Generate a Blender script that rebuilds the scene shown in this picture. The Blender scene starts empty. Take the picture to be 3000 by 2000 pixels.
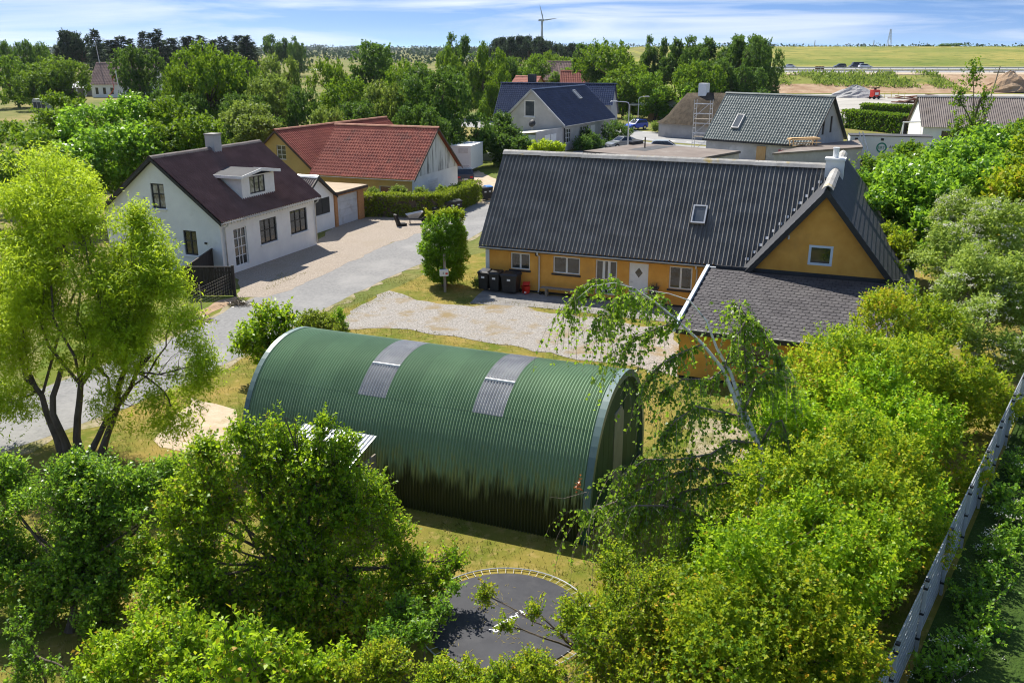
import bpy, math, random
import numpy as np
from mathutils import Vector, Matrix

sc = bpy.context.scene
col = sc.collection
PI = math.pi
R_ = math.radians

# ------------------------------------------------------------------ camera
CAM_H = 12.0
FPX = 2627.0                      # focal length in pixels of a 3000 px wide frame
PITCH = math.atan(860 / FPX)
cam_d = bpy.data.cameras.new('camera')
cam_d.sensor_width = 36
cam_d.lens = 36 * FPX / 3000
cam_d.clip_start = 0.1
cam_d.clip_end = 30000
cam = bpy.data.objects.new('camera', cam_d)
cam.location = (0, 0, CAM_H)
cam.rotation_euler = (PI / 2 - PITCH, 0, 0)
col.objects.link(cam)
sc.camera = cam

# ------------------------------------------------------------------ sky and sun
SUN_EL, SUN_AZ = R_(50), 120.0      # sun stands behind the houses, left of centre (angle from +x)
sx, sy = math.cos(R_(SUN_AZ)), math.sin(R_(SUN_AZ))
sun_dir = Vector((sx * math.cos(SUN_EL), sy * math.cos(SUN_EL), math.sin(SUN_EL)))
world = bpy.data.worlds.new('World')
sc.world = world
world.use_nodes = True
wn = world.node_tree
wn.nodes.clear()
def wnode(t, **k):
    n = wn.nodes.new(t)
    for a, b in k.items():
        setattr(n, a, b)
    return n
w_out = wnode('ShaderNodeOutputWorld')
w_bg = wnode('ShaderNodeBackground')
w_bg.inputs['Strength'].default_value = 0.095
w_sky = wnode('ShaderNodeTexSky', sky_type='NISHITA')
w_sky.sun_disc = False
w_sky.sun_elevation = SUN_EL
w_sky.sun_rotation = math.atan2(sx, sy)
w_sky.air_density = 1.0
w_sky.dust_density = 0.25
w_sky.ozone_density = 3.0
w_tc = wnode('ShaderNodeTexCoord')
w_sep = wnode('ShaderNodeSeparateXYZ')
wn.links.new(w_tc.outputs['Generated'], w_sep.inputs[0])
# the deep summer blue reaches low: read the sky model a little higher than the line of sight
w_max = wnode('ShaderNodeMath', operation='MAXIMUM')
wn.links.new(w_sep.outputs[2], w_max.inputs[0]); w_max.inputs[1].default_value = 0.0
w_pw = wnode('ShaderNodeMath', operation='POWER')
wn.links.new(w_max.outputs[0], w_pw.inputs[0]); w_pw.inputs[1].default_value = 0.47
w_comb = wnode('ShaderNodeCombineXYZ')
wn.links.new(w_sep.outputs[0], w_comb.inputs[0]); wn.links.new(w_sep.outputs[1], w_comb.inputs[1])
w_add = wnode('ShaderNodeMath', operation='MULTIPLY_ADD')
wn.links.new(w_pw.outputs[0], w_add.inputs[0]); w_add.inputs[1].default_value = 2.0; w_add.inputs[2].default_value = 0.08
wn.links.new(w_add.outputs[0], w_comb.inputs[2])
w_nrm = wnode('ShaderNodeVectorMath', operation='NORMALIZE')
wn.links.new(w_comb.outputs[0], w_nrm.inputs[0])
wn.links.new(w_nrm.outputs[0], w_sky.inputs[0])
w_hsv = wnode('ShaderNodeHueSaturation')
w_hsv.inputs['Saturation'].default_value = 1.2
w_hsv.inputs['Value'].default_value = 1.0
wn.links.new(w_sky.outputs[0], w_hsv.inputs['Color'])
# thin cirrus streaks: noise over a stretched direction vector
w_map = wnode('ShaderNodeMapping')
w_map.inputs['Scale'].default_value = (2.2, 1.0, 26.0)
w_map.inputs['Rotation'].default_value = (0, R_(10), 0)
w_map.inputs['Location'].default_value = (3.1, 0.4, 1.7)
wn.links.new(w_tc.outputs['Generated'], w_map.inputs[0])
w_nz = wnode('ShaderNodeTexNoise')
w_nz.inputs['Scale'].default_value = 1.5; w_nz.inputs['Detail'].default_value = 7; w_nz.inputs['Roughness'].default_value = 0.55
w_nz.inputs['Distortion'].default_value = 0.9
wn.links.new(w_map.outputs[0], w_nz.inputs['Vector'])
w_rmp = wnode('ShaderNodeValToRGB')
w_rmp.color_ramp.elements[0].position = 0.46; w_rmp.color_ramp.elements[0].color = (0, 0, 0, 1)
w_rmp.color_ramp.elements[1].position = 0.74; w_rmp.color_ramp.elements[1].color = (0.9, 0.9, 0.9, 1)
wn.links.new(w_nz.outputs[0], w_rmp.inputs[0])
w_mx = wnode('ShaderNodeMix', data_type='RGBA')
wn.links.new(w_rmp.outputs[0], w_mx.inputs[0])
wn.links.new(w_hsv.outputs[0], w_mx.inputs[6])
w_mx.inputs[7].default_value = (6.2, 6.6, 7.2, 1)
wn.links.new(w_mx.outputs[2], w_bg.inputs['Color'])
wn.links.new(w_bg.outputs[0], w_out.inputs[0])

sun_d = bpy.data.lights.new('sun', 'SUN')
sun_d.energy = 5.0
sun_d.angle = R_(0.53)
sun_d.color = (1.0, 0.95, 0.86)
sun_o = bpy.data.objects.new('sun', sun_d)
sun_o.rotation_euler = (-sun_dir).to_track_quat('-Z', 'Y').to_euler()
sun_o.location = (0, 0, 60)
col.objects.link(sun_o)

sc.view_settings.view_transform = 'Standard'
sc.view_settings.look = 'None'
sc.view_settings.exposure = 0.8
sc.view_settings.gamma = 1.0
sc.view_settings.use_curve_mapping = False
sc.render.engine = 'CYCLES'
cy = sc.cycles
cy.max_bounces = 5; cy.diffuse_bounces = 2; cy.glossy_bounces = 2; cy.transmission_bounces = 3
cy.transparent_max_bounces = 6; cy.volume_bounces = 0
cy.caustics_reflective = False; cy.caustics_refractive = False
cy.use_denoising = True
cy.filter_width = 1.1
cy.sample_clamp_indirect = 6.0
cy.use_adaptive_sampling = False

# ------------------------------------------------------------------ survey helpers
_c, _s = math.cos(PITCH), math.sin(PITCH)
def ray(x, y):
    a, b = (x - 1500) / FPX, (1000 - y) / FPX
    return Vector((a, _c + _s * b, -_s + _c * b))
def G(x, y, z=0.0):               # place on the level z below a sight line
    d = ray(x, y); t = (z - CAM_H) / d.z
    return Vector((d.x * t, d.y * t, z))
def D(x, y, Y):                   # place at distance Y along a sight line
    d = ray(x, y); t = Y / d.y
    return Vector((d.x * t, Y, CAM_H + d.z * t))

# ------------------------------------------------------------------ scene helpers
def tag(o, label=None, cat=None, group=None, kind=None):
    if label: o['label'] = label
    if cat: o['category'] = cat
    if group: o['group'] = group
    if kind: o['kind'] = kind
    return o
def empty(name, loc=(0, 0, 0), rz=0.0, label=None, cat=None, group=None):
    o = bpy.data.objects.new(name, None)
    o.location = loc; o.rotation_euler = (0, 0, rz); o.empty_display_size = 0.2
    col.objects.link(o)
    return tag(o, label, cat, group)
def link(name, me, parent=None, mw=None):
    o = bpy.data.objects.new(name, me)
    col.objects.link(o)
    if parent is not None: o.parent = parent
    if mw is not None: o.matrix_local = mw
    return o
def copy_tree(o, parent=None):
    c = o.copy(); col.objects.link(c); c.parent = parent
    for ch in list(o.children): copy_tree(ch, c)
    return c

class MB:
    """collects faces of one part; build() links it as one mesh object"""
    def __init__(s): s.v = []; s.f = []; s.m = []
    def add(s, vs, fs, mi=0):
        k = len(s.v); s.v += [tuple(v) for v in vs]
        s.f += [tuple(i + k for i in f) for f in fs]; s.m += [mi] * len(fs)
        return s
    def box(s, x0, y0, z0, x1, y1, z1, mi=0):
        vs = [(x0, y0, z0), (x1, y0, z0), (x1, y1, z0), (x0, y1, z0), (x0, y0, z1), (x1, y0, z1), (x1, y1, z1), (x0, y1, z1)]
        return s.add(vs, [(0, 3, 2, 1), (4, 5, 6, 7), (0, 1, 5, 4), (1, 2, 6, 5), (2, 3, 7, 6), (3, 0, 4, 7)], mi)
    def obox(s, o, a, b, c, mi=0):     # box spanned by three vectors from corner o
        o, a, b, c = Vector(o), Vector(a), Vector(b), Vector(c)
        vs = [o, o + a, o + a + b, o + b, o + c, o + a + c, o + a + b + c, o + b + c]
        fs = [(0, 3, 2, 1), (4, 5, 6, 7), (0, 1, 5, 4), (1, 2, 6, 5), (2, 3, 7, 6), (3, 0, 4, 7)]
        if a.cross(b).dot(c) < 0: fs = [f[::-1] for f in fs]
        return s.add(vs, fs, mi)
    def prism(s, poly, a, mi=0):       # extrude a polygon (3d points) by vector a
        n = len(poly); a = Vector(a); P = [Vector(p) for p in poly]
        return s.add(P + [p + a for p in P], [tuple(range(n))[::-1], tuple(range(n, 2 * n))] + [(i, (i + 1) % n, n + (i + 1) % n, n + i) for i in range(n)], mi)
    def tube(s, pts, rad, n=6, mi=0, cap=True):
        pts = [Vector(p) for p in pts]
        if not hasattr(rad, '__len__'): rad = [rad] * len(pts)
        k = len(s.v); prev = None
        for i, p in enumerate(pts):
            t = (pts[min(i + 1, len(pts) - 1)] - pts[max(i - 1, 0)])
            t = t.normalized() if t.length > 1e-9 else Vector((0, 0, 1))
            if prev is None:
                x = t.orthogonal().normalized()
            else:
                x = prev - t * prev.dot(t)
                x = x.normalized() if x.length > 1e-6 else t.orthogonal().normalized()
            prev = x; y = t.cross(x)
            for j in range(n):
                a = 2 * PI * j / n
                s.v.append(tuple(p + (x * math.cos(a) + y * math.sin(a)) * rad[i]))
        for i in range(len(pts) - 1):
            for j in range(n):
                s.f.append((k + i * n + j, k + i * n + (j + 1) % n, k + (i + 1) * n + (j + 1) % n, k + (i + 1) * n + j)); s.m.append(mi)
        if cap:
            s.f.append(tuple(k + j for j in range(n))[::-1]); s.m.append(mi)
            s.f.append(tuple(k + (len(pts) - 1) * n + j for j in range(n))); s.m.append(mi)
        return s
    def lathe(s, prof, c=(0, 0, 0), n=14, mi=0):
        k = len(s.v)
        for r, z in prof:
            for j in range(n):
                a = 2 * PI * j / n; s.v.append((c[0] + r * math.cos(a), c[1] + r * math.sin(a), c[2] + z))
        for i in range(len(prof) - 1):
            for j in range(n):
                s.f.append((k + i * n + j, k + i * n + (j + 1) % n, k + (i + 1) * n + (j + 1) % n, k + (i + 1) * n + j)); s.m.append(mi)
        s.f.append(tuple(k + j for j in range(n))[::-1]); s.m.append(mi)
        s.f.append(tuple(k + (len(prof) - 1) * n + j for j in range(n))); s.m.append(mi)
        return s
    def mesh(s, name, mats, smooth=False):
        me = bpy.data.meshes.new(name)
        me.from_pydata(s.v, [], s.f)
        for m in (mats if isinstance(mats, (list, tuple)) else [mats]): me.materials.append(m)
        if any(s.m): me.polygons.foreach_set('material_index', s.m)
        if smooth: me.polygons.foreach_set('use_smooth', [True] * len(me.polygons))
        me.update()
        return me
    def build(s, name, mats, parent=None, smooth=False, mw=None):
        return link(name, s.mesh(name, mats, smooth), parent, mw)

# ------------------------------------------------------------------ materials
MAT = {}
def _bsdf(nt):
    return nt.nodes['Principled BSDF']
def mat(name, c, c2=None, scale=3.0, rough=0.8, spec=0.3, metal=0.0, bump=0.0, bscale=40.0, c3=None, s3=0.6, t3=(0.55, 0.7),
        stretch=(1, 1, 1), rnd=0.0, lo=0.35, hi=0.65, detail=5, rough2=None, coat=0.0, dist=0.02):
    m = bpy.data.materials.new(name); m.use_nodes = True
    nt = m.node_tree; b = _bsdf(nt); N = nt.nodes; L = nt.links
    b.inputs['Roughness'].default_value = rough
    b.inputs['Specular IOR Level'].default_value = spec
    b.inputs['Metallic'].default_value = metal
    if coat: b.inputs['Coat Weight'].default_value = coat; b.inputs['Coat Roughness'].default_value = 0.08
    out = None
    geo = N.new('ShaderNodeNewGeometry'); mp = N.new('ShaderNodeMapping'); mp.inputs['Scale'].default_value = stretch
    L.new(geo.outputs['Position'], mp.inputs[0])
    if c2 is None:
        b.inputs['Base Color'].default_value = (*c, 1)
    else:
        nz = N.new('ShaderNodeTexNoise'); nz.inputs['Scale'].default_value = scale; nz.inputs['Detail'].default_value = detail; nz.inputs['Roughness'].default_value = 0.62
        L.new(mp.outputs[0], nz.inputs['Vector'])
        rp = N.new('ShaderNodeValToRGB'); rp.color_ramp.elements[0].position = lo; rp.color_ramp.elements[1].position = hi
        rp.color_ramp.elements[0].color = (*c, 1); rp.color_ramp.elements[1].color = (*c2, 1)
        L.new(nz.outputs[0], rp.inputs[0]); out = rp.outputs[0]
        if c3 is not None:
            n3 = N.new('ShaderNodeTexNoise'); n3.inputs['Scale'].default_value = s3; n3.inputs['Detail'].default_value = 6; n3.inputs['Roughness'].default_value = 0.65
            L.new(mp.outputs[0], n3.inputs['Vector'])
            r3 = N.new('ShaderNodeMapRange'); r3.inputs[1].default_value = t3[0]; r3.inputs[2].default_value = t3[1]
            L.new(n3.outputs[0], r3.inputs[0])
            mx = N.new('ShaderNodeMix'); mx.data_type = 'RGBA'; mx.inputs[7].default_value = (*c3, 1)
            L.new(r3.outputs[0], mx.inputs[0]); L.new(out, mx.inputs[6]); out = mx.outputs[2]
        if rnd:
            oi = N.new('ShaderNodeObjectInfo'); mr = N.new('ShaderNodeMapRange')
            mr.inputs[3].default_value = 1 - rnd; mr.inputs[4].default_value = 1 + rnd
            L.new(oi.outputs['Random'], mr.inputs[0])
            hs = N.new('ShaderNodeHueSaturation'); L.new(mr.outputs[0], hs.inputs['Value']); L.new(out, hs.inputs['Color']); out = hs.outputs[0]
        L.new(out, b.inputs['Base Color'])
    if bump:
        bn = N.new('ShaderNodeTexNoise'); bn.inputs['Scale'].default_value = bscale; bn.inputs['Detail'].default_value = 4
        L.new(mp.outputs[0], bn.inputs['Vector'])
        bp = N.new('ShaderNodeBump'); bp.inputs['Strength'].default_value = bump; bp.inputs['Distance'].default_value = dist
        L.new(bn.outputs[0], bp.inputs['Height']); L.new(bp.outputs[0], b.inputs['Normal'])
    MAT[name] = m
    return m

def leafmat(name, dark, light, trans, tw=0.42, rough=0.42, spec=0.45, accent=None, mid=None):
    m = bpy.data.materials.new(name); m.use_nodes = True
    nt = m.node_tree; N = nt.nodes; L = nt.links; b = _bsdf(nt); o = N['Material Output']
    at = N.new('ShaderNodeAttribute'); at.attribute_name = 'lv'
    rp = N.new('ShaderNodeValToRGB'); rp.color_ramp.elements[0].color = (*dark, 1); rp.color_ramp.elements[1].color = (*light, 1)
    rp.color_ramp.elements[0].position = 0.12; rp.color_ramp.elements[1].position = 0.88
    if mid:
        e = rp.color_ramp.elements.new(0.48); e.color = (*mid, 1)
    if accent:
        e = rp.color_ramp.elements.new(0.965); e.color = (*light, 1); e = rp.color_ramp.elements.new(0.985); e.color = (*accent, 1)
    L.new(at.outputs['Fac'], rp.inputs[0])
    oi = N.new('ShaderNodeObjectInfo'); mr = N.new('ShaderNodeMapRange'); mr.inputs[3].default_value = 0.82; mr.inputs[4].default_value = 1.18
    L.new(oi.outputs['Random'], mr.inputs[0])
    hs = N.new('ShaderNodeHueSaturation'); L.new(mr.outputs[0], hs.inputs['Value']); L.new(rp.outputs[0], hs.inputs['Color'])
    L.new(hs.outputs[0], b.inputs['Base Color'])
    b.inputs['Roughness'].default_value = rough; b.inputs['Specular IOR Level'].default_value = spec
    tr = N.new('ShaderNodeBsdfTranslucent')
    mxc = N.new('ShaderNodeMix'); mxc.data_type = 'RGBA'; mxc.inputs[0].default_value = 0.6
    L.new(hs.outputs[0], mxc.inputs[6]); mxc.inputs[7].default_value = (*trans, 1)
    L.new(mxc.outputs[2], tr.inputs[0])
    ms = N.new('ShaderNodeMixShader'); ms.inputs[0].default_value = tw
    L.new(b.outputs[0], ms.inputs[1]); L.new(tr.outputs[0], ms.inputs[2]); L.new(ms.outputs[0], o.inputs[0])
    MAT[name] = m
    return m

# ------------------------------------------------------------------ material table
mat('grass_ground', (0.09, 0.125, 0.022), (0.25, 0.20, 0.075), 0.05, 0.95, 0.1, bump=0.6, bscale=3.0, c3=(0.085, 0.125, 0.02), s3=0.35, t3=(0.5, 0.72), dist=0.3)
mat('lawn', (0.10, 0.135, 0.012), (0.27, 0.20, 0.05), 0.5, 0.95, 0.1, bump=0.9, bscale=45.0, c3=(0.34, 0.25, 0.09), s3=3.2, t3=(0.52, 0.74), dist=0.03, detail=10)
mat('green_lawn', (0.08, 0.135, 0.012), (0.17, 0.17, 0.028), 0.6, 0.95, 0.1, bump=0.9, bscale=45.0, dist=0.03, detail=10)
mat('shaded_verge_grass', (0.028, 0.060, 0.010), (0.055, 0.090, 0.016), 0.5, 0.95, 0.1, bump=1.0, bscale=12.0, dist=0.1, detail=8)  # grass beyond the mesh fence, green darkened to carry the hedge's shade
mat('asphalt', (0.165, 0.163, 0.160), (0.235, 0.23, 0.222), 6.0, 0.9, 0.2, bump=0.5, bscale=50, c3=(0.27, 0.262, 0.25), s3=0.35, t3=(0.45, 0.7), dist=0.012, detail=8)
mat('dusty_verge', (0.24, 0.20, 0.12), (0.34, 0.29, 0.2), 3.0, 0.95, 0.1, bump=0.6, bscale=12, c3=(0.16, 0.16, 0.05), s3=0.9, t3=(0.45, 0.6), dist=0.05)
mat('road_asphalt', (0.24, 0.24, 0.24), (0.30, 0.295, 0.285), 0.5, 0.85, 0.3, bump=0.2, bscale=40)
mat('gravel', (0.17, 0.155, 0.14), (0.48, 0.445, 0.40), 13.0, 0.95, 0.15, bump=1.0, bscale=26, c3=(0.27, 0.205, 0.11), s3=0.75, t3=(0.50, 0.66), dist=0.06, detail=8, lo=0.3, hi=0.72)
mat('pea_gravel', (0.20, 0.165, 0.13), (0.47, 0.40, 0.33), 14.0, 0.95, 0.15, bump=1.0, bscale=30, c3=(0.30, 0.25, 0.19), s3=0.5, t3=(0.5, 0.75), dist=0.05, detail=6, lo=0.3, hi=0.72)
mat('sand', (0.40, 0.31, 0.22), (0.50, 0.41, 0.30), 2.0, 0.95, 0.1, bump=0.5, bscale=12, c3=(0.27, 0.22, 0.10), s3=1.1, t3=(0.6, 0.75), dist=0.05)
mat('paving', (0.16, 0.15, 0.14), (0.26, 0.245, 0.225), 1.6, 0.9, 0.2, bump=0.3, bscale=30, c3=(0.30, 0.28, 0.25), s3=0.6)
mat('site_gravel', (0.30, 0.285, 0.255), (0.42, 0.40, 0.355), 0.12, 0.95, 0.1, c3=(0.40, 0.31, 0.21), s3=0.04, t3=(0.55, 0.68), bump=0.5, bscale=2, dist=0.2)
mat('bare_earth', (0.27, 0.17, 0.10), (0.40, 0.29, 0.19), 0.25, 0.95, 0.1, bump=0.8, bscale=1.5, dist=0.3)
mat('embankment', (0.13, 0.17, 0.03), (0.29, 0.25, 0.065), 0.03, 0.95, 0.1, c3=(0.085, 0.13, 0.02), s3=0.12, t3=(0.5, 0.65), bump=0.8, bscale=1.2, dist=0.5)
mat('white_paint', (0.75, 0.75, 0.73), (0.62, 0.62, 0.6), 2.0, 0.7, 0.3)

def sstep(a, b, x):
    t = np.clip((x - a) / (b - a), 0, 1); return t * t * (3 - 2 * t)
def terrain(x, y):
    x = np.asarray(x, float); y = np.asarray(y, float)
    prof = np.interp(y, [0, 258, 284, 368, 430, 545, 1000, 1500], [0, 0, 4.6, 4.9, 8.6, 12.6, 6.0, 0.0])
    far = (5 + 3 * np.sin(x / 900 + 1) + 2 * np.sin(x / 370)) * sstep(2300, 3600, y) + 7 * sstep(3600, 7000, y)
    return prof * sstep(28, 75, x - 0.0 * y) + far + 0.0
def grid_mesh(name, xs, ys, zf, m, dz=0.0):
    X, Y = np.meshgrid(xs, ys); Z = zf(X, Y) + dz
    v = np.stack([X, Y, Z], -1).reshape(-1, 3); nx, ny = len(xs), len(ys)
    i = np.arange(nx * ny).reshape(ny, nx)
    f = np.stack([i[:-1, :-1], i[:-1, 1:], i[1:, 1:], i[1:, :-1]], -1).reshape(-1, 4)
    me = bpy.data.meshes.new(name); me.from_pydata(v.tolist(), [], f.tolist()); me.materials.append(m)
    me.polygons.foreach_set('use_smooth', [True] * len(me.polygons)); me.update()
    return tag(link(name, me), kind='structure')
xs = np.unique(np.concatenate([np.linspace(-6000, -600, 22), np.linspace(-600, -100, 14), np.linspace(-100, 20, 10), np.linspace(20, 90, 24), np.linspace(90, 400, 16), np.linspace(400, 6000, 24)]))
ys = np.unique(np.concatenate([np.linspace(-150, 250, 12), np.linspace(250, 300, 22), np.linspace(300, 600, 30), np.linspace(600, 1600, 12), np.linspace(1600, 9000, 30)]))
grid_mesh('ground', xs, ys, terrain, MAT['grass_ground'])

rg = random.Random(5)
def sheet(name, pts, z, m, jit=0.0, step=0.6):
    out = []
    n = len(pts)
    for i in range(n):
        a, b = Vector(pts[i][:2]), Vector(pts[(i + 1) % n][:2])
        k = max(1, int((b - a).length / step)) if jit else 1
        for j in range(k):
            p = a.lerp(b, j / k)
            if jit and j: p = p + Vector((rg.gauss(0, jit), rg.gauss(0, jit)))
            out.append((p.x, p.y, z))
    a2 = sum(out[i][0] * out[(i + 1) % len(out)][1] - out[(i + 1) % len(out)][0] * out[i][1] for i in range(len(out)))
    if a2 < 0: out = out[::-1]
    return tag(MB().add(out, [tuple(range(len(out)))]).build(name, m), kind='structure')
def smooth_line(pts, n=8):
    P = [Vector((*p, 0)) for p in pts]; out = []
    for i in range(len(P) - 1):
        p0, p1, p2, p3 = P[max(i - 1, 0)], P[i], P[i + 1], P[min(i + 2, len(P) - 1)]
        for k in range(n):
            t = k / n
            out.append(0.5 * ((2 * p1) + (p2 - p0) * t + (2 * p0 - 5 * p1 + 4 * p2 - p3) * t * t + (3 * p1 - p0 - 3 * p2 + p3) * t ** 3))
    out.append(P[-1]); return out
def strip(name, pts, w, z, m, jit=0.0, n=8):
    C = smooth_line(pts, n); vs = []; fs = []
    for i, p in enumerate(C):
        t = (C[min(i + 1, len(C) - 1)] - C[max(i - 1, 0)]).normalized(); q = Vector((-t.y, t.x, 0))
        ww = w if not hasattr(w, '__len__') else w[min(i // n, len(w) - 1)] * (1 - (i % n) / n) + w[min(i // n + 1, len(w) - 1)] * ((i % n) / n)
        vs += [(*(p + q * (ww / 2 + rg.gauss(0, jit)))[:2], z), (*(p - q * (ww / 2 + rg.gauss(0, jit)))[:2], z)]
    for i in range(len(C) - 1): fs.append((2 * i + 1, 2 * i + 3, 2 * i + 2, 2 * i))
    return tag(MB().add(vs, fs).build(name, m), kind='structure')

# lawn around the hut and the yellow house
sheet('lawn', [(-20, 6), (13, 6), (19, 24), (26, 40), (28, 62), (10, 66), (0, 56), (-3, 53), (-6, 46), (-9, 40), (-14, 32), (-22, 24)], 0.004, MAT['lawn'])
sheet('verge', [(3.9, 9.2), (40, 9), (44, 60), (29, 52), (19.9, 32.0)], 0.009, MAT['shaded_verge_grass'], 0.0)
sheet('garden_lawn', [G(440, 960), G(560, 965), G(700, 885), G(800, 858), G(720, 845), G(560, 840), G(380, 830), G(200, 900), G(100, 1100), G(200, 1180)], 0.008, MAT['green_lawn'])
sheet('lawn_patch', [G(1350, 540), G(1460, 505), G(1500, 440), G(1360, 470)], 0.008, MAT['green_lawn'])
# the lane
lane_pts = [(-40, 8), (-24, 20.5), (-17.3, 27.2), (-13.2, 35.2), (-11.2, 42.2), (-9.0, 48.2), (-6.6, 54.0), (-4.2, 61), (-2.4, 68), (-0.6, 77), (3, 90), (9, 104)]
strip('lane_shoulder', lane_pts, 4.7, 0.010, MAT['dusty_verge'], 0.22)
strip('lane', lane_pts, [4.2, 4.2, 4.2, 4.3, 4.4, 4.4, 4.3, 4.2, 4.2, 4.2, 4.4, 5], 0.014, MAT['asphalt'], 0.05)
# gravel yard in front of the yellow house
sheet('gravel_yard', [G(1000, 935), G(1060, 893), G(1140, 852), G(1180, 862), G(1220, 880), G(1380, 898), G(1480, 890), G(1560, 905), G(1700, 930), G(1960, 962), G(1990, 1010), G(1985, 1105), G(1900, 1085), G(1800, 1065), G(1650, 1045), G(1500, 1012), G(1330, 985), G(1200, 965), G(1080, 962), G(1000, 965), G(960, 990)], 0.018, MAT['gravel'], 0.2)
sheet('patio', [G(1375, 890), G(1420, 846), G(2030, 905), G(1985, 948), G(1700, 915), G(1560, 900)], 0.022, MAT['paving'], 0.03)
# forecourt of the white house
sheet('gravel_forecourt', [G(700, 872), G(690, 790), G(928, 708), G(1000, 648), G(1100, 633), G(1270, 642), G(1262, 672), G(1140, 716), G(1008, 775), G(855, 850), G(775, 872)], 0.018, MAT['pea_gravel'], 0.10)
sheet('sand_path', [G(560, 1165), G(690, 1200), G(720, 1330), G(560, 1340), G(450, 1290)], 0.012, MAT['sand'], 0.1)
sheet('sand_patch', [(5.4, 25.6), (9.8, 23.9), (10.2, 26.2), (6.2, 28.4)], 0.010, MAT['dusty_verge'], 0.25)
sheet('soil_bed', [G(520, 955), G(640, 880), G(700, 868), G(690, 882), G(560, 948)], 0.012, MAT['bare_earth'], 0.06)
sheet('farm_yard', [G(1345, 545), G(1400, 600), G(1450, 600), G(1500, 545), G(1440, 520), G(1400, 500), G(1345, 515)], 0.018, MAT['sand'], 0.1)
# village street with its markings
road_dir = Vector((0.755, -0.656, 0)); road_n = Vector((0.656, 0.755, 0))
rc = Vector((21.4, 129.8, 0))
def rquad(name, a0, a1, b0, b1, z, m):
    P = [rc + road_dir * a0 + road_n * b0, rc + road_dir * a1 + road_n * b0, rc + road_dir * a1 + road_n * b1, rc + road_dir * a0 + road_n * b1]
    return tag(MB().add([(p.x, p.y, z) for p in P], [(0, 1, 2, 3)]).build(name, m), kind='structure')
rquad('street', -150, 24, -6.2, 5.6, 0.020, MAT['road_asphalt'])
sheet('street_forecourt', [(3, 97), (14, 90), (26, 97), (30, 112), (18.5, 122), (11, 130), (8, 112)], 0.016, MAT['road_asphalt'], 0.1)
rquad('edge_line', -60, 16, 4.7, 4.95, 0.026, MAT['white_paint'])
for k in range(9): rquad('lane_marking', -14 + k * 3.4, -14 + k * 3.4 + 1.7, -4.6, -4.3, 0.026, MAT['white_paint'])
rquad('edge_line', -14, -8.5, -3.4, -3.1, 0.026, MAT['white_paint'])
# motorway and building site on the right
grid_mesh('embankment', np.linspace(40, 420, 60), np.unique(np.concatenate([np.linspace(252, 285, 14), np.linspace(285, 372, 6), np.linspace(372, 560, 24)])), terrain, MAT['embankment'], 0.03)
grid_mesh('bare_slope', np.linspace(66, 125, 24), np.linspace(255, 269, 8), terrain, MAT['bare_earth'], 0.12)
grid_mesh('bare_slope', np.linspace(128, 175, 18), np.linspace(256, 283, 10), terrain, MAT['bare_earth'], 0.12)
grid_mesh('motorway', np.linspace(60, 420, 30), np.linspace(287, 318, 5), terrain, MAT['road_asphalt'], 0.10)
grid_mesh('motorway', np.linspace(60, 420, 30), np.linspace(326, 360, 5), terrain, MAT['road_asphalt'], 0.10)
grid_mesh('sand_shoulder', np.linspace(74, 420, 30), np.linspace(281.5, 286.5, 4), terrain, MAT['sand'], 0.14)
for yy in (289, 316.5, 327.5, 358.5): grid_mesh('edge_line', np.linspace(60, 420, 30), np.linspace(yy, yy + 0.5, 2), terrain, MAT['white_paint'], 0.16)
sheet('site_ground', [(40, 172), (62, 150), (110, 152), (170, 190), (190, 256), (120, 257), (70, 255), (50, 220)], 0.02, MAT['site_gravel'], 0.8, 6)
sheet('track', [D(860, 208, 520).to_2d(), D(960, 208, 520).to_2d(), D(970, 204, 560).to_2d(), D(860, 204, 560).to_2d()], 0.02, MAT['site_gravel'])

# ------------------------------------------------------------------ building helpers
mat('yellow_plaster', (0.66, 0.315, 0.06), (0.76, 0.40, 0.09), 1.4, 0.9, 0.15, bump=0.3, bscale=25, c3=(0.56, 0.30, 0.08), s3=0.9, t3=(0.5, 0.75), detail=8)
mat('white_plaster', (0.74, 0.74, 0.73), (0.82, 0.82, 0.80), 1.0, 0.9, 0.2, bump=0.3, bscale=18, c3=(0.62, 0.61, 0.58), s3=0.7, t3=(0.6, 0.8))
mat('grey_plaster', (0.40, 0.39, 0.385), (0.50, 0.485, 0.475), 0.9, 0.9, 0.2, bump=0.3, bscale=14, c3=(0.34, 0.33, 0.33), s3=0.5, t3=(0.58, 0.7))
mat('cement_render', (0.38, 0.375, 0.37), (0.47, 0.465, 0.455), 0.7, 0.9, 0.2, bump=0.3, bscale=14, c3=(0.56, 0.55, 0.54), s3=0.45, t3=(0.58, 0.68))
mat('ochre_plaster', (0.52, 0.36, 0.13), (0.60, 0.43, 0.17), 0.8, 0.9, 0.15, bump=0.25, bscale=15, c3=(0.46, 0.36, 0.18), s3=0.5, t3=(0.58, 0.75))
mat('weathered_white', (0.62, 0.62, 0.61), (0.74, 0.74, 0.73), 0.8, 0.9, 0.2, stretch=(3.5, 3.5, 0.35), c3=(0.16, 0.155, 0.15), s3=0.75, t3=(0.52, 0.66), bump=0.2, bscale=10)
mat('black_plinth', (0.02, 0.02, 0.022), (0.035, 0.035, 0.035), 2.0, 0.8, 0.3)
mat('black_trim', (0.018, 0.019, 0.022), (0.03, 0.03, 0.033), 3.0, 0.5, 0.4)
mat('white_frame', (0.78, 0.78, 0.77), (0.70, 0.70, 0.69), 3.0, 0.5, 0.4)
mat('zinc', (0.42, 0.43, 0.44), (0.55, 0.55, 0.55), 2.0, 0.45, 0.5, metal=0.6)
mat('pipe_grey', (0.50, 0.49, 0.48), (0.62, 0.61, 0.60), 3.0, 0.5, 0.4)
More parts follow.
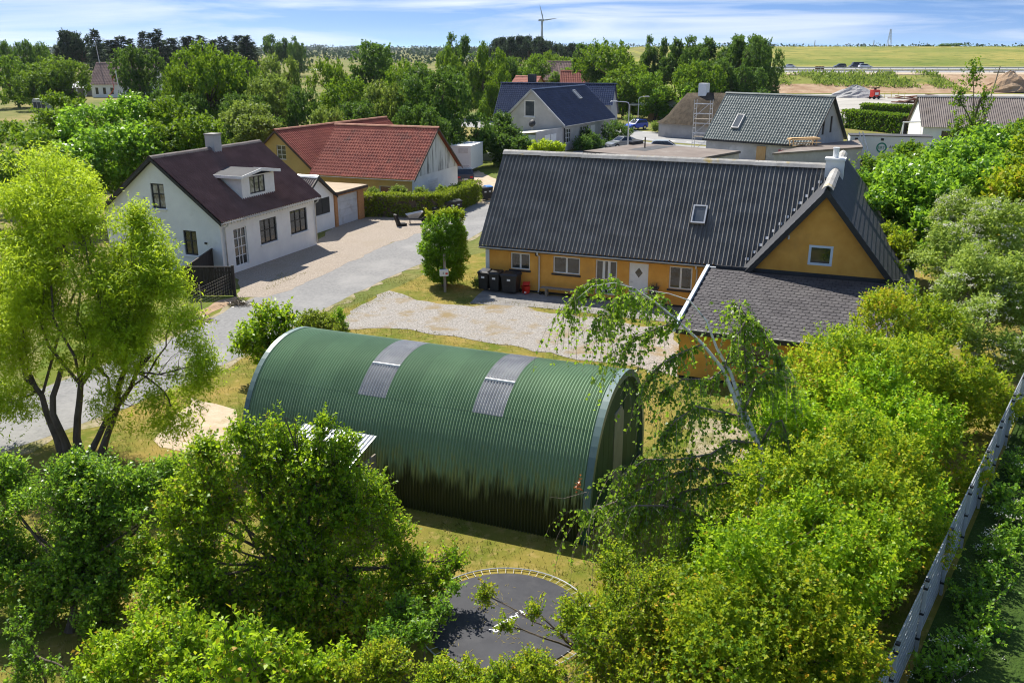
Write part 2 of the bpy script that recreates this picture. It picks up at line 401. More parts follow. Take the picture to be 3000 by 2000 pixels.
mat('black_sheet', (0.125, 0.122, 0.118), (0.185, 0.18, 0.172), 1.2, 0.55, 0.25, rnd=0.10, c3=(0.13, 0.13, 0.13), s3=2.5, t3=(0.66, 0.8))
mat('brown_sheet', (0.125, 0.068, 0.058), (0.18, 0.104, 0.088), 1.0, 0.5, 0.25, rnd=0.10, c3=(0.19, 0.15, 0.13), s3=2.2, t3=(0.64, 0.8))
mat('old_brown_sheet', (0.12, 0.095, 0.088), (0.17, 0.14, 0.125), 0.8, 0.7, 0.3, rnd=0.10, c3=(0.10, 0.075, 0.06), s3=0.6)
mat('concrete_ridge', (0.30, 0.285, 0.26), (0.42, 0.40, 0.37), 2.5, 0.9, 0.2, rnd=0.10, c3=(0.42, 0.30, 0.07), s3=1.0, t3=(0.60, 0.72), bump=0.3, bscale=30)
mat('dark_felt', (0.028, 0.030, 0.036), (0.045, 0.047, 0.054), 1.5, 0.75, 0.35, bump=0.6, bscale=55, c3=(0.062, 0.062, 0.066), s3=4.0, t3=(0.6, 0.75), dist=0.02)
mat('shingle', (0.058, 0.053, 0.055), (0.092, 0.085, 0.085), 2.0, 0.85, 0.25, rnd=0.14, c3=(0.34, 0.33, 0.31), s3=9.0, t3=(0.68, 0.78), bump=0.4, bscale=90, dist=0.005)
mat('shingle_joint', (0.02, 0.02, 0.02))
mat('red_tile', (0.26, 0.068, 0.046), (0.36, 0.105, 0.066), 1.0, 0.75, 0.3, rnd=0.16, c3=(0.17, 0.07, 0.05), s3=0.7, t3=(0.58, 0.72))
mat('red_ridge', (0.34, 0.14, 0.09), (0.42, 0.20, 0.12), 1.5, 0.8, 0.3, rnd=0.12, c3=(0.42, 0.33, 0.22), s3=1.4, t3=(0.6, 0.75))
mat('dark_tile', (0.095, 0.115, 0.105), (0.135, 0.155, 0.142), 0.8, 0.36, 0.5, rnd=0.10)
mat('glazed_tile_sky_tint', (0.012, 0.019, 0.050), (0.022, 0.032, 0.075), 0.6, 0.2, 0.6, rnd=0.15)  # dark glazed tile, its base colour made bluer to carry the reflected sky
mat('brown_tile', (0.20, 0.13, 0.11), (0.27, 0.18, 0.15), 0.5, 0.8, 0.3)
mat('roof_felt_brown', (0.165, 0.135, 0.115), (0.21, 0.175, 0.15), 0.6, 0.9, 0.2, c3=(0.25, 0.23, 0.205), s3=0.3, t3=(0.55, 0.7))
mat('tan_felt', (0.36, 0.28, 0.19), (0.44, 0.35, 0.25), 0.6, 0.9, 0.2, c3=(0.30, 0.24, 0.18), s3=1.0)
mat('grey_felt', (0.055, 0.055, 0.058), (0.08, 0.08, 0.082), 1.0, 0.85, 0.3)
mat('thatch', (0.055, 0.044, 0.033), (0.105, 0.084, 0.06), 1.2, 0.95, 0.1, stretch=(2, 2, 0.7), bump=1.0, bscale=7, c3=(0.09, 0.08, 0.06), s3=0.5, dist=0.15)
mat('brick', (0.42, 0.20, 0.085), (0.52, 0.27, 0.12), 6.0, 0.9, 0.2, bump=0.4, bscale=30, stretch=(1, 1, 3))
mat('grey_steel_door', (0.52, 0.53, 0.55), (0.60, 0.61, 0.63), 2.0, 0.5, 0.4, c3=(0.42, 0.40, 0.38), s3=1.2)
mat('tarred_wood', (0.022, 0.018, 0.017), (0.045, 0.036, 0.032), 4.0, 0.75, 0.3, rnd=0.2, stretch=(4, 4, 0.6))
mat('grey_wood', (0.20, 0.17, 0.135), (0.32, 0.28, 0.23), 3.0, 0.85, 0.2, stretch=(5, 5, 0.8))
mat('fresh_wood', (0.55, 0.36, 0.17), (0.66, 0.46, 0.25), 2.0, 0.8, 0.25, rnd=0.12, stretch=(3, 3, 1))
mat('plywood', (0.50, 0.30, 0.13), (0.58, 0.38, 0.19), 3.0, 0.8, 0.25, stretch=(4, 4, 0.5))
mat('blue_white_board', (0.58, 0.66, 0.74), (0.64, 0.71, 0.78), 2.0, 0.5, 0.4)
mat('tar_brown_timber', (0.07, 0.05, 0.04), (0.12, 0.09, 0.07), 3.0, 0.85, 0.2)

def glass_mat(name, c=(0.015, 0.018, 0.02), c2=(0.05, 0.05, 0.045), rough=0.03, scale=1.5):
    m = mat(name, c, c2, scale, rough, 0.8)
    return m
glass_mat('window_glass')
glass_mat('curtain_glass', (0.06, 0.06, 0.055), (0.42, 0.42, 0.41), 0.04, 3.0)
glass_mat('car_glass', (0.01, 0.012, 0.015), (0.02, 0.022, 0.025), 0.03, 1.0)
glass_mat('sky_glass', (0.05, 0.06, 0.07), (0.10, 0.11, 0.12), 0.02, 1.0)

def clip_rect(poly, a0, z0, a1, z1):
    def cut(P, inside, inter):
        out = []
        for i in range(len(P)):
            p, q = P[i], P[(i + 1) % len(P)]
            if inside(p):
                out.append(p)
                if not inside(q): out.append(inter(p, q))
            elif inside(q): out.append(inter(p, q))
        return out
    def lx(c): return lambda p, q: (c, p[1] + (q[1] - p[1]) * (c - p[0]) / (q[0] - p[0]))
    def lz(c): return lambda p, q: (p[0] + (q[0] - p[0]) * (c - p[1]) / (q[1] - p[1]), c)
    for ins, itf in ((lambda p: p[0] >= a0 - 1e-9, lx(a0)), (lambda p: p[0] <= a1 + 1e-9, lx(a1)), (lambda p: p[1] >= z0 - 1e-9, lz(z0)), (lambda p: p[1] <= z1 + 1e-9, lz(z1))):
        poly = cut(poly, ins, itf)
        if len(poly) < 3: return []
    return poly
def wall(mb, O, d, n, poly, ops=(), depth=0.14, mi=0):
    """a wall skin in the plane through O with direction d and outward normal n; ops are real openings with reveals"""
    O, d, n = Vector(O), Vector(d).normalized(), Vector(n).normalized()
    A = sorted({min(p[0] for p in poly), max(p[0] for p in poly), *[o[0] for o in ops], *[o[2] for o in ops]})
    Zs = sorted({min(p[1] for p in poly), max(p[1] for p in poly), *[o[1] for o in ops], *[o[3] for o in ops]})
    P3 = lambda a, z, k=0.0: O + d * a + Vector((0, 0, z)) - n * k
    for i in range(len(A) - 1):
        for j in range(len(Zs) - 1):
            ca, cz = (A[i] + A[i + 1]) / 2, (Zs[j] + Zs[j + 1]) / 2
            if any(o[0] < ca < o[2] and o[1] < cz < o[3] for o in ops): continue
            q = clip_rect(list(poly), A[i], Zs[j], A[i + 1], Zs[j + 1])
            if len(q) < 3: continue
            vs = [P3(*p) for p in q]
            nn = Vector((0, 0, 0))
            for k in range(len(vs)): nn += vs[k].cross(vs[(k + 1) % len(vs)])
            f = tuple(range(len(vs)))
            mb.add(vs, [f if nn.dot(n) > 0 else f[::-1]], mi)
    for (a0, z0, a1, z1) in ops:
        c = [(a0, z0), (a1, z0), (a1, z1), (a0, z1)]
        for k in range(4):
            p, q = c[k], c[(k + 1) % 4]
            mb.add([P3(*p), P3(*q), P3(*q, depth), P3(*p, depth)], [(0, 1, 2, 3)], mi)
    return mb
def window(root, O, d, n, a0, z0, a1, z1, fm, cols=(0.5,), rows=(), rec=0.07, fw=0.065, mw=0.045, sill=None, glass='window_glass', name='window', th=0.07, sproj=0.06, low=None):
    """casement with real frame, glazing bars and one pane per light; low: solid panel height"""
    O, d, n = Vector(O), Vector(d).normalized(), Vector(n).normalized(); up = Vector((0, 0, 1))
    P = lambda a, z, k: O + d * a + up * z - n * k
    mb = MB()
    def bar(x0, y0, x1, y1, k0=rec, t=th): mb.obox(P(x0, y0, k0), d * (x1 - x0), up * (y1 - y0), -n * t)
    bar(a0, z0, a0 + fw, z1); bar(a1 - fw, z0, a1, z1); bar(a0 + fw, z0, a1 - fw, z0 + fw); bar(a0 + fw, z1 - fw, a1 - fw, z1)
    ia0, ia1, iz0, iz1 = a0 + fw, a1 - fw, z0 + fw, z1 - fw
    xs_ = [ia0] + [ia0 + (ia1 - ia0) * c for c in cols] + [ia1]; zs_ = [iz0] + [iz0 + (iz1 - iz0) * r for r in rows] + [iz1]
    for c in xs_[1:-1]: bar(c - mw / 2, iz0, c + mw / 2, iz1, rec + 0.003)
    for r in zs_[1:-1]: bar(ia0, r - mw * 0.4, ia1, r + mw * 0.4, rec + 0.008, th - 0.012)
    fr = mb.build(name, fm, root)
    for i in range(len(xs_) - 1):
        for j in range(len(zs_) - 1):
            g = MB(); g.obox(P(xs_[i] - 0.004, zs_[j] - 0.004, rec + 0.035), d * (xs_[i + 1] - xs_[i] + 0.008), up * (zs_[j + 1] - zs_[j] + 0.008), -n * 0.02)
            g.build('pane', MAT[glass], fr)
    if sill:
        MB().obox(P(a0 - 0.06, z0 - 0.09, rec), d * (a1 - a0 + 0.12), up * 0.085, n * (rec + sproj)).build('sill', sill, fr)
    return fr

def frame_mat(P0, U, S):
    U = Vector(U).normalized(); S = Vector(S).normalized(); N = U.cross(S)
    M = Matrix((U, S, N)).transposed().to_4x4(); M.translation = Vector(P0)
    return M
rs = random.Random(11)
def corr_sheet(name, w, l, waves, amp, m, lap=0.05, seg=6):
    mb = MB(); n = waves * seg; top = []; 
    for j, y in enumerate((0.0, l + lap)):
        for i in range(n + 1):
            x = w * i / n
            top.append((x, y, 2 * amp * (0.5 + 0.5 * math.cos(2 * PI * i / seg)) ** 1.7 + (0.007 if j == 0 else 0.0)))
    fs = [(i, i + 1, n + 2 + i, n + 1 + i) for i in range(n)]
    lip = [(p[0], p[1], p[2]) for p in top[:n + 1]] + [(p[0], p[1], p[2] - 0.012) for p in top[:n + 1]]
    k = 2 * (n + 1)
    fs += [(k + n + 1 + i, k + n + 2 + i, k + i + 1, k + i) for i in range(n)]
    me = mb.add(top + lip, fs).mesh(name, m)
    return me
def corr_roof(root, P0, U, S, L, SL, pitch, amp, m, waves=5, exp=0.58, name='roof_sheet', seg=6):
    U, S = Vector(U).normalized(), Vector(S).normalized()
    nc = max(1, round(L / (waves * pitch))); nr = max(1, round(SL / exp)); w = L / nc; l = SL / nr
    me = corr_sheet(name, w, l, waves, amp, m, seg=seg)
    for i in range(nc):
        for j in range(nr):
            link(name, me, root, frame_mat(Vector(P0) + U * (w * i) + S * (l * j) + U.cross(S) * rs.uniform(0, 0.004), U, S))
def tile_mesh(name, tw, tl, h, m):
    xs_ = [0, 0.22, 0.5, 0.78, 1.0]; zs_ = [0.0, h, h * 0.55, 0.05 * h, 0.0]
    v = []; f = []
    for y, dz in ((0, 0.022), (tl * 1.08, 0.0)):
        for x, z in zip(xs_, zs_): v.append((x * tw * 1.04, y, z + dz))
    for i in range(4): f.append((i, i + 1, 6 + i, 5 + i))
    for x, z in zip(xs_, zs_): v.append((x * tw * 1.04, 0, z + 0.022 - 0.03))
    for i in range(4): f.append((10 + i, 11 + i, i + 1, i))
    me = MB().add(v, f).mesh(name, m)
    return me
def tile_roof(root, P0, U, S, L, SL, tw, tl, m, h=0.05, keep=None, cap=0, name='roof_tile', rest='roof_tiles', RM=None):
    """pantiles laid one by one; the cap largest ones are parts of their own, the others one joined part"""
    U, S = Vector(U).normalized(), Vector(S).normalized(); Nn = U.cross(S)
    nc = round(L / tw); nr = round(SL / tl); w = L / nc; l = SL / nr
    me = tile_mesh(name, w, l, h, m)
    cells = [(i, j) for i in range(nc) for j in range(nr) if keep is None or keep(w * (i + .5), l * (j + .5))]
    if cap and RM is not None:
        cells.sort(key=lambda c: (RM @ (Vector(P0) + U * (w * c[0]) + S * (l * c[1])) - cam.location).length)
    own, oth = cells[:cap], cells[cap:]
    for i, j in own:
        link(name, me, root, frame_mat(Vector(P0) + U * (w * i) + S * (l * j) + Nn * rs.uniform(0, 0.008), U, S))
    if oth:
        V0 = np.array([v.co[:] for v in me.vertices]); F0 = [tuple(p.vertices) for p in me.polygons]
        F0a = np.array(F0); Ua, Sa, Na, Pa = (np.array(x[:]) for x in (U, S, Nn, Vector(P0)))
        V = []; F = []
        for k, (i, j) in enumerate(oth):
            q = Pa + Ua * (w * i) + Sa * (l * j) + Na * rs.uniform(0, 0.008)
            V.append(q + V0[:, :1] * Ua + V0[:, 1:2] * Sa + V0[:, 2:3] * Na); F.append(F0a + k * len(V0))
        me2 = bpy.data.meshes.new(rest); me2.from_pydata(np.concatenate(V).tolist(), [], np.concatenate(F).tolist()); me2.materials.append(m); me2.update()
        o = link(rest, me2, root); tag(o, kind='stuff')
def ridge_caps(root, A, B, piece, r, m, name='ridge_cap', flat=0.0):
    """row of angled or rounded ridge pieces from A to B"""
    A, B = Vector(A), Vector(B); d = (B - A); n = max(1, round(d.length / piece)); s = d / n; dn = d.normalized(); q = Vector((-dn.y, dn.x, 0))
    prof = [(-1.0, -0.72), (-0.55, -0.18), (0, 0.08), (0.55, -0.18), (1.0, -0.72)]
    mb = MB(); L = s.length
    v = []
    for k, (y, e) in enumerate(((0.0, 1.04), (L + 0.04, 0.98))):
        for a, b in prof: v.append((y, a * r * e, b * r * e))
    for y in (0.0,):
        for a, b in prof: v.append((y, a * r * 0.93, b * r * 0.93 - 0.03))
    f = [(i, i + 5, i + 6, i + 1) for i in range(4)] + [(10 + i, i, i + 1, 11 + i) for i in range(4)]
    me = mb.add(v, f).mesh(name, m)
    for i in range(n):
        M = Matrix((dn, q, Vector((0, 0, 1)))).transposed().to_4x4(); M.translation = A + s * i + Vector((0, 0, rs.uniform(-0.006, 0.006)))
        link(name, me, root, M)
def slab(P0, U, S, L, SL, t=0.06, below=True):
    U, S = Vector(U).normalized(), Vector(S).normalized(); N = U.cross(S)
    return MB().obox(Vector(P0) - (N * t if below else Vector((0, 0, 0))), U * L, S * SL, N * t)
def gutter(root, A, B, m, r=0.06, name='gutter'):
    A, B = Vector(A), Vector(B); d = (B - A).normalized(); q = Vector((-d.y, d.x, 0))
    v = []; f = []; k = 7
    for P in (A, B):
        for i in range(k):
            a = PI + PI * i / (k - 1); v.append(P + q * (r * math.cos(a)) + Vector((0, 0, r * math.sin(a))))
        for i in range(k):
            a = 2 * PI - PI * i / (k - 1); v.append(P + q * (r * 0.85 * math.cos(a)) + Vector((0, 0, r * 0.85 * math.sin(a))))
    n = 2 * k
    for i in range(n): f.append((i, (i + 1) % n, n + (i + 1) % n, n + i))
    f += [tuple(range(n)), tuple(range(n, 2 * n))[::-1]]
    return MB().add(v, f).build(name, m, root)
def skylight(root, P, U, S, w, h, fm, glass='sky_glass', name='roof_window'):
    """roof window standing 10 cm proud of the roof"""
    U, S = Vector(U).normalized(), Vector(S).normalized(); N = U.cross(S); P = Vector(P)
    mb = MB(); t = 0.07
    mb.obox(P, U * w, S * t, N * 0.16); mb.obox(P + S * (h - t), U * w, S * t, N * 0.16)
    mb.obox(P + S * t, U * t, S * (h - 2 * t), N * 0.16); mb.obox(P + S * t + U * (w - t), U * t, S * (h - 2 * t), N * 0.16)
    o = mb.build(name, fm, root)
    MB().obox(P + U * t + S * t + N * 0.09, U * (w - 2 * t), S * (h - 2 * t), N * 0.03).build('pane', MAT[glass], o)
    return o
X, Y, Z3 = Vector((1, 0, 0)), Vector((0, 1, 0)), Vector((0, 0, 1))

# ------------------------------------------------------------------ yellow farmhouse
def RMof(o, th): return Matrix.Translation(Vector(o)) @ Matrix.Rotation(th, 4, 'Z')
thA = R_(-21.73); OA = (-1.32, 45.79, 0)
A = empty('farmhouse', OA, thA, 'long yellow farmhouse with black corrugated roof and steep cross gable', 'house')
RA = RMof(OA, thA)
uc, zc, zr, hsA = 16.57, 6.54, 6.71, 3.17
slA = (zr - 2.31) / (hsA + 0.38)
W = MB()
opsA = [(1.34, 1.13, 2.40, 2.0), (3.66, 1.12, 5.08, 2.0), (5.90, 0.25, 7.0, 2.0), (7.62, 0.12, 8.58, 2.0), (9.60, 0.88, 10.72, 2.0)]
wall(W, (0, 0, 0), X, -Y, [(0, 0), (13.0, 0), (13.0, 2.62), (0, 2.62)], opsA)
wall(W, (0, 0, 0), Y, -X, [(0, 0), (6.34, 0), (6.34, 2.62), (3.17, 6.5), (0, 2.62)], [(2.6, 3.4, 3.6, 4.5)])
wall(W, (0, 6.34, 0), X, Y, [(0, 0), (13.0, 0), (13.0, 2.62), (0, 2.62)])
W.build('wall', MAT['yellow_plaster'], A)
MB().box(-0.03, -0.03, 0, 12.9, 0.0, 0.10).build('plinth', MAT['black_plinth'], A)
MB().box(-0.05, -0.025, 0.1, 0.16, -0.003, 2.2).build('corner_board', MAT['blue_white_board'], A)
fwm = MAT['white_frame']; blk = MAT['black_trim']
window(A, (0, 0, 0), X, -Y, *opsA[0], fwm, (0.5,), sill=blk, mw=0.09)
window(A, (0, 0, 0), X, -Y, *opsA[1], fwm, (0.5,), sill=blk, mw=0.09)
window(A, (0, 0, 0), X, -Y, *opsA[2], fwm, (0.36, 0.64), mw=0.13, name='terrace_door')
window(A, (0, 0, 0), X, -Y, *opsA[4], fwm, (0.5,), sill=blk, mw=0.09)
window(A, (0, 0, 0), Y, -X, 2.6, 3.4, 3.6, 4.5, fwm, (0.5,))
dr = MB().box(7.62, 0.04, 0.12, 8.58, 0.10, 2.0).build('front_door', fwm, A)
c_ = (8.10, 1.52)
MB().add([(c_[0] + 0.19 * a, 0.03, c_[1] + 0.25 * b) for a, b in ((0, -1), (1, 0), (0, 1), (-1, 0))] + [(c_[0] + 0.19 * a, 0.045, c_[1] + 0.25 * b) for a, b in ((0, -1), (1, 0), (0, 1), (-1, 0))],
         [(0, 1, 2, 3), (0, 4, 5, 1), (1, 5, 6, 2), (2, 6, 7, 3), (3, 7, 4, 0)]).build('diamond_pane', MAT['window_glass'], dr)
MB().tube([(7.72, 0.02, 1.05), (7.72, -0.03, 1.05), (7.84, -0.03, 1.05)], 0.014).build('door_handle', MAT['zinc'], dr)
MB().box(7.5, -0.45, 0.02, 8.7, -0.01, 0.11).build('doorstep', MAT['paving'], A)
# main roof: fibre cement sheets laid in courses
S_f = Vector((0, 1, slA)).normalized(); S_b = Vector((0, -1, slA)).normalized(); SLA = math.hypot(hsA + 0.38, zr - 2.31)
corr_roof(A, (-0.25, -0.38, 2.31), X, S_f, 16.82, SLA, 0.212, 0.055, MAT['black_sheet'], 5, 0.57, seg=10)
slab((uc, 2 * hsA + 0.38, 2.31), -X, S_b, 16.82, SLA, 0.05).build('rear_roof', MAT['black_sheet'], A)
ridge_caps(A, (-0.28, hsA, zr + 0.10), (uc - 0.5, hsA, zr + 0.10), 1.12, 0.27, MAT['concrete_ridge'])
for s, a in ((1, (-0.27, -0.36, 2.20)), (-1, (-0.27, 2 * hsA + 0.36, 2.20))):
    MB().obox(a, X * 0.03, (Vector((0, s, slA)).normalized()) * SLA, Vector((0, 0, 0.16))).build('barge_board', blk, A)
MB().box(-0.25, -0.34, 2.14, 12.5, -0.30, 2.31).build('fascia', blk, A)
gutter(A, (-0.27, -0.42, 2.26), (12.3, -0.42, 2.26), MAT['zinc'], 0.065)
for u in (2.95, 10.95):
    MB().tube([(u, -0.42, 2.22), (u, -0.40, 2.08), (u, -0.09, 1.93), (u, -0.08, 0.25), (u, -0.2, 0.08)], 0.042, 8).build('downpipe', MAT['pipe_grey'], A, True)
MB().tube([(2.78, -0.002, 2.0), (2.78, -0.05, 2.0)], 0.085, 14).build('vent', MAT['tar_brown_timber'], A)
skylight(A, Vector((10.34, 0.90, 3.90)) + S_f.cross(X) * -0.08, X, S_f, 0.68, 0.98, MAT['zinc'])
# chimney at the crossing
ch = MB().box(16.10, 2.66, 5.4, 16.92, 3.36, 7.02).build('chimney', MAT['white_plaster'], A)
MB().box(16.05, 2.61, 7.02, 16.97, 3.41, 7.12).build('chimney_cap', MAT['white_plaster'], ch)
MB().lathe([(0.13, 0), (0.13, 0.42), (0.15, 0.42), (0.15, 0.47)], (16.5, 3.0, 7.12), 12).build('chimney_pot', MAT['white_frame'], ch)
# cross wing with the big gable
slC = 1.228; heC = 3.91; vF, vB = -3.57, 10.6; zeC = zc - heC * slC
CW = MB()
hw = 3.55; ze_w = zc - 0.28 - hw * slC
gw = (16.08, 3.36, 17.04, 4.20)
pent = [(uc - hw, 0), (uc + hw, 0), (uc + hw, ze_w), (uc, zc - 0.28), (uc - hw, ze_w)]
wall(CW, (0, vF + 0.25, 0), X, -Y, pent, [gw])
wall(CW, (0, vB - 0.25, 0), X, Y, pent)
wall(CW, (uc + hw, 0, 0), Y, X, [(vF + 0.25, 0), (vB - 0.25, 0), (vB - 0.25, ze_w), (vF + 0.25, ze_w)])
wall(CW, (uc - hw, 0, 0), Y, -X, [(vF + 0.25, 0), (0, 0), (0, ze_w), (vF + 0.25, ze_w)])
CW.build('gable_wall', MAT['yellow_plaster'], A)
window(A, (0, vF + 0.25, 0), X, -Y, *gw, MAT['blue_white_board'], (), rec=0.0, fw=0.10)
MB().tube([(15.23, vF + 0.2, 4.55), (15.23, vF + 0.2, 4.38)], 0.04, 8).build('wall_lamp', MAT['white_frame'], A)
SLC = math.hypot(heC, heC * slC)
S_l = Vector((1, 0, slC)).normalized(); S_r = Vector((-1, 0, slC)).normalized()
slab((uc - heC, vF, zeC), -Y, S_l, -(vB - vF), SLC, 0.07)
def cross_slope(side, nm):
    """courses of dark felt shingles, each course lapping the one below"""
    S = S_l if side < 0 else S_r; U = -Y if side < 0 else Y
    P0 = Vector((uc + side * heC, vB if side < 0 else vF, zeC)); N = U.cross(S); n = 21; l = SLC / n
    me = MB().obox(Vector((0, 0, 0)), X * (vB - vF), Vector((0, l + 0.05, -0.016)), Z3 * 0.012).mesh(nm, MAT['dark_felt'])
    for j in range(n): link(nm, me, A, frame_mat(P0 + S * (l * j) + N * 0.018, U, S))
    slab(P0, U, S, vB - vF, SLC, 0.05).build('roof_deck', MAT['black_trim'], A)
cross_slope(-1, 'shingle_course'); cross_slope(1, 'shingle_course')
ridge_caps(A, (uc, vF - 0.02, zc + 0.16), (uc, 2.55, zc + 0.16), 1.02, 0.23, MAT['concrete_ridge'])
ridge_caps(A, (uc, 3.45, zc + 0.16), (uc, vB, zc + 0.16), 1.02, 0.23, MAT['concrete_ridge'])
for s in (-1, 1):
    S = Vector((-s, 0, slC)).normalized(); 
    MB().obox((uc + s * heC, vF - 0.035, zeC - 0.30), S * SLC, Y * 0.035, Z3 * 0.33).build('barge_board', blk, A)
    MB().obox((uc + s * (heC - 0.02), vF, zeC - 0.22), S * (SLC - 0.1), Y * 0.24, Z3 * 0.12).build('soffit', blk, A)
gutter(A, (uc + heC + 0.06, vF + 0.6, zeC - 0.02), (uc + heC + 0.06, vB, zeC - 0.02), MAT['zinc'], 0.06)
# cut sheet ends along the valley
for k in range(13):
    t = (k + 0.6) / 13.5
    v = -0.3 + t * 3.3; z = 2.31 + slA * (v + 0.38); u = uc - heC + (z - zeC) / slC
    MB().obox((u - 0.20, v - 0.05, z + 0.02), X * 0.15, Vector((0, 0.09, 0.11)), Vector((0, -0.02, 0.03))).build('valley_tab', MAT['pipe_grey'], A)
# lean-to
l_, zl, ul, ur = 10.1, 2.02, 12.02, 20.25
kL = (2.87 - zl) / (-3.32 + l_); vT = -3.34
LW = MB()
lw = (14.06, 0.93, 15.46, 1.60)
wall(LW, (0, -l_ + 0.32, 0), X, -Y, [(ul + 0.1, 0.12), (ur - 0.1, 0.12), (ur - 0.1, zl), (ul + 0.1, zl)], [lw])
wall(LW, (ul + 0.1, 0, 0), Y, -X, [(-l_ + 0.32, 0.12), (vT, 0.12), (vT, 2.75), (-l_ + 0.32, zl)])
wall(LW, (ur - 0.1, 0, 0), Y, X, [(-l_ + 0.32, 0.12), (vT, 0.12), (vT, 2.75), (-l_ + 0.32, zl)])
LW.build('lean_to_wall', MAT['yellow_plaster'], A)
MB().box(ul + 0.13, -l_ + 0.35, 0, ur - 0.13, vT, 0.12).build('plinth', MAT['black_plinth'], A)
window(A, (0, -l_ + 0.32, 0), X, -Y, *lw, fwm, (), sill=blk, fw=0.05, rec=0.03)
S_t = Vector((0, 1, kL)).normalized(); SLt = (vT + l_) * math.hypot(1, kL)
slab((ul, -l_, zl + 0.02), X, S_t, ur - ul, SLt, 0.10).build('lean_to_deck', MAT['shingle_joint'], A)
tw, tl = 0.245, 0.30
hexv = [(0, 0.10), (tw * .28, 0.0), (tw * .72, 0.0), (tw, 0.10), (tw, tl * 1.12), (0, tl * 1.12)]
hv = [(x, y, 0.016 - 0.014 * y / tl) for x, y in hexv] + [(x, y, -0.004) for x, y in hexv[:4]]
sh_me = MB().add(hv, [(0, 1, 2, 3, 4, 5), (6, 7, 1, 0), (7, 8, 2, 1), (8, 9, 3, 2)]).mesh('shingle', MAT['shingle'])
cells = []
for j in range(int(SLt / tl)):
    off = (j % 2) * tw / 2
    for i in range(int((ur - ul - 0.25) / tw)): cells.append((i * tw + off + 0.01, j * tl))
NT = X.cross(S_t)
PT = lambda c: Vector((ul, -l_, zl + 0.026)) + X * c[0] + S_t * c[1]
cells.sort(key=lambda c: (RA @ PT(c) - cam.location).length + (0.0 if c[0] < 5.5 else 3.0))
gap = 0.012
for c in cells[:300]: link('shingle', sh_me, A, frame_mat(PT(c) + NT * rs.uniform(0, 0.004), X, S_t) @ Matrix.Diagonal((0.955, 1, 1, 1)))
V = []; F = []
for k, c in enumerate(cells[300:]):
    M = frame_mat(PT(c) + NT * rs.uniform(0, 0.004), X, S_t) @ Matrix.Diagonal((0.955, 1, 1, 1))
    V += [tuple(M @ Vector(p)) for p in hv]; F += [tuple(i + k * 10 for i in f) for f in ((0, 1, 2, 3, 4, 5), (6, 7, 1, 0), (7, 8, 2, 1), (8, 9, 3, 2))]
tag(MB().add(V, F).build('shingles', MAT['shingle'], A), kind='stuff')
MB().obox((ul - 0.11, -l_ - 0.04, zl - 0.10), X * 0.13, S_t * (SLt + 0.05), Z3 * 0.24).build('verge_board', MAT['blue_white_board'], A)
MB().box(ul, -l_ - 0.03, zl - 0.15, ur, -l_ + 0.0, zl - 0.0).build('fascia', blk, A)
MB().box(ul - 0.02, -l_ - 0.02, zl + 0.005, ur, -l_ + 0.09, zl + 0.045).build('edge_strip', MAT['concrete_ridge'], A)
MB().obox((ur, -l_ - 0.02, zl - 0.10), X * 0.06, S_t * SLt, Z3 * 0.18).build('verge_board', blk, A)
MB().obox((ul + 0.3, vT - 0.04, 2.86), X * (ur - ul - 0.4), Y * 0.05, Z3 * 0.16).build('flashing', MAT['dark_felt'], A)
MB().box(ul, vT - 0.02, 2.84, ul + 1.3, vT + 0.05, 2.92).build('top_trim', MAT['white_frame'], A)

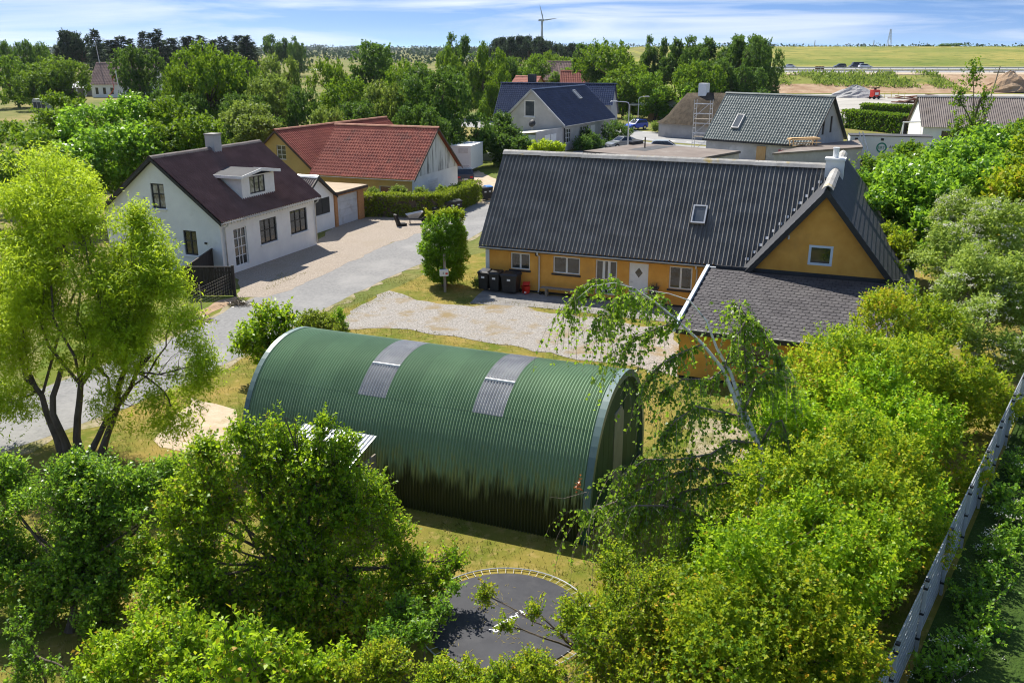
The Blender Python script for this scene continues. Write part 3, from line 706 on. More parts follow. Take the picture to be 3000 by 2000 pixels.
# ------------------------------------------------------------------ round-roofed corrugated hut
mat('hut_green', (0.20, 0.30, 0.165), (0.25, 0.36, 0.205), 0.6, 0.36, 0.5, rnd=0.06)
def hut_material():
    m = MAT['hut_green']; nt = m.node_tree; N = nt.nodes; L = nt.links; b = _bsdf(nt)
    src = b.inputs['Base Color'].links[0].from_socket
    geo = N.new('ShaderNodeNewGeometry'); mp = N.new('ShaderNodeMapping'); mp.inputs['Scale'].default_value = (5, 5, 0.5)
    L.new(geo.outputs['Position'], mp.inputs[0])
    nz = N.new('ShaderNodeTexNoise'); nz.inputs['Scale'].default_value = 1.3; nz.inputs['Detail'].default_value = 5; L.new(mp.outputs[0], nz.inputs['Vector'])
    sp = N.new('ShaderNodeSeparateXYZ'); L.new(geo.outputs['Position'], sp.inputs[0])
    # algae has grown up the foot of the sheets in uneven streaks
    a = N.new('ShaderNodeMath'); a.operation = 'MULTIPLY_ADD'; L.new(nz.outputs[0], a.inputs[0]); a.inputs[1].default_value = 1.9; a.inputs[2].default_value = 0.25
    d = N.new('ShaderNodeMath'); d.operation = 'SUBTRACT'; L.new(a.outputs[0], d.inputs[0]); L.new(sp.outputs[2], d.inputs[1])
    mr = N.new('ShaderNodeMapRange'); mr.inputs[1].default_value = -0.15; mr.inputs[2].default_value = 0.35; L.new(d.outputs[0], mr.inputs[0])
    mx = N.new('ShaderNodeMix'); mx.data_type = 'RGBA'; mx.inputs[7].default_value = (0.045, 0.052, 0.018, 1)
    L.new(mr.outputs[0], mx.inputs[0]); L.new(src, mx.inputs[6])
    n2 = N.new('ShaderNodeTexNoise'); n2.inputs['Scale'].default_value = 2.2; n2.inputs['Detail'].default_value = 4; L.new(mp.outputs[0], n2.inputs['Vector'])
    b2 = N.new('ShaderNodeMath'); b2.operation = 'MULTIPLY_ADD'; L.new(n2.outputs[0], b2.inputs[0]); b2.inputs[1].default_value = 3.2; b2.inputs[2].default_value = -0.1
    d2 = N.new('ShaderNodeMath'); d2.operation = 'SUBTRACT'; L.new(b2.outputs[0], d2.inputs[0]); L.new(sp.outputs[2], d2.inputs[1])
    m2 = N.new('ShaderNodeMapRange'); m2.inputs[1].default_value = -0.2; m2.inputs[2].default_value = 0.6; m2.inputs[4].default_value = 0.55; L.new(d2.outputs[0], m2.inputs[0])
    mx2 = N.new('ShaderNodeMix'); mx2.data_type = 'RGBA'; mx2.inputs[7].default_value = (0.36, 0.33, 0.07, 1)
    L.new(m2.outputs[0], mx2.inputs[0]); L.new(src, mx2.inputs[6]); L.new(mx2.outputs[2], mx.inputs[6])
    L.new(mx.outputs[2], b.inputs['Base Color'])
hut_material()
mat('hut_board', (0.022, 0.065, 0.032), (0.034, 0.088, 0.045), 1.5, 0.7, 0.3, rnd=0.1)
mat('hut_trim', (0.10, 0.16, 0.15), (0.14, 0.20, 0.19), 1.0, 0.4, 0.4)
mat('clear_sheet', (0.36, 0.355, 0.35), (0.50, 0.49, 0.47), 1.5, 0.22, 0.6)
mat('hut_door', (0.26, 0.25, 0.21), (0.32, 0.31, 0.26), 2.0, 0.8, 0.3)
thN = R_(-22.0); ON = (-6.85, 26.6, 0)
HUT = empty('arched_hut', ON, thN, 'green corrugated metal hut with half-round roof and two clear strips', 'hut')
HL, HW, HH = 10.55, 2.80, 3.60
def prof(t):                         # t in 0..1 from the foot facing the lawn over the top to the rear foot
    a = PI * t
    ex = 0.92
    return -HW * math.copysign(abs(math.cos(a)) ** ex, math.cos(a)), HH * abs(math.sin(a)) ** 0.88
T1, T2 = 0.265, 0.735
def hut_sheet(name, t0, t1, w, waves, amp, m, n=14, seg=10, lift=0.0):
    v = []; k = waves * seg
    for j in range(n + 1):
        t = t0 + (t1 - t0) * j / n
        y, z = prof(t); y2, z2 = prof(min(t + 1e-3, 1)); y1, z1 = prof(max(t - 1e-3, 0)); ty, tz = y2 - y1, z2 - z1; q = math.hypot(ty, tz)
        ny, nz = -tz / q, ty / q
        for i in range(k + 1):
            h = amp * math.cos(2 * PI * i / seg) + lift
            v.append((w * i / k, y + ny * h, z + nz * h))
    f = [(j * (k + 1) + i, j * (k + 1) + i + 1, (j + 1) * (k + 1) + i + 1, (j + 1) * (k + 1) + i) for j in range(n) for i in range(k)]
    return MB().add(v, f).mesh(name, m)
NS = 12; sw = HL / NS; wv = 10
m_lo = hut_sheet('roof_sheet', 0.0, T1 + 0.012, sw, wv, 0.028, MAT['hut_green'], 14)
m_md = hut_sheet('roof_sheet', T1, T2, sw, wv, 0.028, MAT['hut_green'], 30, lift=0.006)
m_hi = hut_sheet('roof_sheet', T2 - 0.012, 1.0, sw, wv, 0.028, MAT['hut_green'], 10)
m_cl = hut_sheet('clear_roof_sheet', T1, T2, sw, wv, 0.028, MAT['clear_sheet'], 30, lift=0.009)
for i in range(NS):
    M = Matrix.Translation((sw * i, 0, 0))
    link('roof_sheet', m_lo, HUT, M); link('roof_sheet', m_hi, HUT, M)
    link('clear_roof_sheet' if i in (4, 8) else 'roof_sheet', m_cl if i in (4, 8) else m_md, HUT, M)
for i in (4, 8):
    y, z = prof(0.385); MB().box(sw * i, y - 0.03, z, sw * (i + 1), y + 0.03, z + 0.05).build('cross_strip', MAT['white_frame'], HUT)
def arch(x0, x1, r0, r1, name, m):
    v = []; n = 36
    for t in range(n + 1):
        y, z = prof(t / n); s0 = 1 + r0 / 3.0; s1 = 1 + r1 / 3.0
        v += [(x0, y * s0, z * s0), (x1, y * s0, z * s0), (x1, y * s1, z * s1), (x0, y * s1, z * s1)]
    f = []
    for i in range(n):
        a = i * 4
        for q in range(4): f.append((a + q, a + (q + 1) % 4, a + 4 + (q + 1) % 4, a + 4 + q))
    MB().add(v, f).build(name, m, HUT)
arch(-0.06, 0.10, 0.045, -0.10, 'end_trim', MAT['hut_trim']); arch(HL - 0.13, HL + 0.06, 0.045, -0.12, 'end_trim', MAT['hut_trim'])
# boarded end walls, board by board
for xe, sgn in ((HL - 0.10, 1), (0.08, -1)):
    yb = -2.72; wb = 5.44 / 11
    for k in range(11):
        a, b = yb + wb * k + 0.008, yb + wb * (k + 1) - 0.008
        def top(yy):
            c = min(1.0, abs(yy) / 2.80); t = math.acos(c ** (1 / 0.92)) / PI
            return max(0.12, prof(t)[1] - 0.04)
        pts = [(a, 0.0), (b, 0.0)] + [(b + (a - b) * i / 4, top(b + (a - b) * i / 4)) for i in range(5)]
        if sgn > 0 and k in (5, 6): continue
        MB().prism([(xe, p[0], p[1]) for p in pts], (0.03 * sgn, 0, 0)).build('end_board', MAT['hut_board'], HUT)
ya, yb2 = yb + wb * 5, yb + wb * 7
MB().prism([(HL - 0.10, ya, 0.0), (HL - 0.10, yb2, 0), (HL - 0.10, yb2, 2.3), (HL - 0.10, yb2 - 0.25, 2.55), (HL - 0.10, ya + 0.05, 2.55)], (0.04, 0, 0)).build('hut_door', MAT['hut_door'], HUT)
MB().prism([(HL - 0.12, ya, 2.55), (HL - 0.12, yb2, 2.3), (HL - 0.12, yb2, 3.42), (HL - 0.12, ya, 3.52)], (0.03, 0, 0)).build('door_head', MAT['hut_board'], HUT)
MB().box(HL - 0.13, -2.85, 0, HL + 0.05, -2.78, 0.9).build('corner_post', MAT['hut_board'], HUT)
# lean-on shelter at the hut side
SH = empty('lean_to_shelter', (*(RMof(ON, thN) @ Vector((4.0, -2.95, 0)))[:2], 0), thN, 'small grey corrugated shelter roof against the side of the green hut', 'shelter')
corr_roof(SH, (-1.6, -1.75, 1.72), X, Vector((0, 1, 0.22)), 2.3, 1.7, 0.11, 0.016, MAT['zinc'], 5, 1.7, seg=6)
for u in (-1.5, 0.6): MB().box(u, -1.7, 0, u + 0.08, -1.62, 1.72).build('post', MAT['grey_wood'], SH)
MB().box(-1.55, -1.7, 1.62, 0.68, -1.62, 1.71).build('beam', MAT['grey_wood'], SH)
MB().box(0.62, -1.62, 0, 0.66, -0.1, 1.6).build('side_board', MAT['grey_wood'], SH)

# ------------------------------------------------------------------ white house across the lane
thL = R_(68.5); OL = (-15.43, 49.11, 0)
Lh = empty('white_house', OL, thL, 'white house with brown corrugated roof and white dormer beside the lane', 'house')
u0, u1, WV = -1.1, 8.0, 8.0
vr, zrL = 4.0, 6.35; slL = (zrL - 3.05) / (vr + 0.35)
wl = MB()
opL = [(-0.02, 0.30, 1.12, 2.45), (2.34, 1.10, 3.96, 2.52), (5.33, 1.13, 7.12, 2.57)]
wall(wl, (0, 0, 0), X, -Y, [(u0, 0), (u1, 0), (u1, 3.2), (u0, 3.2)], opL)
pg = [(0, 0), (WV, 0), (WV, 3.2), (vr, zrL - 0.15), (0, 3.2)]
opG = [(1.65, 1.05, 2.55, 2.42), (3.53, 3.53, 4.46, 4.9)]
wall(wl, (u0, 0, 0), Y, -X, pg, opG); wall(wl, (u1, 0, 0), Y, X, pg)
wall(wl, (0, WV, 0), X, Y, [(u0, 0), (u1, 0), (u1, 3.2), (u0, 3.2)])
wl.build('wall', MAT['white_plaster'], Lh)
window(Lh, (0, 0, 0), X, -Y, *opL[0], fwm, (0.36, 0.64), (0.25, 0.5, 0.75), name='french_door', mw=0.05)
window(Lh, (0, 0, 0), X, -Y, *opL[1], blk, (0.34, 0.67), (0.55,), sill=MAT['white_plaster'], mw=0.07, fw=0.08)
window(Lh, (0, 0, 0), X, -Y, *opL[2], blk, (0.34, 0.67), (0.55,), sill=MAT['white_plaster'], mw=0.07, fw=0.08)
for o in opG:
    window(Lh, (u0, 0, 0), Y, -X, *o, blk, (0.5,), (0.58,), sill=MAT['white_plaster'], mw=0.08, fw=0.08, glass='window_glass' if o[1] < 2 else 'curtain_glass')
for j in range(34):    # brick dentils under the eaves
    MB().box(u0 + 0.2 + j * 0.262, -0.055, 2.78, u0 + 0.33 + j * 0.262, -0.003, 2.95).build('dentil', MAT['white_plaster'], Lh)
MB().box(u0, -0.075, 2.95, u1, -0.003, 3.03).build('cornice', MAT['white_plaster'], Lh)
MB().box(u0 - 0.06, 0.95, 1.76, u0 - 0.003, 1.10, 1.86).build('wall_lamp', blk, Lh)
MB().box(u0 - 0.04, 4.95, 3.2, u0 - 0.003, 5.05, 4.1).build('meter_box', MAT['pipe_grey'], Lh)
S1 = Vector((0, 1, slL)).normalized(); S2 = Vector((0, -1, slL)).normalized(); SLL = math.hypot(vr + .35, zrL - 3.05)
corr_roof(Lh, (u0 - 0.3, -0.35, 3.05), X, S1, u1 - u0 + 0.55, SLL, 0.185, 0.040, MAT['brown_sheet'], 5, 0.55, seg=8)
corr_roof(Lh, (u1 + 0.25, WV + 0.35, 3.05), -X, S2, u1 - u0 + 0.55, SLL, 0.177, 0.028, MAT['brown_sheet'], 10, 1.1, seg=4)
ridge_caps(Lh, (u0 - 0.32, vr, zrL + 0.08), (u1 + 0.27, vr, zrL + 0.08), 1.1, 0.2, MAT['old_brown_sheet'])
for y0, S in ((-0.37, S1), (WV + 0.37, S2)):
    MB().obox((u0 - 0.33, y0, 2.86), X * 0.03, S * (SLL + 0.02), Z3 * 0.2).build('barge_board', blk, Lh)
    MB().obox((u1 + 0.25, y0, 2.86), X * 0.03, S * (SLL + 0.02), Z3 * 0.2).build('barge_board', blk, Lh)
    MB().obox((u0 - 0.30, y0, 2.93), X * 0.29, S * (SLL - 0.02), Z3 * 0.06).build('soffit', blk, Lh)
gutter(Lh, (u0 - 0.3, -0.40, 3.02), (u1 + 0.2, -0.40, 3.02), MAT['pipe_grey'], 0.06)
for u in (-0.85, 7.9):
    MB().tube([(u, -0.38, 2.98), (u, -0.34, 2.82), (u, -0.10, 2.68), (u, -0.09, 0.2)], 0.04, 8).build('downpipe', MAT['pipe_grey'], Lh, True)
chL = MB().box(3.55, 3.65, 5.6, 4.2, 4.3, 7.12).build('chimney', MAT['grey_plaster'], Lh)
MB().box(3.51, 3.61, 7.12, 4.24, 4.34, 7.19).build('chimney_cap', MAT['concrete_ridge'], chL)
# dormer
da, db, dv = 1.82, 4.88, 0.60
dz0 = 3.05 + (dv + 0.35) * slL
dw = MB()
wall(dw, (0, dv, 0), X, -Y, [(da, dz0), (db, dz0), (db, 5.02), (da, 5.02)], [(2.54, 3.98, 3.96, 4.96)], 0.08)
vt = lambda z: (z - 3.05) / slL - 0.35
for u, n in ((da, -X), (db, X)):
    wall(dw, (u, 0, 0), Y, n, [(dv, dz0), (vt(5.02), 5.02), (dv, 5.02)])
do = dw.build('dormer', fwm, Lh)
for k in range(1):
    window(Lh, (0, dv, 0), X, -Y, 2.54, 3.98, 3.96, 4.96, blk, (0.34, 0.67), (), mw=0.06, fw=0.06, glass='curtain_glass', rec=0.03)
ap = 5.32; um = (da + db) / 2
for s, ua in ((1, da - 0.3), (-1, db + 0.3)):
    w_ = Vector((um - ua, 0, ap - 5.06))
    MB().prism([(ua, dv - 0.28, 5.06), (um, dv - 0.28, ap), (um, vt(ap) + 0.1, ap), (ua, vt(5.06) + 0.1, 5.06)], (0, 0, 0.06)).build('dormer_roof', MAT['grey_felt'], do)
    MB().prism([(ua, dv - 0.31, 4.98), (um, dv - 0.31, ap - 0.08), (um, dv - 0.31, ap + 0.08), (ua, dv - 0.31, 5.14)], (0, 0.03, 0)).build('dormer_fascia', fwm, do)
    MB().obox((ua - (0.03 if s > 0 else 0.0), dv - 0.28, 4.98), X * 0.03, Y * (vt(5.0) - dv + 0.3), Z3 * 0.16).build('dormer_fascia', fwm, do)
# low annex with its own small gable, and the flat-roofed garage
an = MB(); v0 = 2.1
wall(an, (0, v0, 0), X, -Y, [(8.05, 0), (13.5, 0), (13.5, 2.3), (11.55, 3.62), (8.05, 2.3)], [(11.1, 1.15, 13.0, 2.25)])
wall(an, (13.5, 0, 0), Y, X, [(v0, 0), (8, 0), (8, 2.3), (v0, 2.3)])
an.build('annex_wall', MAT['white_plaster'], Lh)
sh_ = MB()
for k in range(2): sh_.box(11.12 + k * 0.95, v0 + 0.0, 1.17, 12.02 + k * 0.95, v0 + 0.05, 2.23)
sh_.build('shutter', blk, Lh)
MB().box(11.05, v0 - 0.08, 1.06, 13.05, v0 + 0.1, 1.14).build('sill', MAT['white_plaster'], Lh)
for s, ua, za in ((1, 9.3, 2.18), (-1, 13.75, 2.18)):
    S = Vector(((11.55 - ua), 0, 3.78 - za)).normalized(); sl_ = math.hypot(11.55 - ua, 3.78 - za)
    if s > 0: corr_roof(Lh, (ua, 8.2, za), -Y, S, 6.3, sl_, 0.177, 0.028, MAT['old_brown_sheet'], 6, 1.4, seg=4)
    else: corr_roof(Lh, (ua, v0 - 0.2, za), Y, S, 6.3, sl_, 0.177, 0.028, MAT['old_brown_sheet'], 6, 1.4, seg=4)
    MB().obox((ua, v0 - 0.24, za - 0.14), S * sl_, Y * 0.03, Z3 * 0.2).build('barge_board', blk, Lh)
ridge_caps(Lh, (11.55, v0 - 0.22, 3.86), (11.55, 8.1, 3.86), 1.2, 0.2, MAT['zinc'])
gr = empty('garage', OL, thL, 'small brick garage with grey panel door and flat tan roof', 'garage')
gw_ = MB()
gw_.box(13.55, 2.0, 0, 13.85, 2.25, 2.25); gw_.box(16.65, 2.0, 0, 17.4, 2.25, 2.25); gw_.box(13.85, 2.0, 2.12, 16.65, 2.25, 2.25)
gw_.box(17.15, 2.25, 0, 17.4, 8.2, 2.25)
gw_.build('brick_wall', MAT['brick'], gr)
for k in range(4): MB().box(13.86, 2.12, 0.02 + k * 0.525, 16.64, 2.17, 0.02 + k * 0.525 + 0.515).build('door_panel', MAT['grey_steel_door'], gr)
MB().box(13.5, 1.75, 2.26, 17.65, 8.4, 2.44).build('roof_edge', MAT['tar_brown_timber'], gr)
MB().box(13.53, 1.78, 2.44, 17.62, 8.37, 2.47).build('roof', MAT['tan_felt'], gr)

# ------------------------------------------------------------------ red-roofed farm building
thR = R_(-21.0); OR = (-16.1, 72.4, 0)
Rb = empty('farm_building', OR, thR, 'ochre farm building with red pantile roof and white streaked gable', 'building')
RR = RMof(OR, thR)
RLn, hsR, zrR, zeR = 9.0, 4.5, 5.9, 2.35; slR = (zrR - zeR) / hsR
w_ = MB()
wall(w_, (0, 0.25, 0), X, -Y, [(-1, 0), (RLn - 0.1, 0), (RLn - 0.1, 2.5), (-1, 2.5)], [(6.0, 0.95, 7.3, 1.75)])
w_.build('wall', MAT['ochre_plaster'], Rb)
window(Rb, (0, 0.25, 0), X, -Y, 6.0, 0.95, 7.3, 1.75, fwm, ())
w_ = MB()
gx = RLn - 0.1
wall(w_, (gx, 0, 0), Y, X, [(0.25, 0), (2 * hsR - 0.25, 0), (2 * hsR - 0.25, 2.45), (0.25, 2.45)])
w_.build('gable_base', MAT['white_plaster'], Rb)
for k in range(9):      # fibre boards of the upper gable
    y0 = 0.25 + k * (2 * hsR - 0.5) / 9; y1 = y0 + (2 * hsR - 0.5) / 9 - 0.01
    zt = lambda y: zeR - 0.1 + slR * (hsR - abs(y - hsR)) 
    pl = [(gx, y0, 2.45), (gx, y1, 2.45), (gx, y1, max(2.46, zt(y1)))] + ([(gx, hsR, zt(hsR))] if y0 < hsR < y1 else []) + [(gx, y0, max(2.46, zt(y0)))]
    MB().prism(pl, (0.03, 0, 0)).build('gable_board', MAT['weathered_white'], Rb)
wall(MB(), (0, 0, 0), X, Y, [(0, 0), (1, 0), (1, 1)])
Sf = Vector((0, 1, slR)).normalized(); SLR = math.hypot(hsR, zrR - zeR)
tile_roof(Rb, (-0.2, 0, zeR), X, Sf, RLn + 0.45, SLR, 0.245, 0.335, MAT['red_tile'], 0.075, cap=300, RM=RR)
tile_roof(Rb, (RLn + 0.25, 2 * hsR, zeR), -X, Vector((0, -1, slR)), RLn + 0.45, SLR, 0.245, 0.335, MAT['red_tile'], 0.055)
ridge_caps(Rb, (-0.3, hsR, zrR + 0.13), (RLn + 0.28, hsR, zrR + 0.13), 0.38, 0.17, MAT['red_ridge'])
for y0, s in ((-0.02, 1), (2 * hsR + 0.02, -1)):
    MB().obox((RLn + 0.24, y0, zeR - 0.16), X * 0.03, Vector((0, s, slR)).normalized() * SLR, Z3 * 0.18).build('barge_board', MAT['tar_brown_timber'], Rb)
gutter(Rb, (0, -0.08, zeR - 0.05), (RLn + 0.25, -0.08, zeR - 0.05), MAT['pipe_grey'], 0.06)
# its cross wing on the left
AP = Vector((-19.8, 76.4, 0)); axd = R_(63.5)
q = RR.inverted() @ AP
CWm = RR.inverted() @ (Matrix.Translation(AP) @ Matrix.Rotation(axd - PI / 2, 4, 'Z'))   # local: y along ridge, x right
def TR(p): return tuple(CWm @ Vector(p))
hwx, zcr, zex = 3.9, 5.45, 2.3; sx_ = (zcr - zex) / hwx
w_ = MB(); d3 = CWm.to_3x3() @ X; n3 = CWm.to_3x3() @ -Y
wall(w_, TR((0, 0.25, 0)), d3, n3, [(-hwx + 0.3, 0), (hwx - 0.3, 0), (hwx - 0.3, zex + 0.15), (0, zcr - 0.1), (-hwx + 0.3, zex + 0.15)], [(-0.15, 3.05, 0.85, 4.25)])
wall(w_, TR((hwx - 0.3, 0, 0)), CWm.to_3x3() @ Y, d3, [(0.25, 0), (16, 0), (16, zex), (0.25, zex)])
w_.build('wing_wall', MAT['ochre_plaster'], Rb)
window(Rb, TR((0, 0.25, 0)), d3, n3, -0.15, 3.05, 0.85, 4.25, fwm, (0.5,), (0.33, 0.67))
for s in (-1, 1):
    S = CWm.to_3x3() @ Vector((-s, 0, sx_)).normalized(); U = CWm.to_3x3() @ (Y * s)
    P0 = TR((s * hwx, 0 if s > 0 else 16.5, zex))
    tile_roof(Rb, P0, U, S, 16.5, math.hypot(hwx, zcr - zex), 0.245, 0.335, MAT['red_tile'], 0.055, RM=RR)
    Pb = TR((s * hwx, -0.03, zex - 0.18))
    MB().obox(Pb, S * math.hypot(hwx, zcr - zex), CWm.to_3x3() @ (Y * 0.03), Z3 * 0.18).build('barge_board', MAT['tar_brown_timber'], Rb)
ridge_caps(Rb, TR((0, -0.05, zcr + 0.13)), TR((0, 16.5, zcr + 0.13)), 0.38, 0.17, MAT['red_ridge'])
MB().obox(TR((hwx - 0.2, 0.6, zex + 0.1)), CWm.to_3x3() @ Vector((0.3, 0, 0.0)), CWm.to_3x3() @ Vector((0, 0.1, 0)), Z3 * 0.02).build('valley_flashing', MAT['zinc'], Rb)

# ------------------------------------------------------------------ blue-tiled grey house on the street
thB = R_(61.0 - 90)                      # local y runs along the ridge of the front block, x to its right
OB = (6.2, 110.4, 0)                     # right front eave corner
B = empty('blue_tiled_house', OB, thB, 'grey rendered house with glossy dark blue tile roofs beyond the yellow house', 'house')
RB = RMof(OB, thB)
bw, bl, ze, zb = 9.0, 15.6, 3.1, 7.15; sB = (zb - ze) / (bw / 2)
w_ = MB()
wall(w_, (0, 0.3, 0), X, -Y, [(-bw + 0.3, 0), (-0.3, 0), (-0.3, ze), (-bw / 2, zb - 0.2), (-bw + 0.3, ze)], [(-5.55, 3.95, -4.05, 5.9)])
opB = [(1.2, 0.9, 2.7, 2.6), (5.3, 1.0, 6.8, 2.6), (8.7, 0.1, 10.0, 2.5), (12.0, 0.9, 14.6, 2.4)]
wall(w_, (-0.3, 0, 0), Y, X, [(0.3, 0), (bl, 0), (bl, ze + 0.2), (0.3, ze + 0.2)], opB)
wall(w_, (0, bl, 0), X, Y, [(-bw + 0.3, 0), (-0.3, 0), (-0.3, ze), (-bw / 2, zb - 0.2), (-bw + 0.3, ze)])
w_.build('wall', MAT['grey_plaster'], B)
window(B, (0, 0.3, 0), X, -Y, -5.55, 3.95, -4.05, 5.9, fwm, (), fw=0.12, glass='sky_glass', sill=fwm)
for o in opB:
    if o[1] < 0.5: MB().obox((-0.36, o[0], o[1]), X * 0.05, Y * (o[2] - o[0]), Z3 * (o[3] - o[1])).build('front_door', fwm, B)
    else: window(B, (-0.3, 0, 0), Y, X, *o, fwm, (0.33, 0.67), (0.35, 0.7), glass='window_glass', mw=0.07)
SLB = math.hypot(bw / 2, zb - ze); Sr = Vector((-1, 0, sB)).normalized(); Sl = Vector((1, 0, sB)).normalized()
tile_roof(B, (0.15, 0.2, ze - 0.1), Y, Sr, bl + 0.2, SLB + 0.18, 0.30, 0.36, MAT['glazed_tile_sky_tint'], 0.05, RM=RB)
tile_roof(B, (-bw - 0.15, bl + 0.4, ze - 0.1), -Y, Sl, bl + 0.2, SLB + 0.18, 0.30, 0.36, MAT['glazed_tile_sky_tint'], 0.05, RM=RB)
ridge_caps(B, (-bw / 2, 0.1, zb + 0.13), (-bw / 2, bl, zb + 0.13), 0.4, 0.17, MAT['glazed_tile_sky_tint'])
for s, x0 in ((-1, 0.1), (1, -bw - 0.1)):
    MB().obox((x0, 0.02, ze - 0.28), Vector((s, 0, sB)).normalized() * (SLB + 0.1), Y * 0.26, Z3 * 0.30).build('gable_coping', MAT['cement_render'], B)
gutter(B, (0.22, 0.3, ze - 0.08), (0.22, bl, ze - 0.08), MAT['pipe_grey'], 0.07)
MB().box(-0.22, 0.6, 0, -0.12, 0.7, ze - 0.1).build('downpipe', MAT['black_trim'], B)
skylight(B, Vector((-bw / 2 * 0.62, 10.2, ze + (bw / 2 * 0.62) * sB)) + Vector((0.05, 0, 0.05)), Y, Sr, 0.8, 1.5, MAT['pipe_grey'])
# rear wing across it
zw = 7.2; rw = 4.5; y0 = 17.2
ang = R_(6)
BW = Matrix.Translation((-9.8, 18.15, 0)) @ Matrix.Rotation(R_(15), 4, 'Z')
def TB(p): return BW @ Vector(p)
B3 = BW.to_3x3()
Sw = B3 @ Vector((0, 1, (zw - 3.0) / rw)).normalized(); SLw = math.hypot(rw, zw - 3.0)
tile_roof(B, TB((-8.2, -rw, 3.0)), B3 @ X, Sw, 11.0, SLw, 0.30, 0.36, MAT['glazed_tile_sky_tint'], 0.05, RM=RB)
tile_roof(B, TB((8.2, rw, 3.0)), B3 @ -X, B3 @ Vector((0, -1, (zw - 3.0) / rw)), 16.4, SLw, 0.30, 0.36, MAT['glazed_tile_sky_tint'], 0.05, RM=RB)
tile_roof(B, TB((2.8, -2.9, 4.5)), B3 @ X, B3 @ Vector((0, 1, 2.7 / 2.9)), 5.4, math.hypot(2.9, 2.7), 0.30, 0.36, MAT['glazed_tile_sky_tint'], 0.05, RM=RB)
ridge_caps(B, TB((-8.3, 0, zw + 0.13)), TB((8.3, 0, zw + 0.13)), 0.4, 0.17, MAT['glazed_tile_sky_tint'])
w_ = MB()
wall(w_, TB((0, -rw + 0.3, 0)), B3 @ X, B3 @ -Y, [(-8.0, 0), (2.8, 0), (2.8, 3.1), (-8.0, 3.1)])
wall(w_, TB((0, -2.6, 0)), B3 @ X, B3 @ -Y, [(2.8, 0), (8.0, 0), (8.0, 4.6), (2.8, 4.6)])
wall(w_, TB((8.0, 0, 0)), B3 @ Y, B3 @ X, [(-2.6, 0), (rw - 0.3, 0), (rw - 0.3, 3.1), (0, zw - 0.2), (-2.6, 4.6)])
wall(w_, TB((-8.0, 0, 0)), B3 @ Y, B3 @ -X, [(-rw + 0.3, 0), (rw - 0.3, 0), (rw - 0.3, 3.1), (0, zw - 0.2), (-rw + 0.3, 3.1)])
w_.build('rear_wing_wall', MAT['cement_render'], B)
chB = MB().box(*TB((-4.6, 1.2, 6.2)), *(TB((-4.6, 1.2, 6.2)) + Vector((1.0, 0.8, 2.2)))).build('chimney', MAT['grey_felt'], B)
# low front annex with translucent sheets
MB().box(-0.36, -6.6, 0, -0.3, 0.3, 2.86).build('annex_wall', MAT['grey_plaster'], B)
MB().box(-5.6, -6.6, 0, -0.36, -6.54, 2.5).build('annex_front', MAT['blue_white_board'], B)
corr_roof(B, (-5.9, 0.25, 2.15), -Y, Vector((1, 0, 0.11)), 6.8, 5.5, 0.2, 0.02, mat('fibre_sheet', (0.58, 0.55, 0.44), (0.66, 0.63, 0.52), 1.0, 0.6, 0.3), 5, 1.9, seg=4)
for y_ in (-2.9, -4.5): MB().box(-0.29, y_, 0.1, -0.24, y_ + 1.45, 2.3).build('annex_door', fwm, B)
dish = MB()
dish.lathe([(0.02, 0), (0.2, 0.02), (0.36, 0.07), (0.45, 0.13)], (0, 0, 0), 16)
do_ = dish.build('satellite_dish', MAT['black_trim'], B, mw=Matrix.Translation((-3.6, -1.4, 3.35)) @ Matrix.Rotation(R_(70), 4, 'X') @ Matrix.Rotation(R_(180), 4, 'Y'))
MB().tube([(-3.6, -1.3, 2.3), (-3.6, -1.3, 3.3)], 0.035, 6).build('dish_pole', MAT['zinc'], B)

# ------------------------------------------------------------------ house under renovation
thG = R_(-41.0); OG = (21.3, 101.8, 0)
Gh = empty('renovation_house', OG, thG, 'grey cement house under renovation with new dark green tile roof', 'house')
RG = RMof(OG, thG)
gl, gh, zg, zge = 12.4, 4.7, 7.1, 2.4; sG = (zg - zge) / gh
w_ = MB()
opg = [(6.3, 0.1, 7.4, 2.0), (9.1, 0.1, 11.0, 2.0)]
wall(w_, (0, 0.3, 0), X, -Y, [(0.2, 0), (gl - 0.2, 0), (gl - 0.2, 2.6), (0.2, 2.6)], opg)
og = [(2.9, 3.3, 3.5, 5.0), (4.9, 3.4, 5.5, 5.1)]
pgG = [(0.3, 0), (2 * gh - 0.3, 0), (2 * gh - 0.3, 2.6), (gh, zg - 0.15), (0.3, 2.6)]
wall(w_, (gl - 0.2, 0, 0), Y, X, pgG, og)
wall(w_, (0.2, 0, 0), Y, -X, pgG)
wall(w_, (0, 2 * gh - 0.3, 0), X, Y, [(0.2, 0), (gl - 0.2, 0), (gl - 0.2, 2.6), (0.2, 2.6)])
w_.build('wall', MAT['cement_render'], Gh)
for o in og: window(Gh, (gl - 0.2, 0, 0), Y, X, *o, MAT['tar_brown_timber'], (), fw=0.04)
MB().box(6.32, 0.22, 0.1, 7.38, 0.28, 2.0).build('boarded_opening', MAT['plywood'], Gh)
SG = Vector((0, 1, sG)).normalized(); SLG = math.hypot(gh, zg - zge)
tile_roof(Gh, (-0.1, 0, zge), X, SG, gl + 0.2, SLG, 0.30, 0.37, MAT['dark_tile'], 0.075, cap=300, RM=RG)
tile_roof(Gh, (gl + 0.1, 2 * gh, zge), -X, Vector((0, -1, sG)), gl + 0.2, SLG, 0.30, 0.37, MAT['dark_tile'], 0.055, RM=RG)
ridge_caps(Gh, (-0.15, gh, zg + 0.13), (gl + 0.15, gh, zg + 0.13), 0.4, 0.17, MAT['dark_tile'])
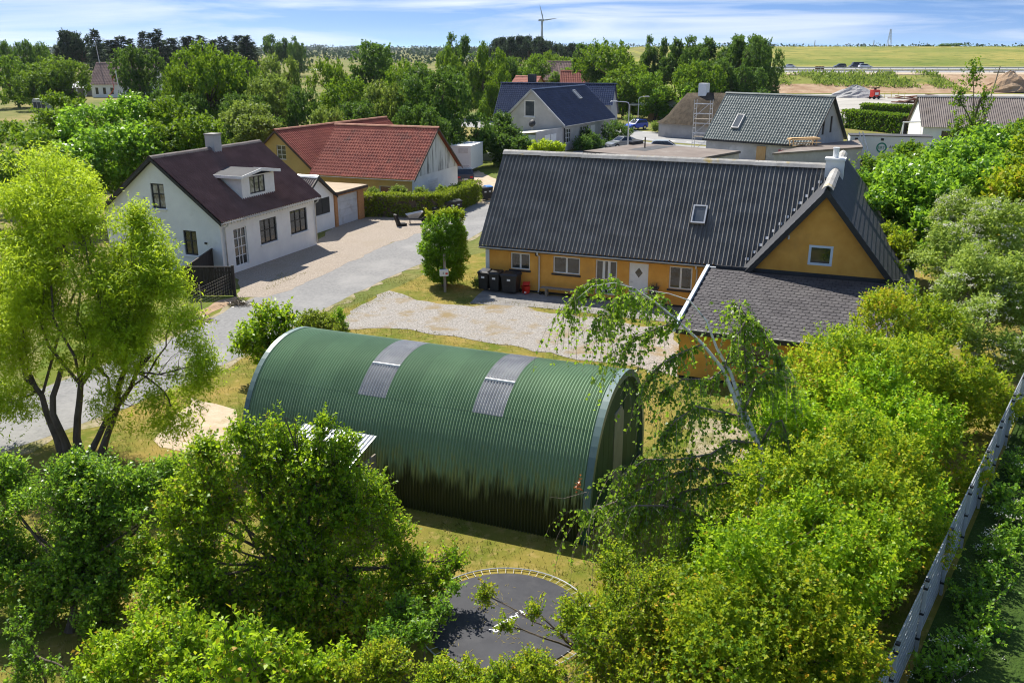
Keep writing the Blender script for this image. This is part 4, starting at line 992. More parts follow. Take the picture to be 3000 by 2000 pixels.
for y0_, s in ((-0.05, 1), (2 * gh + 0.05, -1)):
    MB().obox((gl + 0.1, y0_, zge - 0.2), X * 0.04, Vector((0, s, sG)).normalized() * SLG, Z3 * 0.24).build('barge_board', blk, Gh)
MB().box(-0.1, -0.09, zge - 0.18, gl + 0.1, -0.03, zge + 0.02).build('gutter', blk, Gh)
skylight(Gh, Vector((2.75, 1.15, zge + 1.15 * sG)) + Vector((0, -0.05, 0.06)), X, SG, 0.85, 1.9, MAT['pipe_grey'])
# flat-roofed extension
P1, P2, P3_, P4 = [RG.inverted() @ Vector((*p, 0)) for p in ((30.6, 93.9), (37.3, 99.0), (35.3, 92.0), (24.9, 86.4))]
ex = [P1, P4, P3_, P2]
MB().prism([(p.x, p.y, 0.0) for p in ex], (0, 0, 2.35)).build('extension_wall', MAT['cement_render'], Gh)
cx_ = sum((p for p in ex), Vector()) / 4
MB().prism([(cx_.x + (p.x - cx_.x) * 1.04, cx_.y + (p.y - cx_.y) * 1.04, 2.35) for p in ex], (0, 0, 0.16)).build('extension_roof', MAT['roof_felt_brown'], Gh)
mat('red_wrap', (0.70, 0.08, 0.10), (0.82, 0.72, 0.72), 6.0, 0.5, 0.4, lo=0.47, hi=0.53)
MB().box(9.12, 0.2, 0.1, 10.98, 0.26, 2.0).build('wrapped_boards', mat('white_wrap', (0.72, 0.66, 0.66)), Gh)
def text(s, size, m, parent, mw, name='lettering', ext=0.003, sp=1.0):
    c = bpy.data.curves.new(name, 'FONT'); c.body = s; c.size = size; c.extrude = ext; c.align_x = 'CENTER'; c.align_y = 'CENTER'; c.space_character = sp
    c.offset = 0.0
    me = bpy.data.meshes.new_from_object(bpy.data.objects.new('tmp', c)); me.name = name; me.materials.clear(); me.materials.append(m)
    return link(name, me, parent, mw)
mat('red_print', (0.62, 0.03, 0.06)); mat('green_print', (0.02, 0.22, 0.16)); mat('dark_print', (0.06, 0.07, 0.09)); mat('white_print', (0.75, 0.75, 0.75))
for r in range(3):
    text('ROCKROC', 0.5, MAT['red_print'], Gh, Matrix.Translation((10.05 , 0.19, 0.45 + r * 0.58)) @ Matrix.Rotation(PI / 2, 4, 'X'))
# timber stacked on the extension
tp = empty('timber_stack', (*(RG @ Vector((cx_.x - 1.9, cx_.y - 1.5, 0)))[:2], 2.51), R_(12), 'stack of pale wooden boards and trestles on the flat extension roof', 'timber')
for k, (a, b, z, l, w, h, r) in enumerate(((0, 0, 0.62, 3.2, 1.1, 0.07, 3), (0.2, 0.1, 0.70, 3.0, 0.9, 0.07, -4), (-0.1, 0, 0.78, 3.3, 0.5, 0.05, 8), (0.2, -0.7, 0.35, 2.6, 0.25, 0.05, -6), (0.5, 0.6, 0.20, 3.6, 0.22, 0.05, 12), (-0.6, -0.5, 0.12, 2.4, 0.3, 0.06, 30))):
    MB().box(-l / 2, -w / 2, 0, l / 2, w / 2, h).build('board', MAT['fresh_wood'], tp, mw=Matrix.Translation((a, b, z)) @ Matrix.Rotation(R_(r), 4, 'Z'))
for a, b in ((-1.3, -0.4), (-1.2, 0.5), (1.2, -0.4), (1.3, 0.45)):
    MB().obox((a, b, 0), X * 0.08, Y * 0.08, Vector((0.06 * (-1 if a < 0 else 1), 0, 0.62))).build('trestle_leg', MAT['fresh_wood'], tp)
# thatched house being stripped, behind it
th = empty('thatched_house', (27.5, 129.0, 0), R_(-41), 'old house with weathered brown thatch and white chimney behind the new roof', 'house')
tb = MB(); rid = 6.0; n = 16
secs = [(-6.5, 1.3), (-5.2, 4.2), (-3.6, rid), (0, rid + 0.05), (6, rid)]
v = []; f = []
for x_, zt in secs:
    hw_ = 4.2 if x_ > -6 else 3.2
    for a in range(9):
        t = a / 8; yy = -hw_ + 2 * hw_ * t; zz = 1.9 + (zt - 1.9) * (1 - abs(2 * t - 1) ** 1.1) if zt > 1.9 else 1.9 - 0.2 * (1 - abs(2 * t - 1))
        v.append((x_, yy, zz + rs.uniform(-0.08, 0.08)))
for i in range(len(secs) - 1):
    for a in range(8): f.append((i * 9 + a, (i + 1) * 9 + a, (i + 1) * 9 + a + 1, i * 9 + a + 1))
tb.add(v, f).build('thatched_roof', MAT['thatch'], th, True)
MB().box(-5.8, -3.6, 0, 6, 3.6, 1.9).build('wall', MAT['grey_plaster'], th)
MB().box(-1.6, -0.5, 5.4, -0.4, 0.5, 7.3).build('chimney', MAT['white_plaster'], th)

# ------------------------------------------------------------------ scaffold towers and ladder
mat('aluminium', (0.55, 0.56, 0.58), (0.65, 0.66, 0.68), 2.0, 0.35, 0.5, metal=0.7)
def scaffold(name, loc, rz, h, label):
    o = empty(name, loc, rz, label, 'scaffold')
    for x_ in (0, 1.9):
        for y_ in (0, 0.9):
            MB().tube([(x_, y_, 0), (x_, y_, h)], 0.035, 6).build('standard', MAT['aluminium'], o)
    k = 0; z = 0.35
    while z < h:
        for x_ in (0, 1.9): MB().tube([(x_, 0, z), (x_, 0.9, z)], 0.024, 5).build('rung', MAT['aluminium'], o)
        if k % 2 == 0:
            for y_ in (0, 0.9): MB().tube([(0, y_, z), (1.9, y_, z)], 0.026, 5).build('rail', MAT['aluminium'], o)
        z += 0.55; k += 1
    for j in range(int(h // 2)):
        MB().tube([(0, 0, 0.3 + 2 * j), (1.9, 0, 2.0 + 2 * j)], 0.022, 5).build('brace', MAT['aluminium'], o)
    MB().box(0.03, 0.03, h - 2.2, 1.87, 0.87, h - 2.13).build('platform', MAT['grey_wood'], o)
    MB().box(0.03, 0.03, h - 4.2, 1.87, 0.87, h - 4.13).build('platform', MAT['grey_wood'], o)
    return o
p = G(2040, 458); scaffold('scaffold_tower', (p.x - 0.4, p.y + 1.0, 0), R_(-30), 6.3, 'tall aluminium scaffold tower at the corner of the renovation house')
scaffold('scaffold_tower', (27.2, 113.5, 0), R_(-41), 6.6, 'aluminium scaffold tower between the thatch and the new tile roof')
ld = empty('ladder', (35.9, 90.6, 0), 0, 'aluminium ladder leaning on the end of the flat extension', 'ladder')
q0, q1 = Vector((0.2, 0, 0)), Vector((-0.95, 1.3, 4.0)); side = Vector((0.42, 0.12, 0))
for s in (-0.5, 0.5): MB().tube([q0 + side * s, q1 + side * s], 0.045, 6).build('stile', MAT['aluminium'], ld)
for k in range(14):
    c = q0.lerp(q1, (k + 0.5) / 14); MB().tube([c - side * 0.5, c + side * 0.5], 0.02, 5).build('rung', MAT['aluminium'], ld)

# ------------------------------------------------------------------ flat garage roof, carport shed, containers, brown house
fg = empty('flat_garage', (*G(1876, 420, 2.5).xy, 0), R_(-41), 'long garage with flat brown felt roof behind the black ridge', 'garage')
MB().box(0.1, -9.9, 0, 11.4, -0.1, 2.3).build('wall', MAT['grey_plaster'], fg)
MB().box(0, -10, 2.3, 11.5, 0, 2.5).build('roof_edge', MAT['black_trim'], fg)
MB().box(0.05, -9.95, 2.5, 11.45, -0.05, 2.53).build('roof', MAT['roof_felt_brown'], fg)
MB().box(2.6, -6.2, 2.531, 4.6, -1.0, 2.542).build('felt_patch', MAT['grey_felt'], fg)
MB().box(0.05, -2.2, 2.53, 0.45, -0.1, 2.85).build('upstand', MAT['black_trim'], fg)
MB().box(3.0, -3.9, 2.542, 3.1, -3.8, 3.6).build('vent_post', MAT['tar_brown_timber'], fg)
cs = empty('garden_shed', (*G(1926, 352).xy, 0), R_(-20), 'small white garage shed with dark door and low gable roof across the street', 'shed')
w_ = MB()
wall(w_, (0, 0, 0), X, -Y, [(0, 0), (8.2, 0), (8.2, 2.6), (4.1, 3.9), (0, 2.6)], [(1.6, 0.05, 6.4, 2.2)])
wall(w_, (8.2, 0, 0), Y, X, [(0, 0), (7, 0), (7, 2.6), (0, 2.6)]); wall(w_, (0, 0, 0), Y, -X, [(0, 0), (7, 0), (7, 2.6), (0, 2.6)])
w_.build('wall', MAT['cement_render'], cs)
MB().box(1.62, 0.1, 0.05, 6.38, 0.14, 2.2).build('garage_door', MAT['black_trim'], cs)
for s, xa in ((1, -0.3), (-1, 8.5)):
    MB().prism([(xa, -0.4, 2.45), (4.1, -0.4, 4.0), (4.1, 7.2, 4.0), (xa, 7.2, 2.45)], (0, 0, 0.12)).build('roof', MAT['old_brown_sheet'], cs)
    MB().prism([(xa, -0.45, 2.36), (4.1, -0.45, 3.9), (4.1, -0.45, 4.14), (xa, -0.45, 2.6)], (0, 0.04, 0)).build('barge_board', blk, cs)
cp = empty('carport', (*G(1842, 352).xy, 0), R_(-12), 'open carport with flat white roof beside the small garage shed', 'carport')
MB().box(0, 0, 2.45, 7.2, 6, 2.62).build('roof', MAT['pipe_grey'], cp)
for x_, y_ in ((0.1, 0.1), (6.9, 0.1), (0.1, 5.8), (6.9, 5.8)): MB().box(x_, y_, 0, x_ + 0.14, y_ + 0.14, 2.45).build('post', MAT['grey_wood'], cp)
MB().box(3.2, 1.0, 0, 6.6, 3.0, 1.2).build('firewood', MAT['plywood'], cp)

mat('container_white', (0.66, 0.68, 0.68), (0.72, 0.73, 0.73), 1.0, 0.5, 0.4)
ct = empty('site_container', (37.4, 101.2, 0), R_(-14), 'long white site container with green round company mark and lettering', 'container')
MB().box(0, 0, 0.15, 8.4, 2.6, 2.75).build('body', MAT['container_white'], ct)
MB().box(-0.04, -0.04, 2.75, 8.44, 2.64, 2.84).build('roof', MAT['grey_felt'], ct)
for x_ in (0.5, 3.2): MB().box(x_, -0.03, 2.3, x_ + 0.3, -0.002, 2.55).build('vent', blk, ct)
ring = MB(); n = 24
for k in range(n):
    a0, a1 = 2 * PI * k / n, 2 * PI * (k + 1) / n
    ring.add([(3.35 + r * math.cos(a), -0.02, 1.55 + r * math.sin(a)) for a, r in ((a0, 0.55), (a1, 0.55), (a1, 0.40), (a0, 0.40))], [(0, 1, 2, 3)])
ring.build('round_mark', MAT['green_print'], ct)
rot = Matrix.Rotation(PI / 2, 4, 'X')
text('ERT', 0.42, MAT['green_print'], ct, Matrix.Translation((3.35, -0.02, 1.55)) @ rot)
text('ANDERSEN', 0.42, MAT['dark_print'], ct, Matrix.Translation((5.25, -0.02, 1.62)) @ rot, sp=1.1)
text('Vi gør en forskel', 0.2, MAT['dark_print'], ct, Matrix.Translation((5.2, -0.02, 1.25)) @ rot)
text('70 20 87 70', 0.22, MAT['dark_print'], ct, Matrix.Translation((5.5, -0.02, 0.75)) @ rot)
mat('container_blue', (0.10, 0.14, 0.18), (0.14, 0.18, 0.22), 1.0, 0.6, 0.4)
c2 = empty('shipping_container', (*G(2690, 338).xy, 0), R_(-10), 'blue grey ribbed shipping container beside the brown barn roof', 'container')
b_ = MB(); b_.box(0, 0, 0, 9, 2.5, 2.8)
for k in range(24): b_.box(0.1 + k * 0.37, -0.05, 0.15, 0.28 + k * 0.37, -0.001, 2.65)
b_.build('ribbed_body', MAT['container_blue'], c2)
MB().box(0, 0, 2.8, 9, 2.5, 2.86).build('roof', MAT['pipe_grey'], c2)

Wb = empty('brown_roofed_house', (51.4, 115.4, 0), R_(-14), 'white house with weathered brown corrugated roof at the right edge', 'house')
bz = 6.0; bh = 5.6; bs = (bz - 2.5) / bh
w_ = MB(); wall(w_, (0, 0.3, 0), X, -Y, [(0.3, 0), (24, 0), (24, 2.7), (0.3, 2.7)], [(2.5, 0.9, 4.0, 2.1), (7, 0.9, 8.5, 2.1)])
wall(w_, (0.3, 0, 0), Y, -X, [(0.3, 0), (2 * bh - 0.3, 0), (2 * bh - 0.3, 2.6), (bh, bz - 0.2), (0.3, 2.6)])
w_.build('wall', MAT['white_plaster'], Wb)
for o in ((2.5, 0.9, 4.0, 2.1), (7, 0.9, 8.5, 2.1)): window(Wb, (0, 0.3, 0), X, -Y, *o, blk, (0.5,))
corr_roof(Wb, (0, 0, 2.5), X, Vector((0, 1, bs)), 24.3, math.hypot(bh, bz - 2.5), 0.26, 0.045, MAT['old_brown_sheet'], 6, 1.1, seg=4)
slab((24.3, 2 * bh, 2.5), -X, Vector((0, -1, bs)), 24.3, math.hypot(bh, bz - 2.5), 0.05).build('rear_roof', MAT['old_brown_sheet'], Wb)
ridge_caps(Wb, (-0.05, bh, bz + 0.14), (24.3, bh, bz + 0.14), 1.2, 0.3, MAT['concrete_ridge'])

# ------------------------------------------------------------------ far houses
def simple_house(name, loc, rz, L, Wd, ze_, zr_, wm, rm, label, cat='house', wins=(), gwins=(), tiles=None):
    o = empty(name, loc, rz, label, cat); h = Wd / 2; s = (zr_ - ze_) / h; w_ = MB()
    wall(w_, (0, 0.2, 0), X, -Y, [(0.2, 0), (L - .2, 0), (L - .2, ze_ + .1), (0.2, ze_ + .1)], wins)
    wall(w_, (0, Wd - .2, 0), X, Y, [(0.2, 0), (L - .2, 0), (L - .2, ze_ + .1), (0.2, ze_ + .1)])
    pg_ = [(0.2, 0), (Wd - .2, 0), (Wd - .2, ze_ + .1), (h, zr_ - .15), (.2, ze_ + .1)]
    wall(w_, (0.2, 0, 0), Y, -X, pg_, gwins); wall(w_, (L - .2, 0, 0), Y, X, pg_)
    w_.build('wall', wm, o)
    for q in wins: window(o, (0, 0.2, 0), X, -Y, *q, MAT['black_trim'] if wm is MAT['white_plaster'] else MAT['white_frame'], (0.5,), fw=0.1)
    for q in gwins: window(o, (0.2, 0, 0), Y, -X, *q, MAT['white_frame'], (0.5,), fw=0.1)
    sl_ = math.hypot(h, zr_ - ze_)
    tile_roof(o, (-.2, -.15, ze_ - .1), X, Vector((0, 1, s)), L + .4, sl_ + .15, 0.42, 0.5, rm, 0.06)
    tile_roof(o, (L + .2, Wd + .15, ze_ - .1), -X, Vector((0, -1, s)), L + .4, sl_ + .15, 0.42, 0.5, rm, 0.06)
    ridge_caps(o, (-.2, h, zr_ + .15), (L + .2, h, zr_ + .15), 0.8, 0.22, rm)
    return o
o = simple_house('cottage', (*G(268, 286).xy, 0), R_(-6), 16, 9.5, 3.2, 8.3, MAT['white_plaster'], MAT['brown_tile'], 'white cottage with brown tile roof half hidden by a dark tree at left', wins=((1.2, 0.8, 2.0, 2.4), (3.2, 0.8, 4.0, 2.4), (5.2, 0.8, 6.0, 2.4)))
skylight(o, (6.2, 2.3, 3.2 + 2.2 * 5.1 / 4.75), X, Vector((0, 1, 5.1 / 4.75)), 2.2, 1.8, MAT['white_frame'])
MB().tube([(0.8, 4.6, 8.2), (0.4, 4.6, 13.5)], [0.12, 0.06], 6).build('aerial_mast', MAT['pipe_grey'], o)
p = D(1640, 222, 215)
o = simple_house('red_roofed_house', (p.x, p.y - 3, 0), R_(-6), 12, 8, 3.0, 6.9, MAT['ochre_plaster'], MAT['red_tile'], 'house with plain dark red tile roof showing above the blue roofs')
p = D(1596, 216, 240)
o = simple_house('grey_gabled_house', (p.x - 1, p.y - 3, 0), R_(-10), 16, 9, 4.2, 8.6, MAT['white_plaster'], MAT['brown_tile'], 'grey roofed house with white gables behind the red roof', gwins=((3.6, 4.4, 5.4, 6.0),))
p = D(1478, 230, 205)
o = simple_house('red_roofed_house', (p.x, p.y, 0), R_(-50), 8, 7, 2.6, 6.0, MAT['ochre_plaster'], MAT['red_tile'], 'small bright red roof peeking out behind the glossy tile roof')
# tent frame and old trailer on the meadow
tn = empty('party_tent', (*G(150, 283).xy, 0), R_(-8), 'long low white tent under the trees at the left meadow', 'tent')
v = [(0, 0, 0), (12, 0, 0), (12, 5, 0), (0, 5, 0), (0, 0, 2.2), (12, 0, 2.2), (12, 5, 2.2), (0, 5, 2.2), (0.8, 2.5, 3.6), (11.2, 2.5, 3.6)]
MB().add(v, [(4, 5, 9, 8), (6, 7, 8, 9), (5, 6, 9), (7, 4, 8)]).build('canopy', MAT['white_paint'], tn)
for k in range(6): MB().box(0.1 + k * 2.35, -0.03, 0, 0.5 + k * 2.35, 0.03, 2.2).build('tent_post', MAT['white_frame'], tn)
MB().box(0.05, 4.9, 0, 11.95, 4.95, 2.2).build('rear_sheet', MAT['cement_render'], tn)
tr = empty('box_trailer', (*G(100, 331).xy, 0), R_(-14), 'small weathered grey box trailer standing on the dry meadow', 'trailer')
MB().prism([(0, 0, 0.5), (2.8, 0, 0.5), (2.8, 0, 2.2), (2.3, 0, 2.55), (0.3, 0, 2.5), (0, 0, 2.1)], (0, 1.9, 0)).build('box', MAT['cement_render'], tr)
MB().prism([(-0.05, -0.05, 2.12), (0.3, -0.05, 2.53), (2.3, -0.05, 2.58), (2.85, -0.05, 2.22), (2.85, -0.05, 2.32), (2.32, -0.05, 2.7), (0.28, -0.05, 2.65), (-0.05, -0.05, 2.24)], (0, 2.0, 0)).build('roof', MAT['white_paint'], tr)
for k in range(3): MB().box(0.15 + k * 0.9, -0.03, 0.7, 0.9 + k * 0.9, -0.003, 2.0).build('panel', MAT['grey_felt'], tr)
for x_ in (0.8, 2.0): MB().tube([(x_, -0.05, 0.35), (x_, 0.15, 0.35)], 0.35, 14).build('wheel', MAT['black_trim'], tr)

# ------------------------------------------------------------------ vegetation helpers
leafmat('leaf_willow', (0.12, 0.22, 0.010), (0.50, 0.60, 0.020), (0.78, 0.95, 0.05), 0.42, 0.5, 0.15, mid=(0.28, 0.42, 0.014))
leafmat('leaf_apple', (0.060, 0.180, 0.008), (0.40, 0.52, 0.018), (0.64, 0.88, 0.03), 0.46, 0.42, 0.2, accent=(0.5, 0.28, 0.03), mid=(0.18, 0.35, 0.012))
leafmat('leaf_dark', (0.046, 0.130, 0.016), (0.24, 0.40, 0.030), (0.48, 0.78, 0.04), 0.42, 0.38, 0.3, mid=(0.11, 0.25, 0.020))
leafmat('leaf_fruit', (0.055, 0.150, 0.016), (0.30, 0.46, 0.034), (0.54, 0.82, 0.04), 0.44, 0.36, 0.35, mid=(0.14, 0.30, 0.020))
leafmat('leaf_hawthorn', (0.065, 0.170, 0.008), (0.42, 0.44, 0.018), (0.62, 0.76, 0.03), 0.42, 0.5, 0.16, accent=(0.55, 0.32, 0.02), mid=(0.165, 0.28, 0.012))
leafmat('leaf_birch', (0.075, 0.165, 0.018), (0.28, 0.44, 0.036), (0.56, 0.84, 0.05), 0.42, 0.3, 0.4)
leafmat('leaf_elder', (0.12, 0.20, 0.024), (0.32, 0.41, 0.085), (0.52, 0.66, 0.07), 0.38, 0.5, 0.2)
leafmat('leaf_far_a', (0.040, 0.120, 0.010), (0.19, 0.31, 0.016), (0.40, 0.58, 0.03), 0.32, 0.55, 0.12, mid=(0.08, 0.19, 0.012))
leafmat('leaf_far_b', (0.024, 0.078, 0.018), (0.105, 0.20, 0.030), (0.26, 0.44, 0.04), 0.30, 0.55, 0.12)
leafmat('leaf_far_c', (0.075, 0.140, 0.024), (0.25, 0.33, 0.062), (0.42, 0.56, 0.07), 0.34, 0.55, 0.12)
leafmat('leaf_conifer', (0.020, 0.046, 0.024), (0.065, 0.115, 0.046), (0.10, 0.16, 0.04), 0.15, 0.7, 0.1)
leafmat('leaf_wood', (0.018, 0.045, 0.020), (0.050, 0.090, 0.038), (0.08, 0.14, 0.04), 0.15, 0.7, 0.1)
leafmat('leaf_hedge', (0.090, 0.150, 0.014), (0.30, 0.36, 0.040), (0.50, 0.64, 0.03), 0.34, 0.55, 0.15)
leafmat('leaf_topiary', (0.040, 0.145, 0.006), (0.18, 0.37, 0.012), (0.50, 0.78, 0.02), 0.38, 0.42, 0.25)
leafmat('blossom', (0.50, 0.48, 0.36), (0.72, 0.70, 0.60), (0.6, 0.6, 0.5), 0.3)
leafmat('dry_leaf', (0.30, 0.08, 0.02), (0.48, 0.14, 0.04), (0.5, 0.2, 0.05), 0.3)
leafmat('dry_twig', (0.10, 0.075, 0.05), (0.22, 0.17, 0.11), (0.2, 0.15, 0.1), 0.1)
leafmat('grass_blade', (0.075, 0.105, 0.012), (0.30, 0.24, 0.08), (0.28, 0.30, 0.05), 0.3, 0.6, 0.2)
mat('bark', (0.085, 0.065, 0.048), (0.15, 0.12, 0.09), 6.0, 0.9, 0.2, bump=0.6, bscale=22, stretch=(1, 1, 0.35))
mat('bark_grey', (0.13, 0.115, 0.10), (0.22, 0.20, 0.175), 5.0, 0.9, 0.2, bump=0.5, bscale=20, stretch=(1, 1, 0.4))
mat('birch_bark', (0.62, 0.60, 0.56), (0.72, 0.70, 0.66), 3.0, 0.7, 0.3, c3=(0.05, 0.045, 0.04), s3=3.0, t3=(0.60, 0.68), stretch=(1, 1, 3.0))
mat('birch_twig', (0.16, 0.12, 0.10), (0.26, 0.21, 0.18), 4.0, 0.8, 0.3)

def unit(a): return a / np.maximum(np.linalg.norm(a, axis=-1, keepdims=True), 1e-9)
def noise3(P, seed=0):
    r = np.random.default_rng(seed); o = np.zeros(len(P))
    for k in range(7):
        w = r.normal(0, 1, 3); w *= (0.7 + 0.35 * k) / np.linalg.norm(w)
        o += np.sin(P @ w * 2.0 + r.uniform(0, 6.28)) / (1 + 0.25 * k)
    return o / 3.0
def leaf_obj(name, C, Dr, Nr, Ln, Wd, lv, m, parent=None, fold=0.18):
    n = len(C); Nr = unit(Nr - Dr * np.sum(Nr * Dr, -1, keepdims=True)); Sd = np.cross(Nr, Dr)
    Ln = np.broadcast_to(Ln, (n,))[:, None]; Wd = np.broadcast_to(Wd, (n,))[:, None]
    mid = C + Dr * Ln * 0.45
    V = np.empty((n, 4, 3), np.float32)
    V[:, 0] = C; V[:, 2] = C + Dr * Ln - Nr * Ln * 0.10
    V[:, 1] = mid + Sd * Wd * 0.5 + Nr * Wd * fold; V[:, 3] = mid - Sd * Wd * 0.5 + Nr * Wd * fold
    me = bpy.data.meshes.new(name)
    me.vertices.add(4 * n); me.vertices.foreach_set('co', V.reshape(-1))
    me.loops.add(4 * n); me.loops.foreach_set('vertex_index', np.arange(4 * n, dtype=np.int32))
    me.polygons.add(n); me.polygons.foreach_set('loop_start', np.arange(n, dtype=np.int32) * 4)
    at = me.attributes.new('lv', 'FLOAT', 'FACE'); at.data.foreach_set('value', np.clip(lv, 0, 1).astype(np.float32))
    me.materials.append(m); me.update(calc_edges=True)
    return link(name, me, parent)
def twigs_mesh(A, B, r0, r1, mb):
    """thin three-sided sticks"""
    A = np.asarray(A); B = np.asarray(B); d = unit(B - A); h = np.where(np.abs(d[:, 2:3]) < 0.9, [[0, 0, 1.0]], [[1.0, 0, 0]])
    x = unit(np.cross(d, h)); y = np.cross(d, x); k = len(mb.v); n = len(A); vs = np.empty((n, 6, 3))
    for j in range(3):
        a = 2.094 * j; o = x * math.cos(a) + y * math.sin(a); vs[:, j] = A + o * r0; vs[:, 3 + j] = B + o * r1
    mb.v += [tuple(p) for p in vs.reshape(-1, 3)]
    for i in range(n):
        b = k + i * 6; mb.f += [(b, b + 1, b + 4, b + 3), (b + 1, b + 2, b + 5, b + 4), (b + 2, b, b + 3, b + 5)]; mb.m += [0, 0, 0]

def crown_points(lobes, n, rng, shell=0.5, gap=0.25, nf=1.0, bump=0.22, low=0.0):
    """twig roots spread through the lobes, thinned by a noise so that the crown has holes and clumps"""
    Lb = np.array(lobes, float); 
    if Lb.shape[1] == 4: Lb = np.concatenate([Lb[:, :3], Lb[:, 3:4], Lb[:, 3:4], Lb[:, 3:4]], 1)
    area = (Lb[:, 3] * Lb[:, 4] + Lb[:, 3] * Lb[:, 5] + Lb[:, 4] * Lb[:, 5]); pr = area / area.sum()
    m = int(n * 1.7); li = rng.choice(len(Lb), m, p=pr)
    d = unit(rng.normal(0, 1, (m, 3)))
    rr = (1 - shell * rng.random(m) ** 1.6)
    bmp = 1 + bump * noise3(d * 2.2 + Lb[li, :3] * 3.1, 3)
    P = Lb[li, :3] + d * Lb[li, 3:6] * (rr * bmp)[:, None]
    g = noise3(P * nf, 17) + rng.normal(0, 0.12, m)
    keep = g > -gap
    # inside another lobe: thin out
    for q in range(len(Lb)):
        e = np.sum(((P - Lb[q, :3]) / Lb[q, 3:6]) ** 2, 1)
        keep &= ~((e < 0.42) & (li != q) & (rng.random(m) < 0.75))
    if low is not None: keep &= P[:, 2] > low
    idx = np.nonzero(keep)[0][:n]
    return P[idx], d[idx]
def foliage(parent, lobes, n, lpt, tl, ll, lw, m, rng, shell=0.5, up=0.35, out=0.8, droop=0.0, gap=0.25, nf=1.0, stick=0.006, name='crown', sticks=True, low=0.05, bark=None, spread=0.75, wob=0.5, upn=0.85, outn=0.35):
    P, d = crown_points(lobes, n, rng, shell, gap, nf, low=low); n = len(P)
    td = unit(d * out + np.array([0, 0, up - droop]) + rng.normal(0, wob, (n, 3)))
    tlen = tl * rng.uniform(0.6, 1.35, n); A = P - td * tlen[:, None] * 0.45; Bp = P + td * tlen[:, None] * 0.55
    t = (np.arange(lpt) + rng.random((n, lpt))) / lpt
    base = A[:, None] + (Bp - A)[:, None] * t[..., None]
    td3 = np.repeat(td[:, None], lpt, 1)
    side = unit(rng.normal(0, 1, (n, lpt, 3)) * 1.0); side = unit(side - td3 * np.sum(side * td3, -1, keepdims=True))
    ld = unit(td3 * 0.45 + side * spread + np.array([0, 0, 0.15 - droop * 0.6]))
    nr = unit(np.array([0, 0, upn]) + d[:, None] * outn + side * 0.25 + rng.normal(0, 0.45, (n, lpt, 3)))
    tone = np.clip(0.5 + 0.22 * noise3(P * 0.7, 5) + rng.normal(0, 0.13, n), 0, 1)
    lv = np.clip(tone[:, None] + 0.32 * (t - 0.55) + rng.normal(0, 0.15, (n, lpt)), 0, 1)
    lsz = ll * rng.uniform(0.7, 1.3, (n, lpt))
    o = leaf_obj(name, base.reshape(-1, 3), ld.reshape(-1, 3), nr.reshape(-1, 3), lsz.reshape(-1), (lsz * lw / ll).reshape(-1), lv.reshape(-1), m, parent)
    if sticks:
        mb = MB(); twigs_mesh(A, Bp, stick, stick * 0.4, mb); tag(mb.build('twigs', bark or MAT['bark'], parent), kind='stuff')
    return o
def wobble(a, b, rng, k=5, amp=0.12, sag=0.0):
    a, b = np.array(a, float), np.array(b, float); L = np.linalg.norm(b - a); out = []
    off = rng.normal(0, amp * L, 3)
    for i in range(k + 1):
        t = i / k; w = math.sin(PI * t)
        out.append(a + (b - a) * t + off * w * 0.5 + rng.normal(0, amp * L * 0.16, 3) * w + np.array([0, 0, -sag * w * L]))
    return out
def limbs(parent, base, fork, lobes, r0, rng, m, name='trunk', sub=5, stems=None, curl=0.12, sub_r=0.3):
    """trunk up to the fork, one limb into each lobe, smaller branches out to its shell"""
    mb = MB(); base = np.array(base, float); fork = np.array(fork, float)
    roots = []
    for (b, f, r) in (stems or [(base, fork, r0)]):
        pts = wobble(b, f, rng, 6, 0.05 + curl * 0.3); mb.tube(pts, [r * (1.25 if i == 0 else 1) * (1 - 0.45 * i / 6) for i in range(7)], 8); roots.append((np.array(f), r * 0.55, pts))
    for lb in lobes:
        c = np.array(lb[:3]); rad = lb[3]
        f, r, pts = min(roots, key=lambda q: np.linalg.norm(q[0] - c))
        st = np.array(pts[int(rng.integers(4, 7))])
        w = wobble(st, c, rng, 5, curl); rr = r * rng.uniform(0.55, 0.8)
        mb.tube(w, [rr * (1 - 0.7 * i / 5) + 0.004 for i in range(6)], 6)
        for k in range(sub):
            dd = unit(rng.normal(0, 1, 3) + np.array([0, 0, 0.3])); e = c + dd * rad * rng.uniform(0.7, 1.0)
            s0 = w[int(rng.integers(3, 6))]
            mb.tube(wobble(s0, e, rng, 3, curl), [rr * sub_r, rr * sub_r * 0.7, rr * sub_r * 0.45, 0.003], 4, cap=False)
    return mb.build(name, m, parent)
def lobes_px(L):
    out = []
    for a in L:
        p = D(a[0], a[1], a[2]); out.append((p.x, p.y, max(p.z, 0.3), a[3], a[3], a[4] if len(a) > 4 else a[3]))
    return out
def bush(name, L, n, lpt, tl, ll, lw, m, label, cat, seed, base=None, r0=0.06, group=None, px=True, bark='bark', fork=0.5, sub=4, stems=None, curl=0.12, **kw):
    rng = np.random.default_rng(seed)
    lob = lobes_px(L) if px else L
    cx = np.mean([l[:3] for l in lob], 0)
    b = np.array(base if base is not None else (cx[0], cx[1], 0.0))
    o = empty(name, tuple(b), 0, label, cat, group)
    rel = [(l[0] - b[0], l[1] - b[1], l[2], *l[3:]) for l in lob]
    top = max(l[2] for l in rel)
    st = None
    if stems: st = [((s[0][0] - b[0], s[0][1] - b[1], 0), (s[1][0] - b[0], s[1][1] - b[1], s[1][2]), s[2]) for s in stems]
    limbs(o, (0, 0, 0), ((cx[0] - b[0]) * 0.6, (cx[1] - b[1]) * 0.6, top * fork), rel, r0, rng, MAT[bark], sub=sub, stems=st, curl=curl)
    foliage(o, rel, n, lpt, tl, ll, lw, m, rng, bark=MAT[bark], **kw)
    return o

